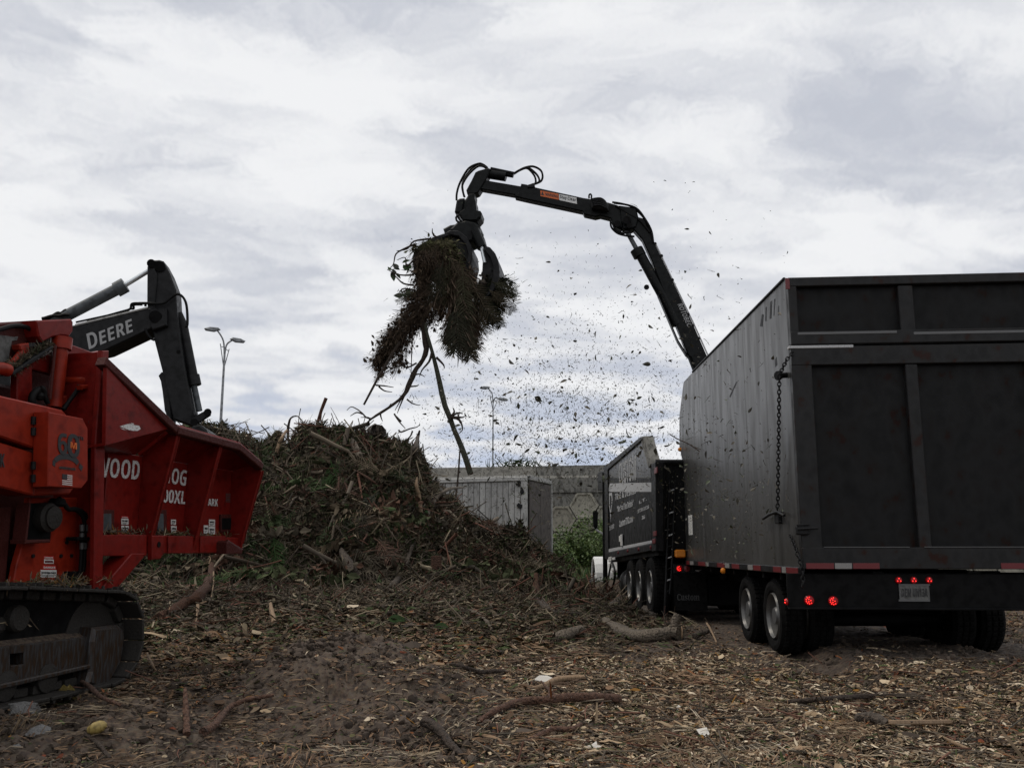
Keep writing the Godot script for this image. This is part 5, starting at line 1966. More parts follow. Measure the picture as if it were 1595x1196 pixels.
	b.tube(spline(line, 2), ramp([0.05, 0.062, 0.04, 0.05, 0.03, 0.02, 0.012], (line.size() - 1) * 2 + 1), 7, true, 0.18, rng)
	obj("branch", b, M.bark[1], fb)
	sh = MB.new()
	for q in [[[425, 510], [390, 560], [345, 640]], [[415, 530], [385, 600], [362, 660]], [[240, 660], [245, 690], [256, 718]], [[180, 700], [140, 690], [110, 660], [70, 630], [30, 615], [0, 640]], [[110, 665], [70, 655], [25, 680]], [[165, 705], [150, 690], [100, 690]], [[300, 620], [318, 590]], [[108, 780], [90, 760]], [[120, 770], [160, 830]], [[430, 560], [470, 590], [520, 605]], [[470, 0], [470, 120], [465, 240], [460, 380]], [[500, 300], [440, 330], [390, 320], [330, 340], [250, 380]], [[330, 340], [280, 330], [240, 360]], [[400, 325], [420, 300], [470, 310]], [[480, 390], [520, 380], [560, 400]], [[450, 470], [500, 465], [515, 455]], [[210, 460], [270, 465], [335, 475]], [[230, 470], [270, 500], [325, 508]], [[340, 665], [375, 720], [420, 770]], [[390, 720], [345, 670]], [[370, 780], [390, 795], [450, 772], [500, 760], [525, 740]], [[470, 790], [455, 825], [430, 850], [440, 862]]]:
		var l2 := []
		for w in q:
			l2.append(sp6.call(w[0], w[1], rng.randf_range(-0.1, 0.12)))
		sh.tube(spline(l2, 4), ramp([0.018, 0.013, 0.006], (l2.size() - 1) * 4 + 1), 5)
	obj("twig", sh, M.bark[1], fb)
	var st := MB.new()
	st.tube([sp6.call(330, 230, 0.1), sp6.call(220, 415, 0.1), sp6.call(122, 600, 0.1)], [0.03, 0.024, 0.02], 7)
	st.tube([sp6.call(380, 150, 0.1), sp6.call(330, 230, 0.1)], [0.03, 0.03], 7)
	tag(obj("hanging_stick", st, M.bark[1]), "straight dark stick poking down left under the load's lower tongue", "stick")


# ---------------------------------------------------------------- excavator behind the grinder
func build_excavator() -> void:
	var z := 0.26959
	var E := Face.new(at(250, 480, 14.6), Vector3(0.12, 0, 1), Vector3(1, 0, -0.12))
	var cv := func(list: Array) -> Array:
		var out := []
		for q in list:
			out.append([q[0] * z, q[1] * z + 380])
		return out
	var foot := E.g(-330, 860)
	var t := thing("excavator", "black excavator arm and boom with white lettering rising behind the red grinder", "excavator", Vector3(foot.x, 0, foot.z - 0.8))
	var b := MB.new()
	E.slab(b, cv.call([[960, 372], [955, 430], [870, 490], [605, 615], [420, 660], [-200, 1010], [-900, 1420], [-1150, 1560], [-1210, 1480], [-700, 900], [-200, 620], [0, 560], [430, 466], [850, 368]]), -0.26, 0.26, 0.02)
	obj("boom", b, M.steel_dark, t)
	var e := MB.new()
	E.slab(e, cv.call([[430, 462], [850, 362], [850, 372], [430, 474]]), -0.27, 0.275, 0.004)
	obj("boom_edge", e, M.van_side_b, t)
	var s := MB.new()
	E.slab(s, cv.call([[862, 98], [890, 92], [915, 90], [942, 98], [975, 160], [1014, 262], [1022, 420], [1062, 700], [1112, 960], [1112, 1052], [1000, 1012], [942, 760], [872, 490], [848, 335], [850, 180]]), -0.2, 0.2, 0.02)
	obj("stick", s, M.steel_dark, t)
	var ch := MB.new()
	E.slab(ch, cv.call([[848, 130], [870, 92], [892, 104], [905, 190], [880, 480], [862, 480], [847, 335]]), -0.24, 0.24, 0.015)
	E.slab(ch, cv.call([[856, 372], [960, 372], [962, 470], [880, 500], [866, 480]]), -0.3, 0.3, 0.02)
	obj("stick_cheek", ch, M.steel_dark, t)
	var pin := MB.new()
	for q in [[920, 130, 0.085, 0.25], [895, 420, 0.1, 0.33], [872, 112, 0.07, 0.28], [1028, 622, 0.03, 0.22], [1120, 1030, 0.06, 0.26], [1198, 972, 0.06, 0.26]]:
		pin.tube([E.g(q[0] * z, q[1] * z + 380, -q[3]), E.g(q[0] * z, q[1] * z + 380, q[3])], q[2], 14)
	obj("pivot_pin", pin, M.black, t)
	var cyl := MB.new()
	cyl.tube([E.g(370 * z, 420 * z + 380, 0), E.g(700 * z, 248 * z + 380, 0)], 0.095, 16)
	cyl.tube([E.g(668 * z, 266 * z + 380, 0), E.g(722 * z, 236 * z + 380, 0)], 0.125, 16)
	cyl.tube([E.g(395 * z, 385 * z + 380, 0.03), E.g(440 * z, 378 * z + 380, 0.03)], 0.03, 8)
	cyl.tube([E.g(120 * z, 545 * z + 380, 0), E.g(370 * z, 420 * z + 380, 0)], 0.08, 12)
	obj("arm_cylinder", cyl, M.grey_cyl, t)
	var rod := MB.new()
	rod.tube([E.g(715 * z, 240 * z + 380, 0), E.g(882 * z, 138 * z + 380, 0)], 0.042, 14)
	obj("arm_rod", rod, M.chrome, t)
	var bc := MB.new()
	bc.tube([E.g(1030 * z, 400 * z + 380, 0), E.g(1052 * z, 470 * z + 380, 0), E.g(1118 * z, 800 * z + 380, 0)], [0.06, 0.085, 0.085], 14)
	bc.tube([E.g(1110 * z, 760 * z + 380, 0), E.g(1122 * z, 818 * z + 380, 0)], 0.11, 14)
	obj("bucket_cylinder", bc, M.steel_dark, t)
	var br := MB.new()
	br.tube([E.g(1118 * z, 815 * z + 380, 0), E.g(1150 * z, 965 * z + 380, 0)], 0.05, 12)
	obj("bucket_rod", br, M.grey_cyl, t)
	var lk := MB.new()
	E.slab(lk, cv.call([[1095, 1010], [1190, 958], [1212, 962], [1212, 988], [1120, 1050], [1098, 1046]]), 0.12, 0.2, 0.012)
	E.slab(lk, cv.call([[1095, 1010], [1190, 958], [1212, 962], [1212, 988], [1120, 1050], [1098, 1046]]), -0.2, -0.12, 0.012)
	obj("bucket_link", lk, M.steel_dark, t)
	var bk := MB.new()
	E.slab(bk, cv.call([[1110, 1050], [1150, 1040], [1190, 1070], [1230, 1180], [1200, 1350], [1060, 1420], [960, 1360], [1040, 1150]]), -0.55, 0.55, 0.03)
	obj("bucket", bk, M.steel_dark, t)
	var th := MB.new()
	E.slab(th, cv.call([[912, 760], [930, 738], [958, 745], [975, 770], [978, 860], [992, 1000], [985, 1060], [948, 960], [935, 850], [925, 790]]), -0.15, 0.15, 0.02)
	obj("thumb", th, M.steel_dark, t)
	for q in [[[800, 342], [850, 342], [910, 345], [950, 338], [985, 310], [1020, 290], [1050, 302], [1072, 340], [1080, 400], [1080, 468], [1066, 478]], [[838, 490], [850, 520], [870, 545], [890, 555]]]:
		var h := MB.new()
		h.tube(spline(E.pts(cv.call(q), 0.28)), 0.022, 6)
		obj("hose", h, M.hose, t)
	var pp := MB.new()
	pp.tube(E.pts(cv.call([[436, 452], [620, 412], [735, 380]]), 0.12), 0.016, 6)
	pp.tube(E.pts(cv.call([[500, 448], [620, 424], [745, 388]]), 0.0), 0.016, 6)
	pp.tube(spline(E.pts(cv.call([[735, 382], [752, 372], [760, 346], [800, 342], [835, 346], [838, 360]]), 0.1)), 0.02, 6)
	pp.tube(spline(E.pts(cv.call([[750, 374], [770, 372], [772, 352], [820, 350]]), 0.0)), 0.02, 6)
	obj("boom_pipe", pp, M.black, t)
	var hk := MB.new()
	hk.tube(spline(E.pts(cv.call([[240, 432], [290, 422], [330, 400], [350, 402], [378, 384], [384, 400]]), 0.05)), 0.03, 6)
	hk.tube(spline(E.pts(cv.call([[255, 428], [300, 415], [340, 415], [370, 408], [400, 410]]), 0.12)), 0.026, 6)
	obj("hose_bundle", hk, M.hose, t)
	letters("lettering", "D", E.g(512 * z, 609 * z + 380, 0.262), E.g(566 * z, 588 * z + 380, 0.262), E.g(496 * z, 520 * z + 380, 0.262), E.n, M.grey_letter, t)
	letters("lettering", "EERE", E.g(577 * z, 583 * z + 380, 0.262), E.g(766 * z, 506 * z + 380, 0.262), E.g(568 * z, 508 * z + 380, 0.262), E.n, M.grey_letter, t)
	# house and undercarriage, out of the picture to the left
	var r := Vector3(0.62, 0, 0.78)
	var f := Vector3(0.78, 0, -0.62)
	var o := Vector3(foot.x, 0, foot.z - 0.8) - f * 1.6
	var bs := Basis(f, Vector3.UP, r)
	b = MB.new()
	b.box(Transform3D(bs, o + Vector3.UP * 1.75 - f * 0.6), Vector3(3.6, 1.3, 2.6), 0.12)
	b.box(Transform3D(bs, o + Vector3.UP * 1.0), Vector3(1.6, 0.3, 1.6), 0.05)
	obj("house", b, M.steel_dark, t)
	b = MB.new()
	b.box(Transform3D(bs, o + Vector3.UP * 2.1 + f * 0.8 - r * 0.8), Vector3(1.5, 1.8, 0.95), 0.1)
	obj("cab", b, M.glass, t)
	for k in [-1.0, 1.0]:
		b = MB.new()
		var arc := []
		for i in 24:
			var a := TAU * i / 24
			arc.append(o + r * (k * 1.05 - 0.3) + f * (cos(a) * 0.42 + (1.5 if cos(a) > 0 else -1.5)) + Vector3.UP * (0.42 + sin(a) * 0.42))
		b.prism(arc, r * 0.6, 0.04)
		obj("track", b, M.shoe, t)


# ---------------------------------------------------------------- the red grinder
func build_grinder() -> void:
	var u := Vector3(0.208, 0, -0.978).normalized()
	var n := Vector3(0.978, 0, 0.208).normalized()
	var p0 := at(140, 1038, 7.8)
	var G := Face.new(p0, n, u)
	var t := thing("wood_grinder", "big red tracked wood grinder with ribbed infeed hopper and white stencilled letters", "grinder", Vector3(p0.x, 0, p0.z))
	var pk := func(s: float, y: float, k: float) -> Vector3: return Vector3(p0.x, y, p0.z) + u * s + n * k
	# ---- undercarriage
	var si: float = G.s(G.g(228, 1000, 0.06)) - 0.43
	var path := []
	var yi := 0.47
	for i in 13:
		var a := PI / 2 - PI * i / 12
		path.append(Vector2(si + cos(a) * 0.38, yi + sin(a) * 0.38))
	var le := si - 4.3
	path.append(Vector2(le, 0.09))
	for i in 9:
		var a := -PI / 2 - PI * i / 8
		path.append(Vector2(le + cos(a) * 0.4, 0.5 + sin(a) * 0.4))
	path.append(Vector2(si - 2.2, 0.965))
	path.append(Vector2(si - 1.0, 0.92))
	path.append(path[0])
	var shoe := MB.new()
	shoe.box(Transform3D(Basis.IDENTITY, Vector3(0, 0.0, 0)), Vector3(0.178, 0.028, 0.56), 0.006)
	shoe.box(Transform3D(Basis.IDENTITY, Vector3(0.05, 0.026, 0)), Vector3(0.022, 0.034, 0.55), 0.006)
	shoe.box(Transform3D(Basis.IDENTITY, Vector3(-0.03, 0.02, 0)), Vector3(0.018, 0.02, 0.55), 0.005)
	shoe.box(Transform3D(Basis.IDENTITY, Vector3(0, -0.05, 0.02)), Vector3(0.14, 0.07, 0.16), 0.01)
	var sm := shoe.mesh()
	var run := 0.0
	var track := Node3D.new()
	track.name = "track"
	t.add_child(track)
	var links := MB.new()
	for i in path.size() - 1:
		var a: Vector2 = path[i]
		var e: Vector2 = path[i + 1]
		var l := a.distance_to(e)
		while run < l:
			var c := a.lerp(e, run / l)
			var dir := (e - a).normalized()
			var m := MeshInstance3D.new()
			m.mesh = sm
			m.material_override = M.shoe
			m.name = "track_shoe"
			track.add_child(m, true)
			var x := u * dir.x + Vector3.UP * dir.y
			var y := (u * -dir.y + Vector3.UP * dir.x)
			m.transform = base_of(track).affine_inverse() * Transform3D(Basis(x, y, x.cross(y)).rotated(n, rng.randfn(0, 0.02)), pk.call(c.x, c.y, -0.22 + rng.randfn(0, 0.004)))
			run += 0.186
		run -= l
	var fr := MB.new()
	var kf := -0.10
	G.slab(fr, [[-330, 1050], [16, 1006], [16, 1063], [-330, 1150]], kf - 0.3, kf, 0.01)
	G.slab(fr, [[16, 1006], [37.5, 1003.5], [37.5, 1016.5], [16, 1018.5]], kf - 0.3, kf, 0.004)
	G.slab(fr, [[16, 1037], [37.5, 1034.5], [37.5, 1058], [16, 1063]], kf - 0.3, kf, 0.004)
	G.slab(fr, [[37.5, 1003.5], [139, 991], [141, 1037], [37.5, 1058]], kf - 0.3, kf, 0.01)
	G.slab(fr, [[10, 1014], [44, 1010], [44, 1044], [10, 1047]], kf - 0.32, kf - 0.22, 0.0)
	obj("track_frame", fr, M.track, t)
	var fl := MB.new()
	G.slab(fl, [[-330, 1140], [141, 1034.5], [141, 1041], [-330, 1152]], kf - 0.02, kf + 0.05, 0.008)
	obj("frame_flange", fl, M.track, t)
	var yo := MB.new()
	G.slab(yo, [[147, 977], [186, 973], [194, 980], [196, 992], [190, 1032], [170, 1068], [150, 1071], [135, 1067], [141, 1046], [143, 1000]], kf - 0.28, kf + 0.06, 0.03)
	obj("idler_yoke", yo, M.track, t)
	var dirt := MB.new()
	var q0: Vector3 = G.g(-330, 1052, kf - 0.02)
	var q1: Vector3 = G.g(142, 991, kf - 0.02)
	dirt.quad(q0, q1, q1 - n * 0.24 + Vector3.UP * 0.13, q0 - n * 0.24 + Vector3.UP * 0.15, n + Vector3.UP)
	dirt.quad(q1, q1 - n * 0.24 + Vector3.UP * 0.13, q1 - n * 0.24 - Vector3.UP * 0.1, q1 - Vector3.UP * 0.1, u)
	obj("dirt_ledge", dirt, M.soil, t)
	var web := MB.new()
	var loop := []
	for q in path:
		loop.append(pk.call(si - 1.9 + (q.x - si + 1.9) * 0.97, 0.5 + (q.y - 0.5) * 0.9, -0.2))
	loop.resize(loop.size() - 1)
	web.prism(loop, -n * 0.02, 0.0)
	obj("track_web", web, M.black, t)
	var idl := MB.new()
	var ic: Vector3 = pk.call(si, yi, -0.45)
	idl.lathe(Transform3D(Basis(u, n, u.cross(n)), ic), [Vector2(0.0, 0.0), Vector2(0.33, 0.0), Vector2(0.33, 0.06), Vector2(0.28, 0.08), Vector2(0.28, 0.18), Vector2(0.33, 0.2), Vector2(0.33, 0.26), Vector2(0.1, 0.28), Vector2(0, 0.28)], 28)
	obj("idler_wheel", idl, M.shoe, t)
	for i in 8:
		var ro := MB.new()
		var rc: Vector3 = pk.call(si - 0.62 - i * 0.44, 0.22, -0.4)
		ro.lathe(Transform3D(Basis(u, n, u.cross(n)), rc), [Vector2(0, 0), Vector2(0.11, 0), Vector2(0.11, 0.06), Vector2(0.085, 0.07), Vector2(0.085, 0.24), Vector2(0.11, 0.25), Vector2(0.11, 0.31), Vector2(0, 0.33)], 18)
		obj("track_roller", ro, M.shoe, t)
	var cr := MB.new()
	G.block(cr, 0, 960, 11, 986, -0.45, -0.18, 0.03)
	cr.lathe(Transform3D(Basis(u, n, u.cross(n)), G.g(1, 963, -0.3)), [Vector2(0, 0), Vector2(0.1, 0), Vector2(0.1, 0.16), Vector2(0.085, 0.18), Vector2(0, 0.18)], 20)
	obj("carrier_roller", cr, M.shoe, t)
	var tr2 := MB.new()
	var lo := []
	for q in path:
		lo.append(pk.call(q.x, q.y, -2.0))
	lo.resize(lo.size() - 1)
	tr2.prism(lo, -n * 0.55, 0.02)
	obj("far_track", tr2, M.shoe, t)
	# ---- body core
	var core := MB.new()
	var sp: float = G.s(G.g(158, 800, -0.4))
	core.box(Transform3D(Basis(u, Vector3.UP, u.cross(Vector3.UP)), pk.call(sp - 2.6, 1.35, -1.45)), Vector3(5.2, 0.85, 1.9), 0.03)
	core.box(Transform3D(Basis(u, Vector3.UP, u.cross(Vector3.UP)), pk.call(sp - 1.6, 2.05, -1.5)), Vector3(3.0, 1.0, 1.7), 0.03)
	obj("body", core, M.red_worn, t)
	var dk := MB.new()
	dk.box(Transform3D(Basis(u, Vector3.UP, u.cross(Vector3.UP)), pk.call(sp - 2.5, 1.0, -0.75)), Vector3(5.0, 0.3, 0.7), 0.02)
	obj("chassis", dk, M.black, t)
	# ---- lower side plate, recess with motor, stickers, hoses
	var pl := MB.new()
	G.slab(pl, [[19, 915], [25, 880], [40, 828], [46, 775], [131, 775], [128, 850], [121, 872], [115, 910]], -0.28, -0.22, 0.008)
	obj("side_plate", pl, M.red_bright, t)
	var st := MB.new()
	G.slab(st, [[-40, 920], [8, 916], [18, 790], [-10, 790]], -0.34, -0.3, 0.008)
	obj("side_strut", st, M.red_worn, t)
	var rc2 := MB.new()
	G.slab(rc2, [[41, 843], [47, 784], [81, 782], [78, 842]], -0.215, -0.2, 0.002)
	obj("recess", rc2, M.black, t)
	var rf := MB.new()
	G.slab(rf, [[39, 841], [78, 840], [78, 845], [39, 847]], -0.22, -0.08, 0.006)
	G.slab(rf, [[39, 841], [46, 783], [48, 783], [42, 841]], -0.22, -0.10, 0.004)
	obj("recess_frame", rf, M.red_worn, t)
	var mo := MB.new()
	mo.lathe(Transform3D(Basis(u, n, u.cross(n)), G.g(66, 806, -0.2)), [Vector2(0, 0), Vector2(0.115, 0), Vector2(0.115, 0.07), Vector2(0.09, 0.09), Vector2(0.09, 0.11), Vector2(0.03, 0.12), Vector2(0, 0.12)], 24)
	obj("motor", mo, M.shoe, t)
	for q in [[49.5, 866], [93, 866], [109.5, 865.5], [102, 845]]:
		var bo := MB.new()
		bo.lathe(Transform3D(Basis(u, n, u.cross(n)), G.g(q[0], q[1], -0.222)), [Vector2(0.016, 0), Vector2(0.016, 0.014), Vector2(0, 0.016)], 8)
		obj("bolt", bo, M.steel_dark, t)
	sticker(G, t, [68, 871, 83, 878], -0.222, "WARNING", M.red_reflector, 0.0)
	sticker(G, t, [67.5, 866, 83, 870.8], -0.222, "DANGER", M.ink_red, 1.0)
	sticker(G, t, [66, 880.5, 86.5, 887], -0.222, "DANGER", M.ink_red, 1.0)
	sticker(G, t, [62.5, 887.5, 87.5, 899.5], -0.222, "ROTATING PARTS", M.ink, 0.0)
	for q in [[[91, 776], [100, 786], [106, 793], [118, 793], [128, 798], [135, 808], [137, 818], [137.5, 828]], [[104, 792], [118, 795], [127, 803], [131, 815], [133, 830]], [[127, 816], [126.5, 850], [125, 880], [124, 895]], [[130.5, 816], [131, 850], [130, 880], [128, 890]]]:
		var h := MB.new()
		h.tube(spline(G.pts(q, -0.13), 5), 0.016 if q.size() < 6 else 0.02, 7)
		obj("hose", h, M.hose, t)
	for q in [[127, 822], [133, 822], [137, 824], [127, 850], [131, 850], [127, 835]]:
		var h := MB.new()
		h.tube([G.g(q[0], q[1] - 5, -0.13), G.g(q[0], q[1] + 5, -0.13)], 0.022, 7)
		obj("hose_fitting", h, M.hub, t)
	var hb := MB.new()
	G.block(hb, 90, 775, 104, 790, -0.2, -0.1, 0.02)
	G.block(hb, 121, 836, 139, 842, -0.2, -0.08, 0.005)
	G.block(hb, 115, 890, 126, 906, -0.26, -0.12, 0.01)
	obj("hose_block", hb, M.black, t)
	var pad := MB.new()
	G.slab(pad, [[60, 914], [150, 900], [150, 922], [60, 926]], -0.5, -0.24, 0.01)
	obj("dirt_shelf", pad, M.soil, t)
	# ---- conveyor covers at the left
	var cvr := MB.new()
	G.slab(cvr, [[-260, 560], [0, 616], [97, 638.5], [104, 646], [104, 700], [52, 698], [0, 680], [-260, 612]], -0.25, 0.02, 0.012)
	obj("upper_cover", cvr, M.red_bright, t)
	var cv2 := MB.new()
	G.slab(cv2, [[-260, 622], [0, 689], [52, 705], [52, 772], [0, 759], [-260, 700]], -0.25, 0.0, 0.012)
	G.slab(cv2, [[52, 758], [118, 757], [108, 770], [52, 772]], -0.25, -0.02, 0.012)
	obj("lower_cover", cv2, M.red_bright, t)
	letters("lettering", "MORBARK", G.g(-56, 728, 0.003), G.g(6, 727.5, 0.003), G.g(-56, 706, 0.003), n, M.ink, t)
	var hg := MB.new()
	for y in [655.0, 672.0, 725.0, 745.0]:
		hg.tube([G.g(51.5, y - 6, 0.03), G.g(51, y + 6, 0.03)], 0.02, 8)
	obj("hinge", hg, M.steel_dark, t)
	var bx := MB.new()
	G.slab(bx, [[75.3, 641.3], [128.6, 652], [136.4, 667], [136.4, 748], [126.5, 760.7], [73.9, 757.8]], 0.02, 0.155, 0.006)
	var box := obj("control_box", bx, M.red_bright, t)
	var kb := 0.157
	letters("emblem", "6", G.g(89, 706, kb), G.g(103.5, 710, kb), G.g(89.5, 672, kb), n, M.ink, box)
	letters("emblem", "0", G.g(104, 711, kb), G.g(123, 714, kb), G.g(104, 674, kb), n, M.ink, box)
	letters("emblem", "TH", G.g(120.5, 684.5, kb), G.g(128.5, 686, kb), G.g(120.5, 679, kb), n, M.ink, box)
	letters("emblem", "M", G.g(108.5, 698, kb), G.g(118.5, 700, kb), G.g(108.5, 688, kb), n, M.orange, box)
	var ban := MB.new()
	var arc := []
	for i in 9:
		var a := PI * (0.83 - 0.66 * i / 8)
		arc.append([103 + cos(a) * 23, 726 - sin(a) * 22 + 4 * i / 8.0])
	for i in range(8, -1, -1):
		var a := PI * (0.83 - 0.66 * i / 8)
		arc.append([103 + cos(a) * 18.5, 728 - sin(a) * 14.5 + 4 * i / 8.0])
	G.slab(ban, arc, kb - 0.002, kb + 0.001, 0.0)
	G.slab(ban, [[82, 716], [86, 719], [85, 727], [81, 724]], kb - 0.002, kb + 0.001, 0.0)
	G.slab(ban, [[124, 722], [129, 727], [126, 734], [122, 728]], kb - 0.002, kb + 0.001, 0.0)
	obj("emblem_banner", ban, M.ink, box)
	letters("emblem", "ANNIVERSARY", G.g(91, 730, kb), G.g(117, 733, kb), G.g(91, 726, kb), n, M.dim_letter, box, false)
	var fg := MB.new()
	G.slab(fg, [[96.5, 738], [104, 739], [104, 747], [96.5, 746]], kb - 0.002, kb + 0.001, 0.0)
	obj("flag_field", fg, M.ink, box)
	for i in 6:
		var sx := 104.3 if i < 3 else 96.5
		var f2 := MB.new()
		var yy := 738.6 + i * 2.95
		G.slab(f2, [[sx, yy + (0.9 if i < 3 else 0.0)], [112, yy + 1.6], [112, yy + 3.0], [sx, yy + 1.4 + (0.9 if i < 3 else 0.0)]], kb - 0.002, kb + 0.001, 0.0)
		obj("flag_stripe", f2, M.sticker, box)
	# ---- hood over the drum, upper left
	var hd := MB.new()
	G.slab(hd, [[-260, 520], [0, 503], [60, 498.5], [49, 522], [20, 566], [0, 585], [-260, 640]], -1.2, -0.45, 0.012)
	obj("hood", hd, M.red_worn, t)
	var hs := MB.new()
	G.slab(hs, [[55, 499], [111, 496.5], [114, 501], [113.5, 516], [108, 524], [94, 522], [80, 525.5], [66, 533], [60, 524]], -1.0, -0.32, 0.012)
	obj("hood_end", hs, M.red, t)
	var cu := MB.new()
	G.slab(cu, [[-120, 530], [0, 522], [10, 523], [22, 525], [28, 524], [26, 530], [18, 531], [15, 545], [13, 560], [0, 568], [-120, 590]], -0.45, -0.435, 0.002)
	obj("rubber_curtain", cu, M.canvas, t)
	var hh := MB.new()
	hh.tube(spline(G.pts([[-30, 520], [0, 513], [20, 508], [38, 509], [50, 516], [57, 530], [60, 545]], -0.4), 5), 0.02, 7)
	obj("hood_hose", hh, M.hose, t)
	var la := MB.new()
	G.slab(la, [[30, 537], [45, 534], [47, 557], [44, 559], [31, 544]], -0.42, -0.34, 0.008)
	la.tube(G.pts([[5, 578], [22, 562], [33, 549]], -0.36), 0.03, 8)
	la.tube(G.pts([[-40, 573], [2, 574], [12, 577]], -0.3), 0.05, 10)
	obj("hood_linkage", la, M.red_bright, t)
	var ldg := MB.new()
	G.slab(ldg, [[18, 580], [52, 557], [82, 538], [84, 541], [54, 562], [20, 585]], -0.6, -0.26, 0.006)
	obj("debris_ledge", ldg, M.steel_dark, t)
	var tuft := PackedFloat32Array()
	for i in 700:
		var fx := rng.randf()
		var c := G.g(14 + fx * 62, 578 - fx * 40 - rng.randf() * 9 * (1.0 - absf(fx - 0.35)), -0.42 + rng.randf() * 0.12)
		push(tuft, any_turn().scaled_local(Vector3(0.09, 0.09, rng.randf_range(0.06, 0.2))), c, pick([[0.10, 0.085, 0.06], [0.06, 0.05, 0.035], [0.15, 0.12, 0.085], [0.05, 0.055, 0.03]]))
	many("caught_debris", shred_mesh(501, 0.05, 0.3), M.litter, tuft, t)
	var more := PackedFloat32Array()
	for i in 900:
		var w := rng.randf()
		var p: Vector3
		if w < 0.55:
			p = pk.call(si - 0.5 + rng.randfn(0, 0.35), 0.925 + rng.randf() * 0.05, rng.randf_range(-0.5, 0.05))
		elif w < 0.8:
			p = pk.call(G.s(G.g(rng.randf_range(160, 370), 834, -0.1)), G.g(300, 834, -0.1).y + rng.randf() * 0.02, rng.randf_range(-0.18, -0.08))
		else:
			p = pk.call(si - 0.6 - rng.randf() * 2.0, 0.62 + rng.randf() * 0.08, rng.randf_range(-0.36, -0.16))
		push(more, any_turn().scaled_local(Vector3(0.08, 0.1, rng.randf_range(0.05, 0.2))), p, pick([[0.16, 0.12, 0.08], [0.09, 0.07, 0.05], [0.24, 0.19, 0.13], [0.08, 0.09, 0.04], [0.20, 0.10, 0.03]]))
	many("fallen_debris", shred_mesh(502, 0.07, 0.3), M.litter, more, t)
	# ---- red wall with openings between hood and post
	var wl := MB.new()
	G.slab(wl, [[26, 583], [50, 566], [50, 640], [26, 640]], -0.45, -0.38, 0.008)
	G.slab(wl, [[50, 566], [104, 534], [145, 549], [160, 546], [160, 595], [98, 587], [50, 575]], -0.5, -0.42, 0.008)
	G.slab(wl, [[96, 660], [120, 616], [160, 610], [160, 720], [96, 720]], -0.52, -0.45, 0.008)
	obj("side_wall", wl, M.red, t)
	var op := MB.new()
	G.slab(op, [[26, 575], [160, 575], [160, 790], [26, 790]], -0.72, -0.66, 0.0)
	obj("inner_wall", op, M.red_worn, t)
	var col := MB.new()
	col.tube([G.g(94, 541, -0.34), G.g(84, 634, -0.34)], 0.062, 16)
	col.tube([G.g(96, 526, -0.34), G.g(94, 544, -0.34)], 0.085, 16)
	obj("lift_cylinder", col, M.red_bright, t)
	var thin := MB.new()
	thin.tube([G.g(85, 538, -0.28), G.g(77, 622, -0.28)], 0.014, 7)
	obj("cylinder_pipe", thin, M.red_worn, t)
	var arm := MB.new()
	arm.tube([G.g(102, 593, -0.4), G.g(135, 593, -0.2)], 0.04, 10)
	arm.tube([G.g(130, 593, -0.24), G.g(152, 594, -0.12)], 0.055, 10)
	G.slab(arm, [[96, 620], [130, 600], [134, 606], [96, 633]], -0.42, -0.36, 0.008)
	G.slab(arm, [[126, 600], [152, 598], [153, 610], [148, 610], [147, 603], [128, 607]], -0.22, -0.16, 0.006)
	obj("hopper_pivot", arm, M.red_bright, t)
	var hz := MB.new()
	hz.tube(spline(G.pts([[98, 638], [107, 625], [118, 610], [122, 600]], -0.24)), 0.018, 6)
	obj("grease_hose", hz, M.hose, t)
	var reel := MB.new()
	reel.tube(spline(G.pts([[66, 606], [58, 608], [51, 615], [49, 624], [53, 630]], -0.28)), 0.03, 7)
	reel.tube(spline(G.pts([[62, 604], [68, 610], [70, 620], [74, 628]], -0.26)), 0.02, 7)
	reel.ball(G.g(61, 617, -0.28), Vector3.ONE * 0.04, 8)
	obj("hose_loop", reel, M.hose, t)
	for q in [[137, 657], [137, 673], [140, 748]]:
		var h := MB.new()
		h.tube([G.g(136, q[1] + 1, -0.15), G.g(150, q[1] + 2, -0.1)], 0.028, 8)
		h.tube([G.g(147, q[1] - 3, -0.1), G.g(149, q[1] + 8, -0.1)], 0.02, 7)
		obj("latch", h, M.red_worn if q[1] < 700 else M.hub, t)
	# ---- hopper
	var ps := MB.new()
	G.slab(ps, [[159, 546], [169.5, 546], [163.5, 690], [159.5, 918], [146, 918], [148, 690]], -0.02, 0.03, 0.008)
	G.slab(ps, [[163, 548], [166, 548], [157, 690], [154, 918], [150, 918], [153, 690]], -0.45, -0.02, 0.004)
	obj("post", ps, M.red, t)
	var yt := G.g(300, 836, -0.3).y
	var yb := G.g(300, 862, -0.07).y
	var s0: float = G.s(G.g(160, 760, -0.3))
	var s1: float = G.s(G.g(411, 722, 0.2))
	var kw := -0.20
	var yf: float = G.g(290, 722, kw).y
	var rim := [G.g(167, 556, 0.16), G.g(279, 664, 0.20), G.g(347, 683, 0.20), G.g(375, 691, 0.20), G.g(411, 722, 0.20)]
	var wall := MB.new()
	wall.prism([pk.call(s0 - 0.1, yb, kw), pk.call(s1 + 0.12, yb, kw), pk.call(s1 + 0.12, yf, kw), pk.call(s0 - 0.1, yf, kw)], -n * 0.05, 0.004)
	obj("hopper_wall", wall, M.red, t)
	var wing := MB.new()
	wing.prism([G.g(166, 558, 0.15), G.g(279, 665, 0.16), G.g(262, 668, 0.15), G.g(164, 694, 0.15)], -n * 0.04, 0.004)
	obj("hopper_wing", wing, M.red, t)
	var under := MB.new()
	var wa: Vector3 = G.g(164, 694, 0.13)
	var wb: Vector3 = G.g(262, 668, 0.13)
	under.prism([wa, wb, pk.call(G.s(wb), yf, kw), pk.call(G.s(wa), yf - 0.05, kw)], Vector3.UP * 0.02)
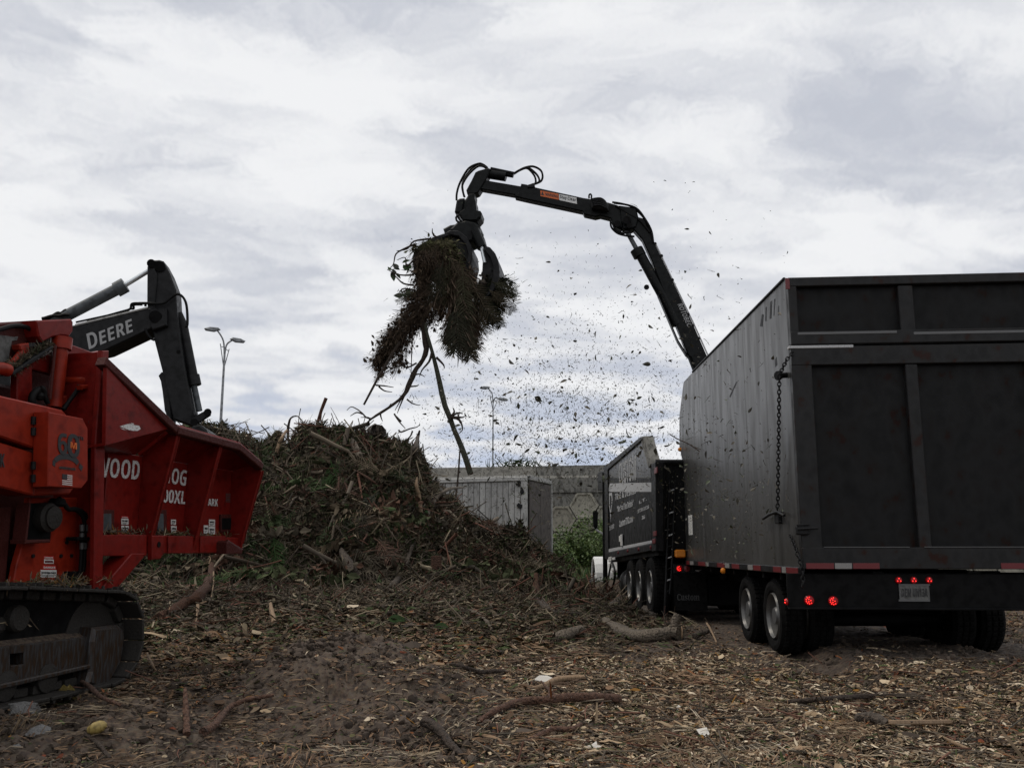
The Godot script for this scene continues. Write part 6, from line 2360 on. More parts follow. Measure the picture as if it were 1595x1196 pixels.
	for i in range(1, 4):
		var a: Vector3 = rim[i] - n * 0.03
		var b2: Vector3 = rim[i + 1] - n * 0.03
		var c: Vector3 = pk.call(G.s(b2), minf(yf, b2.y - 0.05), kw)
		var d: Vector3 = pk.call(G.s(a), minf(yf, a.y - 0.05), kw)
		under.prism([a, b2, c], (b2 - a).cross(c - a).normalized() * 0.03)
		under.prism([a, c, d], (c - a).cross(d - a).normalized() * 0.03)
	obj("hopper_flare", under, M.red, t)
	var lip := MB.new()
	for i in 4:
		var a: Vector3 = rim[i]
		var b2: Vector3 = rim[i + 1]
		var dn := Vector3.UP.cross(b2 - a).cross(b2 - a).normalized() * 0.075
		if dn.y > 0:
			dn = -dn
		lip.prism([a, b2, b2 + dn, a + dn], -n * 0.10, 0.01)
	obj("hopper_rim", lip, M.red_worn, t)
	for q in [[279, 672, 234, 857, -0.065], [345, 690, 305, 857, -0.07], [408.5, 733, 381, 846, -0.03]]:
		var to: Vector3 = G.g(q[0], q[1], 0.17)
		var bo: Vector3 = G.g(q[2], q[3], q[4])
		var rs := G.s(to)
		var rib := MB.new()
		rib.prism([pk.call(rs, to.y, 0.17), pk.call(rs, bo.y, q[4]), pk.call(rs, bo.y, kw), pk.call(rs, to.y - 0.05, kw)], u * 0.03, 0.004)
		rib.prism([pk.call(rs - 0.02, to.y, 0.17), pk.call(rs - 0.02, bo.y, q[4]), pk.call(rs - 0.02, bo.y, q[4] - 0.015), pk.call(rs - 0.02, to.y, 0.155)], u * 0.06, 0.003)
		obj("rib", rib, M.red, t)
	var he := MB.new()
	var re: float = G.s(G.g(408.5, 733, 0.17))
	he.prism([pk.call(re - 0.01, rim[4].y - 0.02, 0.17), pk.call(re - 0.01, yb, -0.05), pk.call(re - 0.01, yb, kw - 0.1), pk.call(re - 0.01, rim[4].y + 0.12, kw - 0.1)], u * 0.02, 0.002)
	obj("hopper_end", he, M.red, t)
	var beam := MB.new()
	var sb: float = G.s(G.g(378, 848, -0.07))
	beam.prism([pk.call(s0 - 0.05, yb, -0.07), pk.call(sb, yb, -0.07), pk.call(sb, yt, -0.07), pk.call(s0 - 0.05, yt, -0.07)], -n * 0.3, 0.01)
	obj("hopper_beam", beam, M.red, t)
	var bt := MB.new()
	G.slab(bt, [[159, 833], [228, 833], [228, 866], [159, 866]], -0.07, -0.045, 0.006)
	G.slab(bt, [[237, 834], [255, 834], [255, 862], [250, 871], [237, 872]], -0.07, -0.01, 0.01)
	G.slab(bt, [[262, 835], [300, 835], [300, 862], [262, 862]], -0.07, -0.05, 0.006)
	G.slab(bt, [[312, 835], [352, 835], [352, 861], [312, 861]], -0.07, -0.05, 0.006)
	obj("beam_plate", bt, M.red, t)
	var lh := MB.new()
	lh.lathe(Transform3D(Basis(u, n, u.cross(n)), G.g(246.5, 848, -0.01)), [Vector2(0.026, 0.0), Vector2(0.026, 0.006), Vector2(0.0, 0.007)], 12)
	obj("lug_hole", lh, M.black, t)
	var eb := MB.new()
	G.slab(eb, [[353, 845], [356, 842], [377, 856], [377, 863], [353, 863]], -0.1, 0.07, 0.008)
	eb.tube([G.g(353, 842, 0.05), G.g(377, 857, 0.05)], 0.012, 6)
	obj("end_bracket", eb, M.red_worn, t)
	var dg := MB.new()
	G.slab(dg, [[205, 862], [226, 862], [224, 868], [180, 920], [158, 920], [160, 914]], -0.2, 0.0, 0.008)
	obj("brace", dg, M.red, t)
	# inside and far side of the hopper, floor, end
	var hf := MB.new()
	hf.box(Transform3D(Basis(u, Vector3.UP, u.cross(Vector3.UP)), pk.call((s0 + s1) / 2, yt - 0.05, -1.45)), Vector3(s1 - s0, 0.12, 2.2), 0.01)
	obj("hopper_floor", hf, M.red_worn, t)
	var fs := MB.new()
	fs.prism([pk.call(s0, yb, -2.55), pk.call(s1, yb, -2.55), pk.call(s1, rim[4].y, -2.75), pk.call(s0 + 1.1, rim[1].y, -2.75), pk.call(s0, rim[0].y, -2.7)], -n * 0.05, 0.004)
	obj("hopper_far_wall", fs, M.red, t)
	# hatches, stickers, stencilled letters
	for q in [[158, 794, 178, 832], [244, 794, 259.5, 832], [344, 801, 377, 829]]:
		var b := MB.new()
		G.slab(b, [[q[0], q[1]], [q[2], q[1]], [q[2], q[3]], [q[0], q[3]]], kw, kw + 0.025, 0.006)
		var h := obj("hatch", b, M.red_worn, t)
		var g := MB.new()
		G.slab(g, [[q[0] + 1.5, q[1] + 6], [q[2] - 5, q[1] + 6], [q[2] - 5, q[3] - 4.5], [q[0] + 1.5, q[3] - 4.5]], kw + 0.025, kw + 0.03, 0.001)
		obj("pane", g, M.grey_cyl if q[0] < 300 else M.black, h)
	for q in [[188.5, 804, 199.5, 807, "DANGER", 1], [188.5, 807.5, 199.5, 817, "KEEP AWAY", 0], [188.5, 818.5, 200, 829, "CAUTION", 0], [266, 809, 273.5, 817.5, "KEEP AWAY", 0], [266, 819, 274.5, 830, "CAUTION", 0], [325, 809, 334.5, 819.5, "DANGER", 0], [325, 820, 334.5, 832, "NOTICE", 0], [317, 818, 324, 831, "DANGER", 0]]:
		sticker(G, t, [q[0], q[1], q[2], q[3]], kw + 0.003, q[4], M.ink_red if q[5] else M.ink, float(q[5]))
	var kt := kw + 0.004
	letters("lettering", "WOOD", G.g(146, 742, kt), G.g(215, 747, kt), G.g(149, 711, kt), n, M.white_letter, t)
	letters("lettering", "HOG", G.g(253, 751, kt), G.g(288, 757, kt), G.g(256, 726, kt), n, M.white_letter, t)
	letters("lettering", "6600XL", G.g(233, 781.5, kt), G.g(287, 785.5, kt), G.g(235, 760, kt), n, M.white_letter, t)
	letters("lettering", "MORBARK", G.g(300, 786, kt), G.g(338.5, 788.5, kt), G.g(300, 774.5, kt), n, M.white_letter, t)
	var sc := MB.new()
	for q in [[[186, 664], [194, 661.5], [201, 659.5], [208, 662], [216, 663], [218.5, 668], [214, 671], [207, 671], [200, 669.5], [193, 667]], [[203, 658.8], [209, 659.5], [206, 661.5]], [[186, 666], [192, 668], [197, 670.2], [190, 668.5]]]:
		G.slab(sc, q, 0.15, 0.1515, 0.0)
	obj("paint_scar", sc, M.white_letter, t)
	var dl := MB.new()
	for i in 6:
		G.slab(dl, [[351.5, 768.5 + i * 2.4], [359, 769 + i * 2.4], [359, 770.2 + i * 2.4], [351.5, 769.8 + i * 2.4]], kw, kw + 0.004, 0.0)
	obj("faded_flag", dl, M.dim_letter, t)

func sticker(G: Face, t: Node, q: Array, k: float, text: String, ink: Material, reversed: float) -> void:
	var b := MB.new()
	G.slab(b, [[q[0], q[1]], [q[2], q[1] + 0.3], [q[2], q[3]], [q[0], q[3] - 0.3]], k, k + 0.003, 0.0003)
	var s := obj("sticker", b, ink if reversed > 0.5 else M.sticker, t)
	var h: float = q[3] - q[1]
	var top: float = q[1] + h * 0.25
	var low: float = q[3] - h * (0.25 if h < 8 else 0.5)
	letters("text", text, G.g(q[0] + 1.2, low, k + 0.004), G.g(q[2] - 1.2, low + 0.3, k + 0.004), G.g(q[0] + 1.2, top, k + 0.004), G.n, M.sticker if reversed > 0.5 else ink, s, true, false, 0.002)
	if h > 8:
		var l := MB.new()
		for i in 2:
			var y: float = q[3] - h * (0.36 - 0.16 * i)
			G.slab(l, [[q[0] + 1.5, y], [q[2] - 1.5 - i * 2.0, y + 0.3], [q[2] - 1.5 - i * 2.0, y + 1.0], [q[0] + 1.5, y + 0.7]], k + 0.003, k + 0.0045, 0.0)
		obj("text_line", l, ink, s)


# ---------------------------------------------------------------- litter on the ground
func build_litter() -> void:
	var chips := PackedFloat32Array()
	var chips2 := PackedFloat32Array()
	var shreds := PackedFloat32Array()
	var straws := PackedFloat32Array()
	var leaves := PackedFloat32Array()
	var twigs := PackedFloat32Array()
	var clods := PackedFloat32Array()
	var pale = [[0.419, 0.331, 0.223], [0.351, 0.263, 0.169], [0.540, 0.452, 0.331], [0.284, 0.203, 0.126]]
	var brown = [[0.173, 0.108, 0.065], [0.112, 0.072, 0.046], [0.225, 0.150, 0.093], [0.087, 0.057, 0.039], [0.150, 0.112, 0.075]]
	var dark := [[0.053, 0.041, 0.032], [0.075, 0.060, 0.048], [0.042, 0.033, 0.027]]
	for i in 420000:
		var d := 4.6 * pow(24.0 / 4.6, rng.randf())
		var x := rng.randf_range(-0.66, 0.66) * d + rng.randf_range(-0.8, 0.8)
		if d > 15.5 and quick_heap(x, d) > 0.0:
			continue
		# three kinds of ground: pale chips, trodden brown soil, dark soil with straw
		var w := n_big.get_noise_2d(x * 1.9 + 70.0, d * 1.9) * 0.6 + n_mid.get_noise_2d(x * 0.8, d * 0.8 + 30.0) * 0.5
		var chip := clampf(smoothstep(-1.2, 1.0, x) * (1.0 - smoothstep(9.5, 12.0, d)) + w, 0.0, 1.0)
		var bank := smoothstep(9.0, 11.5, d) * smoothstep(2.4, 0.0, x)
		var lane := smoothstep(3.0, 1.4, absf(x - 4.4)) * smoothstep(8.2, 9.2, d)
		lane = maxf(lane, exp(-pow((x - 1.6) / 1.3, 2.0)) * smoothstep(9.6, 10.6, d) * (1.0 - smoothstep(12.0, 14.0, d)) * 0.8)
		var hump := clampf(1.1 * bump(x, d, -1.45, 7.9, 1.25, 1.0) + 0.6 * bump(x, d, -0.7, 7.0, 1.0, 1.0) + 1.2 * bump(x, d, -2.9, 6.2, 1.3, 0.7) + bump(x, d, -0.6, 6.0, 1.0, 0.5), 0.0, 1.0)
		var keep := 0.62 + 0.38 * maxf(chip, bank) + w * 0.6
		keep *= (1.0 - 0.975 * lane) * (1.0 - 0.86 * hump) * (1.0 - 0.74 * smoothstep(0.6, -0.8, x) * smoothstep(8.0, 6.6, d))
		if rng.randf() > keep:
			continue
		var nr := quick_slope(x, d)
		var up := (nr + Vector3(rng.randfn(), 0, rng.randfn()) * 0.32).normalized()
		var bs := lay(Vector3(rng.randfn(), rng.randfn(0, 0.12), rng.randfn()), up)
		var p := Vector3(x, quick(x, d) + rng.randf_range(-0.004, 0.03), -d)
		var col := pick(pale) if rng.randf() < 0.035 + 0.36 * chip * smoothstep(-2.2, -0.2, x) else pick(brown) if rng.randf() < 0.72 else pick(dark)
		if rng.randf() < 0.045:
			col = pick([[0.20, 0.075, 0.03], [0.24, 0.12, 0.03], [0.14, 0.045, 0.025]])
		if rng.randf() < 0.10 + 0.10 * bank:
			col = pick([[0.04, 0.055, 0.02], [0.06, 0.075, 0.03], [0.09, 0.085, 0.04]])
		var far := (0.62 + d * 0.035) * (1.0 + 0.7 * bank)
		if rng.randf() < 0.025:
			far *= rng.randf_range(1.6, 2.8)
		var kind := rng.randf()
		if kind < 0.27:
			var s := rng.randf_range(0.010, 0.034) * far
			push(chips if rng.randf() < 0.5 else chips2, bs.scaled_local(Vector3(s, s, s * rng.randf_range(0.8, 2.0))), p, col)
		elif kind < 0.52:
			var s := rng.randf_range(0.022, 0.10) * far
			push(shreds, bs.scaled_local(Vector3(rng.randf_range(0.04, 0.10) * far, s, s)), p, col)
		elif kind < 0.76:
			var s := rng.randf_range(0.04, 0.22) * far
			push(straws, bs.scaled_local(Vector3(rng.randf_range(0.05, 0.14) * far, s * 0.8, s)), p + Vector3(0, 0.006, 0), col)
		elif kind < 0.87:
			var s := rng.randf_range(0.02, 0.06) * far
			push(leaves, bs.scaled_local(Vector3(s, s, s * rng.randf_range(0.9, 1.7))), p, col)
		elif kind < 0.905:
			var s := 0.05 + pow(rng.randf(), 3.0) * 0.5
			push(twigs, bs.scaled_local(Vector3(0.36, 0.36, s)), p + Vector3(0, 0.008, 0), pick(STICK_TONES))
		else:
			var s := rng.randf_range(0.008, 0.03) * far
			push(clods, any_turn().scaled_local(Vector3.ONE * s), p, pick([[0.11, 0.078, 0.057], [0.08, 0.057, 0.042], [0.14, 0.10, 0.072]]))
	# mats of fibre combed one way by the grapple and the tracks
	for q in 130:
		var d := 5.2 * pow(16.0 / 5.2, rng.randf())
		var x := rng.randf_range(-0.6, 0.5) * d
		if (x > 1.6 and d > 8.0) or Vector2(x + 1.45, d - 7.9).length() < 1.25:
			continue
		var tone := pick(pale) * 0.62 if rng.randf() < 0.35 else pick(brown)
		var flow := Vector3(rng.randfn(), 0.05, rng.randfn(0, 0.6)).normalized()
		var wide := rng.randf_range(0.06, 0.22)
		var f0 := 0.7 + d * 0.03
		for i in 60:
			var xx := x + rng.randfn(0, wide)
			var dd := d + rng.randfn(0, wide)
			var z := rng.randf_range(0.08, 0.30) * f0
			push(straws if i % 2 or d < 8.0 else shreds, lay(flow + Vector3(rng.randfn(), rng.randfn(0, 0.5), rng.randfn()) * 0.22, Vector3(rng.randfn(0, 0.3), 1, rng.randfn(0, 0.3))).scaled_local(Vector3(0.06 * f0, z * 0.35, z)), Vector3(xx, quick(xx, dd) + rng.randf_range(0.0, 0.06), -dd), tone * rng.randf_range(0.7, 1.3))
	# crumbs of soil on the bare humps
	for i in 6500:
		var q: Array = [[-1.55, 8.0, 0.75], [-2.9, 6.2, 1.0], [-4.3, 6.3, 0.8], [-0.6, 6.0, 0.8], [3.9, 8.6, 1.6]][rng.randi() % 5]
		var x: float = q[0] + rng.randfn(0, 0.5) * q[2]
		var d: float = q[1] + rng.randfn(0, 0.5) * q[2]
		var s = 0.006 + pow(rng.randf(), 4.0) * 0.09
		push(clods, any_turn().scaled_local(Vector3(1, 0.75, 1) * s), Vector3(x, ground_h(x, d) + s * 0.15, -d), pick([[0.07, 0.054, 0.043], [0.055, 0.043, 0.034], [0.09, 0.07, 0.056]]))
	var says := [["wood_chips", chip_mesh(601), chips, "pale and brown wood chips scattered over the yard floor"], ["bark_chips", chip_mesh(602), chips2, "broken bark chips scattered over the yard floor"],
		["shredded_bark", shred_mesh(603, 0.16, 0.22), shreds, "curled bark shreds scattered over the yard floor"], ["straw_litter", shred_mesh(604, 0.05, 0.34), straws, "thin straw and palm fibres scattered over the yard floor"],
		["dead_leaves", leaf_mesh(3, 0.35, 0.7), leaves, "small dead leaves scattered over the yard floor"], ["twig_litter", twig_mesh(605, 0.016, 1), twigs, "small broken twigs scattered over the yard floor"], ["soil_clods", clod_mesh(606), clods, "crumbs and clods of dark soil on the yard floor"]]
	for a in says:
		tag(many(a[0], a[1], M.litter, a[2]), a[3], "litter", "", "stuff")


# ---------------------------------------------------------------- single pieces lying about
func branch(called: String, label: String, category: String, px: Array, radii: Array, material: Material, lift := 0.02, group := "", wobble := 0.12) -> Node3D:
	var line := []
	for q in px:
		var p := hit(q[0], q[1])
		p.y += lift + (q[2] if q.size() > 2 else 0.0)
		line.append(p)
	var t := thing(called, label, category, line[0], group)
	var b := MB.new()
	var s := 4
	b.tube(spline(line, s), ramp(radii, (line.size() - 1) * s + 1), 9, true, wobble, rng)
	obj("wood", b, material, t)
	return t

func shoots(t: Node, list: Array, r: float, material: Material) -> void:
	for l in list:
		var line := []
		for q in l:
			var p := hit(q[0], q[1])
			p.y += q[2] if q.size() > 2 else 0.03
			line.append(p)
		var b := MB.new()
		b.tube(spline(line, 4), ramp([r, r * 0.4], (line.size() - 1) * 4 + 1), 6)
		obj("shoot", b, material, t)

func cut_face(t: Node, p: Vector3, dir: Vector3, r: float) -> void:
	var b := MB.new()
	b.tube([p, p + dir.normalized() * 0.012], [r, r * 0.97], 10, true, 0.08, rng)
	obj("cut_end", b, M.fresh_wood, t)

func build_pieces() -> void:
	# on the ground
	var t := branch("log", "thick grey curved log lying on the ground in front of the trailer wheels", "log", [[942, 974, 0.06], [958, 986, 0.06], [985, 998, 0.07], [1015, 1001, 0.08], [1048, 998, 0.09], [1060, 997, 0.09]], [0.06, 0.085, 0.08, 0.085, 0.08, 0.095], M.bark[2], 0.0, "", 0.22)
	cut_face(t, hit(1060, 997) + Vector3(0.01, 0.09, 0), Vector3(1, 0, 0), 0.085)
	var sb := MB.new()
	var e := hit(1052, 996) + Vector3(0, 0.12, 0)
	sb.tube([e, e + Vector3(0.02, 0.12, 0.02), e + Vector3(0.05, 0.20, 0.02)], [0.07, 0.06, 0.05], 8, true, 0.15, rng)
	obj("stub", sb, M.bark[2], t)
	branch("log", "mossy grey log lying left of the thick curved log", "log", [[862, 1000, 0.05], [882, 999, 0.06], [905, 991, 0.07]], [0.06, 0.085, 0.075], M.bark[2], 0.0, "", 0.22)
	branch("log", "grey-brown low log at the heap's right foot, before the dump truck's wheels", "log", [[945, 955, 0.05], [970, 945, 0.12], [995, 950, 0.12], [1018, 966, 0.06]], [0.06, 0.13, 0.12, 0.06], M.bark[0], 0.0, "", 0.22)
	var rotten = branch("rotten_log", "shaggy rust-brown rotten palm trunk right of the grinder track", "trunk", [[245, 968, 0.05], [268, 962, 0.08], [290, 950, 0.11], [305, 946, 0.13], [318, 936, 0.17], [326, 920, 0.24], [328, 908, 0.31]], [0.06, 0.075, 0.07, 0.085, 0.075, 0.06, 0.045], M.rotten_wood, 0.0, "", 0.3)
	shoots(rotten, [[[330, 912, 0.3], [331, 925, 0.2], [328, 940, 0.1], [325, 952, 0.05]], [[322, 911, 0.3], [326, 905, 0.34], [322, 900, 0.38]], [[306, 955, 0.1], [305, 970, 0.02], [299, 985, 0.0]], [[308, 955, 0.1], [305, 975, 0.02], [304, 992, 0.0]]], 0.018, M.fresh_wood)
	branch("tree_limb", "mottled thick limb leaning down the heap's front, left of the small fork", "branch", [[531, 874, 0.25], [540, 893, 0.2], [553, 908, 0.15], [572, 920, 0.1], [585, 926, 0.05]], [0.05, 0.085, 0.11, 0.10, 0.07], M.bark[0], -0.05, "", 0.25)
	branch("tree_limb", "slim bark limb leaning right out of the heap's foot, right of the mottled limb", "branch", [[602, 925, 0.05], [622, 905, 0.1], [634, 888, 0.2], [642, 878, 0.3]], [0.06, 0.06, 0.05, 0.03], M.bark[0], -0.03, "", 0.2)
	t = branch("long_branch", "long slightly bent reddish branch on the bare foreground ground", "branch", [[745, 1129], [775, 1115, 0.02], [810, 1108, 0.03], [850, 1106, 0.05], [890, 1102, 0.05], [930, 1100, 0.04], [964, 1101, 0.03]], [0.016, 0.024, 0.028, 0.032, 0.034, 0.036], M.bark[3])
	shoots(t, [[[880, 1102, 0.05], [862, 1095, 0.06], [843, 1082, 0.1]], [[855, 1103, 0.05], [857, 1090, 0.1]]], 0.018, M.bark[3])
	branch("branch", "wavy brown stick at the bottom center, below the long reddish branch", "branch", [[808, 1168], [830, 1161, 0.02], [860, 1155, 0.03], [890, 1147, 0.02], [905, 1141, 0.02]], [0.014, 0.018, 0.018, 0.014], M.bark[3])
	branch("dark_stick", "dark curved stick lying above the soil hump", "stick", [[702, 1042, 0.02], [720, 1049, 0.03], [745, 1056, 0.03], [770, 1056, 0.03], [785, 1054, 0.02]], [0.012, 0.02, 0.02, 0.016], M.bark[1])
	branch("bark_slab", "split pale wood sliver pointing right, beside the white scrap", "wood sliver", [[800, 1079], [840, 1078, 0.02], [870, 1072, 0.03], [915, 1064, 0.02]], [0.008, 0.02, 0.03, 0.018], M.fresh_wood)
	var sc := MB.new()
	var c := hit(849, 1071) + Vector3(0, 0.05, 0)
	sc.prism([c + Vector3(-0.10, 0, 0.02), c + Vector3(-0.05, 0.03, -0.02), c + Vector3(0.02, 0.025, -0.05), c + Vector3(0.10, 0.0, 0.02), c + Vector3(0.0, -0.015, 0.05)], Vector3(0, 0.008, 0.0), 0.001)
	tag(obj("torn_bark", sc, M.paper), "pinkish white torn scrap lying on the split pale sliver", "scrap")
	branch("stick", "straight pale stick lying flat at the heap's right foot", "stick", [[727, 951, 0.03], [755, 951, 0.03], [778, 950, 0.04]], [0.02, 0.022, 0.02], M.fresh_wood)
	branch("branch", "curved grey branch below the straight pale stick", "branch", [[705, 955, 0.05], [735, 962, 0.05], [755, 973, 0.05], [766, 987, 0.03]], [0.03, 0.03, 0.026, 0.018], M.bark[2])
	branch("branch", "long thin grey branch running to the mossy log's left end", "branch", [[832, 940, 0.06], [845, 952, 0.08], [862, 962, 0.06], [900, 963, 0.05], [938, 962, 0.05]], [0.06, 0.07, 0.035, 0.03, 0.022], M.bark[0])
	t = branch("stump_stick", "upright pale split stick stub in the litter below the hopper", "stick", [[427, 977, 0.02], [423, 968, 0.08], [420, 960, 0.16]], [0.04, 0.038, 0.02], M.fresh_wood)
	branch("stick", "pale peeled stick lying behind the upright split stub", "stick", [[390, 965, 0.03], [412, 963, 0.05], [440, 957, 0.05], [462, 952, 0.05]], [0.012, 0.02, 0.022, 0.012], M.fresh_wood)
	branch("stick", "thin dark upright stick in front of the pale box trailer", "stick", [[709, 776, 0.0], [712, 765, 0.15], [714.5, 750, 0.5], [716, 740, 0.85]], [0.035, 0.032, 0.03, 0.024], M.bark[1])
	branch("branch", "forked dark branch poking up at the heap's right shoulder", "branch", [[642, 716, 0.0], [648, 706, 0.1], [650, 697, 0.3], [653, 692, 0.42]], [0.08, 0.07, 0.06, 0.03], M.bark[1])
	branch("cut_log", "short cut log standing proud on the heap's crest", "log", [[578, 678, 0.1], [585, 682, 0.12], [592, 690, 0.1]], [0.14, 0.15, 0.15], M.bark[0])
	branch("branch", "pale bare forked branch high on the heap's left crest", "branch", [[430, 722, 0.1], [434, 705, 0.16], [441, 694, 0.2], [446, 682, 0.25]], [0.05, 0.05, 0.04, 0.025], M.fresh_wood)
	branch("branch", "thick bark branch sloping right under the heap's crest", "branch", [[535, 690, 0.12], [548, 705, 0.14], [560, 722, 0.1]], [0.08, 0.09, 0.07], M.bark[2])
	branch("branch", "dark hooked branch arching against the sky on the crest", "branch", [[448, 690, 0.05], [448, 676, 0.2], [452, 668, 0.34], [462, 666, 0.36], [470, 672, 0.2]], [0.05, 0.045, 0.03, 0.02, 0.012], M.bark[1])
	branch("branch", "fan of pale thin stalk leaning left down the heap's middle", "branch", [[470, 790, 0.1], [458, 800, 0.12], [444, 812, 0.1]], [0.028, 0.028, 0.018], M.bark[2])
	branch("branch", "long reddish stalk slanting right down the heap", "branch", [[550, 742, 0.1], [575, 758, 0.14], [590, 775, 0.14], [602, 800, 0.08]], [0.02, 0.026, 0.024, 0.016], M.bark[3])
	branch("branch", "upright tan fibrous stalk on the heap's right half", "branch", [[655, 805, 0.05], [652, 790, 0.12], [648, 775, 0.2], [649, 768, 0.3]], [0.05, 0.05, 0.04, 0.02], M.fresh_wood)
	branch("branch", "bare grey branch arching at the heap's right slope", "branch", [[665, 812, 0.1], [678, 796, 0.2], [700, 780, 0.24], [722, 770, 0.2]], [0.05, 0.046, 0.04, 0.02], M.bark[2])
	branch("branch", "pale forked branch lying low on the heap's right slope", "branch", [[668, 838, 0.08], [688, 836, 0.1], [700, 842, 0.08]], [0.022, 0.024, 0.018], M.bark[2])
	branch("stick", "orange-tan stub sticking up at the heap's right foot", "stick", [[838, 938, 0.0], [836, 925, 0.1], [835, 914, 0.22]], [0.07, 0.06, 0.05], M.rotten_wood)
	branch("stick", "bent pale stick under the track's right end", "stick", [[118, 1076, 0.05], [135, 1088, 0.06], [155, 1102, 0.04], [185, 1112, 0.02]], [0.018, 0.02, 0.016, 0.01], M.bark[3])
	branch("stick", "pale twig standing in the soil beside the track end", "stick", [[227, 1036, 0.1], [236, 1046, 0.04], [242, 1050, 0.0]], [0.012, 0.014, 0.01], M.fresh_wood)
	branch("bark_slab", "upright reddish bark splinter in the left foreground", "wood sliver", [[290, 1152, 0.0], [288, 1135, 0.06], [285, 1116, 0.15]], [0.024, 0.022, 0.012], M.bark[3])
	branch("branch", "curved peeled branch running up the left soil hump", "branch", [[315, 1156, 0.02], [335, 1140, 0.03], [355, 1118, 0.04], [385, 1103, 0.04], [425, 1096, 0.03]], [0.03, 0.026, 0.02, 0.018, 0.012], M.bark[3])
	branch("branch", "thin dark root lying at the bottom left of the yellow pod", "branch", [[130, 1160, 0.01], [150, 1175, 0.02], [170, 1192, 0.01]], [0.012, 0.014, 0.01], M.bark[1])
	branch("branch", "brown stalk lying at the bottom center-left soil", "branch", [[660, 1142, 0.03], [680, 1157, 0.04], [700, 1172, 0.03], [720, 1186, 0.01]], [0.035, 0.032, 0.026, 0.012], M.bark[1])
	# bark plank at the lower right
	var bk := MB.new()
	var a := hit(1385, 1141) + Vector3(0, 0.035, 0)
	var z := hit(1480, 1141) + Vector3(0, 0.035, 0)
	var ax := (z - a).normalized()
	var dp := Vector3(0, 0.25, 1).normalized()
	bk.prism([a, a + ax * 0.12 + dp * -0.045, z + dp * -0.045 - ax * 0.03, z, z + dp * 0.03 + ax * 0.02, z - ax * 0.08 + dp * 0.03, a + ax * 0.16 + dp * 0.05, a + dp * 0.04], ax.cross(dp).normalized() * -0.03, 0.006)
	tag(obj("bark_plank", bk, M.fresh_wood), "flat tan bark plank lying at the lower right of the yard", "plank")
	branch("stick", "dark grey stick end lying left of the tan bark plank", "stick", [[1338, 1128, 0.02], [1362, 1132, 0.03], [1384, 1140, 0.02]], [0.03, 0.035, 0.03], M.bark[0])
	branch("stick", "long low brown stick across the trodden soil at right", "stick", [[1230, 1101, 0.01], [1290, 1097, 0.02], [1360, 1094, 0.02], [1420, 1094, 0.01]], [0.018, 0.022, 0.02, 0.014], M.bark[1])
	branch("stick", "thin pale stick pointing up left in the bottom right corner", "stick", [[1460, 1157, 0.03], [1490, 1172, 0.02], [1526, 1184, 0.01]], [0.012, 0.012, 0.008], M.fresh_wood)
	branch("stick", "leaning grey pole between the truck ladder and the ground", "pole", [[1040, 962, 0.02], [1043, 950, 0.3], [1046, 925, 0.8]], [0.025, 0.025, 0.025], M.bark[2])
	branch("stick", "reddish stick leaning on the truck's mud flap", "stick", [[1046, 968, 0.02], [1055, 952, 0.25], [1066, 936, 0.5]], [0.018, 0.018, 0.014], M.bark[3])
	branch("stick", "short tan stick with a crossing twig, right of the curved log", "stick", [[1082, 998, 0.03], [1092, 996, 0.05], [1104, 993, 0.06]], [0.04, 0.036, 0.03], M.bark[0])
	branch("stick", "thin pale twig crossing the short tan stick", "stick", [[1102, 989, 0.12], [1109, 996, 0.08], [1117, 1007, 0.02]], [0.014, 0.014, 0.01], M.fresh_wood)
	# loose fibres on the rotten log
	for k in 46:
		var f := rng.randf()
		var a0 := hit(250 + f * 76, 965 - f * 40) + Vector3(0, 0.03 + f * 0.1 + rng.randf() * 0.08, 0.06)
		var fb := MB.new()
		var dr := Vector3(0.8 + rng.randfn(0, 0.2), 0.25 + f * 0.3 + rng.randfn(0, 0.3), rng.randfn(0, 0.3)).normalized() * rng.randf_range(0.08, 0.22)
		fb.tube([a0, a0 + dr * 0.6 + Vector3(0, 0.015, 0), a0 + dr], [0.006, 0.005, 0.002], 4)
		obj("fibre", fb, M.rotten_wood if k % 4 else M.bark[0], rotten)
	# white scraps, pod, stones
	scrap("paper_scrap", "torn white star-shaped scrap at the bottom, below the wavy stick", [[909, 1170], [918, 1166], [924, 1163], [930, 1158], [931, 1165], [938, 1168], [931, 1171], [935, 1174], [926, 1171], [918, 1173]], 0.02)
	scrap("paper_scrap", "folded white paper scrap in the chips at lower right center", [[1086, 1143], [1103, 1139], [1105, 1152], [1098, 1157], [1089, 1152]], 0.03)
	scrap("paper_scrap", "small pale wood flake right of center in the chips", [[1052, 1108], [1058, 1101], [1066, 1106], [1060, 1111], [1054, 1112]], 0.02)
	scrap("paper_scrap", "round white flake near the lower right chips", [[1211, 1165], [1222, 1162], [1224, 1165], [1216, 1170], [1211, 1169]], 0.02)
	scrap("paper_scrap", "white scrap caught in the litter below the hopper's end", [[398, 915], [404, 911], [408, 913], [405, 918], [400, 917]], 0.08)
	var pod := thing("seed_pod", "large wrinkled yellow seed pod lying in the left foreground soil", "seed pod", hit(149, 1150))
	var pm := MB.new()
	var pc := hit(149, 1153) + Vector3(0, 0.045, 0)
	pm.lathe(Transform3D(Basis(Vector3(0, 1, 0), Vector3(0.95, 0.25, 0.1).normalized(), Vector3(0, 0.1, 1)), pc), [Vector2(0.0, -0.066), Vector2(0.02, -0.058), Vector2(0.036, -0.03), Vector2(0.040, 0.01), Vector2(0.03, 0.042), Vector2(0.012, 0.06), Vector2(0.0, 0.062)], 14)
	obj("shell", pm, M.pod, pod)
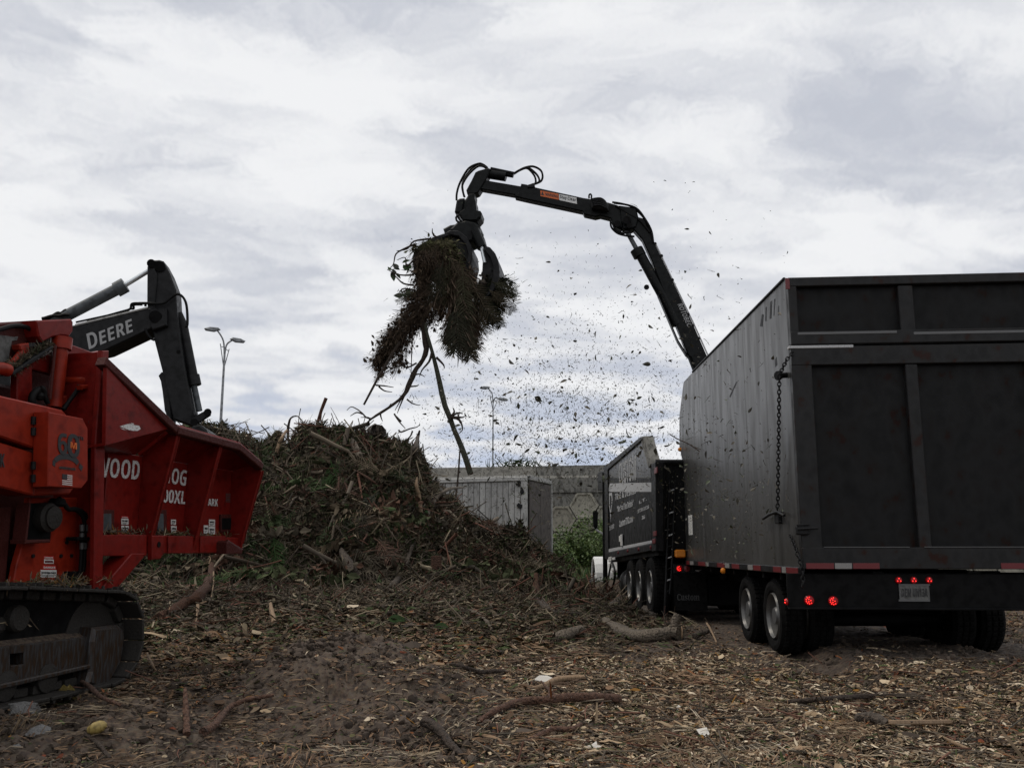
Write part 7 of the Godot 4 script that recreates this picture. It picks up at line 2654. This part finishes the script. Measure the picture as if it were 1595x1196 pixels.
	for q in [[35, 1113, 0.15, "rough grey broken concrete lump at the left edge under the track"], [62, 1143, 0.11, "smaller grey concrete lump below the rough broken lump"], [28, 1167, 0.05, "pale pebble in the bottom left corner"]]:
		var m := MB.new()
		var p := hit(q[0], q[1])
		var src: PackedVector3Array = clod_mesh(int(q[0])).surface_get_arrays(0)[Mesh.ARRAY_VERTEX]
		for i in range(0, src.size(), 3):
			m.tri(p + src[i] * q[2] * 1.7, p + src[i + 1] * q[2] * 1.7, p + src[i + 2] * q[2] * 1.7, src[i] + src[i + 1] + src[i + 2])
		tag(obj("rubble_lump", m, M.rock), q[3], "rubble")
	# crushed yellow palm leaf by the track
	var yl := thing("crushed_leaf", "crumpled yellow-green leaf sheath lying against the grinder's track end", "leaf", hit(100, 1090))
	for q in [[[92, 1090], [90, 1076], [98, 1066], [104, 1070], [100, 1086], [95, 1094]], [[100, 1092], [101, 1072], [108, 1066], [116, 1074], [110, 1090], [104, 1096]], [[112, 1088], [114, 1074], [124, 1078], [127, 1092], [120, 1096]]]:
		var m := MB.new()
		var pts := []
		var o := hit(100, 1094)
		for w in q:
			var r := ray(w[0], w[1])
			pts.append(EYE + r * ((-o.z + rng.randf_range(-0.03, 0.03)) / -r.z))
		for i in range(1, pts.size() - 1):
			m.tri(pts[0], pts[i], pts[i + 1], Vector3.BACK)
			m.tri(pts[0] + Vector3(0, 0, -0.004), pts[i] + Vector3(0, 0, -0.004), pts[i + 1] + Vector3(0, 0, -0.004), Vector3.FORWARD)
		obj("blade", m, M.yellow_leaf, yl)
	# green leaves and fronds one can pick out
	var gl := leaf_mesh(5, 0.2, 0.4)
	for q in [[497, 793, 0.26, "bright green broad leaf on the heap's middle"], [504, 800, 0.22, "second bright green leaf touching the broad leaf on the heap"], [630, 928, 0.30, "round green leaf at the heap's foot"], [620, 974, 0.28, "fresh green leaf on the litter below the heap's center"], [687, 985, 0.2, "pale green leaf on the litter right of the fresh one"], [790, 965, 0.2, "small green sprig leaf beside the curved grey branch"]]:
		var p := hit(q[0], q[1]) + Vector3(0, 0.08, 0.03)
		var o := obj("green_leaf", gl, M.green_leaf)
		o.transform = Transform3D(lay(Vector3(rng.randfn(), 0.1, rng.randfn()), Vector3(0.1, 0.7, 0.7)).scaled_local(Vector3.ONE * q[2]), p)
		tag(o, q[3], "leaf", "green leaves in the waste")
	for q in [[285, 920, 0.75, Vector3(1, 0.1, 0.1), 0, "green fern-like frond lying left above the rotten trunk"], [515, 745, 1.1, Vector3(0.3, -0.5, 0.5), 0, "dark green frond head high in the heap's middle"], [525, 752, 1.0, Vector3(-0.7, -0.5, 0.4), 0, "dark green frond spreading left from the heap's middle"], [530, 765, 1.5, Vector3(0.1, -1, 0.45), 1, "reddish dry frond hanging straight down the heap's middle"], [538, 765, 1.4, Vector3(0.3, -1, 0.5), 1, "reddish dry frond fanning right beside the hanging one"], [690, 782, 1.1, Vector3(0.1, -1, 0.5), 2, "grey-green drooping frond on the heap's right shoulder"], [683, 780, 1.0, Vector3(-0.4, -0.9, 0.5), 2, "grey-green frond drooping left on the right shoulder"], [700, 784, 1.0, Vector3(0.5, -0.9, 0.5), 2, "grey-green frond drooping right on the right shoulder"], [430, 838, 1.2, Vector3(0.2, -0.8, 0.5), 0, "green-grey frond low on the heap beside the hopper end"], [590, 790, 0.9, Vector3(-0.5, -0.5, 0.5), 2, "pale spiky frond tuft on the heap's center right"], [585, 850, 1.0, Vector3(0.6, -0.6, 0.5), 1, "thin dry frond low on the heap's center"], [745, 815, 1.0, Vector3(0.6, -0.4, 0.4), 3, "orange-brown frond tuft on the right slope"]]:
		var p := hit(q[0], q[1]) + Vector3(0, 0.12, 0.15)
		var tt := thing("palm_frond", q[5], "palm frond", p, "palm fronds on the heap")
		var o := obj("leaflets", frond_mesh(700 + int(q[0]), 20, 0.5), [M.green_leaf, M.bark[3], M.bark[4], M.rotten_wood][q[4]], tt)
		o.transform = Transform3D(lay(q[3], Vector3(0, 0.6, 0.8)).scaled_local(Vector3.ONE * q[2]), Vector3.ZERO)
	var sg := MB.new()
	var cp := hit(680, 905) + Vector3(0, 0.2, 0.1)
	sg.box(Transform3D(Basis.from_euler(Vector3(-0.1, 0.2, 0.03)), cp), Vector3(0.2, 0.42, 0.02), 0.004)
	tag(obj("plywood_scrap", sg, M.bark[3]), "small upright brown board scrap at the heap's foot", "board")

func scrap(called: String, label: String, px: Array, lift: float) -> void:
	var c := Vector2.ZERO
	for q in px:
		c += Vector2(q[0], q[1]) / px.size()
	var o := hit(c.x, c.y + 2.0)
	var pts := []
	for q in px:
		var r := ray(q[0], q[1])
		var p := EYE + r * ((-o.z) / -r.z)
		pts.append(Vector3(p.x, o.y + lift + (p.y - o.y) * 0.6, o.z - (p.y - o.y) * 1.2))
	var b := MB.new()
	b.prism(pts, Vector3(0, 0.5, 0.86) * 0.006, 0.0)
	tag(obj(called, b, M.paper), label, "scrap")


# ---------------------------------------------------------------- leaves and twigs flying in the air
func build_air() -> void:
	var lm := leaf_mesh(4, 0.35, 0.9)
	var tm := shred_mesh(801, 0.045, 0.4)
	var sm := twig_mesh(802, 0.03, 1)
	var a := PackedFloat32Array()
	var b := PackedFloat32Array()
	var c := PackedFloat32Array()
	var tones := [[0.05, 0.045, 0.03], [0.035, 0.032, 0.022], [0.07, 0.06, 0.04], [0.04, 0.05, 0.022], [0.09, 0.075, 0.05]]
	var n := 0
	while n < 5200:
		# they drift from the grapple down to the right
		var px := rng.randf_range(590.0, 1235.0)
		var py := rng.randf_range(280.0, 880.0)
		var w := exp(-pow((px - 890.0) / 190.0, 2.0)) * exp(-pow((py - 680.0) / 105.0, 2.0)) * (0.55 + 0.9 * absf(n_mid.get_noise_2d(px * 0.01, py * 0.01)))
		w = maxf(w, 0.42 * exp(-pow((px - 1110.0) / 90.0, 2.0)) * exp(-pow((py - 770.0) / 110.0, 2.0)))
		w = maxf(w, 0.16 * exp(-pow((px - 950.0) / 220.0, 2.0)) * exp(-pow((py - 560.0) / 150.0, 2.0)))
		if rng.randf() > w or (px < 640.0 and py > 640.0):
			continue
		n += 1
		var d := rng.randf_range(11.5, 18.5)
		if px > 1040.0:
			d = rng.randf_range(7.8, 10.2)
		var s := (0.020 + 0.070 * pow(rng.randf(), 4.0)) * d / 14.0
		var p := at(px, py, d)
		var kind := rng.randf()
		if kind < 0.40:
			push(a, any_turn().scaled_local(Vector3(1, 1, rng.randf_range(0.8, 1.6)) * s), p, pick(tones))
		elif kind < 0.82:
			push(b, any_turn().scaled_local(Vector3(s * 1.6, s * 1.5, s * 1.3)), p, pick(tones))
		else:
			push(c, any_turn().scaled_local(Vector3(s ** 0.8, s ** 0.8, s * 2.2)), p, pick(tones))
	# the finest flecks, thickest under the jib and over the wall
	n = 0
	while n < 12000:
		var px := rng.randf_range(600.0, 1090.0)
		var py := rng.randf_range(380.0, 800.0)
		var w := exp(-pow((px - 880.0) / 170.0, 2.0)) * exp(-pow((py - 675.0) / 100.0, 2.0)) + 0.12 * exp(-pow((px - 900.0) / 160.0, 2.0)) * exp(-pow((py - 540.0) / 100.0, 2.0))
		if rng.randf() > w * (0.5 + 1.1 * absf(n_mid.get_noise_2d(px * 0.012, py * 0.012))) or (px < 640.0 and py > 640.0):
			continue
		n += 1
		var d := rng.randf_range(12.0, 18.5)
		var z := rng.randf_range(0.010, 0.026) * d / 14.0
		push(a if n % 2 else b, any_turn().scaled_local(Vector3(z, z, z * 1.6) if n % 2 else Vector3(z * 2.2, z * 1.5, z * 1.6)), at(px, py, d), pick(tones))
	tag(many("flying_leaves", lm, M.leaf, a), "cloud of small dark leaves blowing through the air before the trailer", "leaves", "", "stuff")
	tag(many("flying_shreds", tm, M.litter, b), "cloud of dark bark shreds blowing through the air before the trailer", "debris", "", "stuff")
	tag(many("flying_twigs", sm, M.litter, c), "thin twig bits blowing through the air before the trailer", "debris", "", "stuff")
	# the larger ones, each on its own
	var big := [[882, 397, 0.05, "single dark leaf high in the sky, under the jib's middle"], [1036, 281, 0.05, "topmost dark leaf bit in the sky right of the crane's elbow"], [1081, 283, 0.05, "slim leaf bit in the sky, rightmost beside the topmost one"], [893, 424, 0.06, "curled leaf in the sky left of the boom, below the single dark one"], [998, 421, 0.06, "leaf just left of the boom's lift cylinder"], [1027, 497, 0.10, "double leaf against the sky beside the lower boom"], [1013, 509, 0.09, "long narrow leaf left of the double leaf by the boom"], [1119, 428, 0.08, "flat leaf in the sky right of the boom above the trailer edge"], [1008, 567, 0.12, "pointed dark leaf in the sky left of the boom's foot"], [986, 557, 0.10, "thin bent leaf above the dense swarm's right part"], [795, 564, 0.12, "curled leaf in the sky right of the hanging trunk"], [839, 622, 0.16, "largest dark leaf clump in the middle of the swarm"], [843, 566, 0.10, "round leaf clump above the middle of the swarm"], [857, 627, 0.08, "leaf right beside the largest clump"], [803, 681, 0.13, "dark folded leaf low in the swarm right of the thin lamp post"], [771, 655, 0.08, "leaf right of the thin lamp post's shaft"], [976, 674, 0.14, "long folded leaf above the truck's wing board"], [1042, 694, 0.16, "big dark leaf beside the trailer's amber marker"], [1021, 704, 0.12, "squarish leaf over the truck's rear wall"], [912, 686, 0.11, "leaf clump left of the truck's wing board"], [880, 700, 0.10, "crossed leaf pair low in the swarm above the wall"], [1160, 594, 0.06, "orange-brown leaf in front of the trailer's grey side"], [722, 640, 0.05, "leaf beside the hanging trunk's red shoots"], [948, 653, 0.08, "leaf in the right of the swarm above the truck"], [919, 560, 0.09, "flat twig bit in the upper middle of the swarm"]]
	for q in big:
		var d := 14.0 if q[0] < 1040 or q[1] < 560 else 8.8
		var o := obj("flying_leaf", lm, M.leaf_dark)
		o.transform = Transform3D(any_turn().scaled_local(Vector3.ONE * q[2] * d / 13.0), at(q[0], q[1], d))
		tag(o, q[3], "leaf", "larger leaves in the air")
	var tw := MB.new()
	tw.tube(spline([at(1043, 676, 8.8), at(1056, 684, 8.8), at(1072, 691, 8.75), at(1090, 703, 8.7)], 4), 0.006, 5)
	tw.tube([at(1076, 692, 8.75), at(1081, 696, 8.75), at(1092, 700, 8.7)], 0.004, 5)
	tag(obj("flying_twig", tw, M.bark[1]), "thin curved twig flying across the trailer's front edge", "twig")
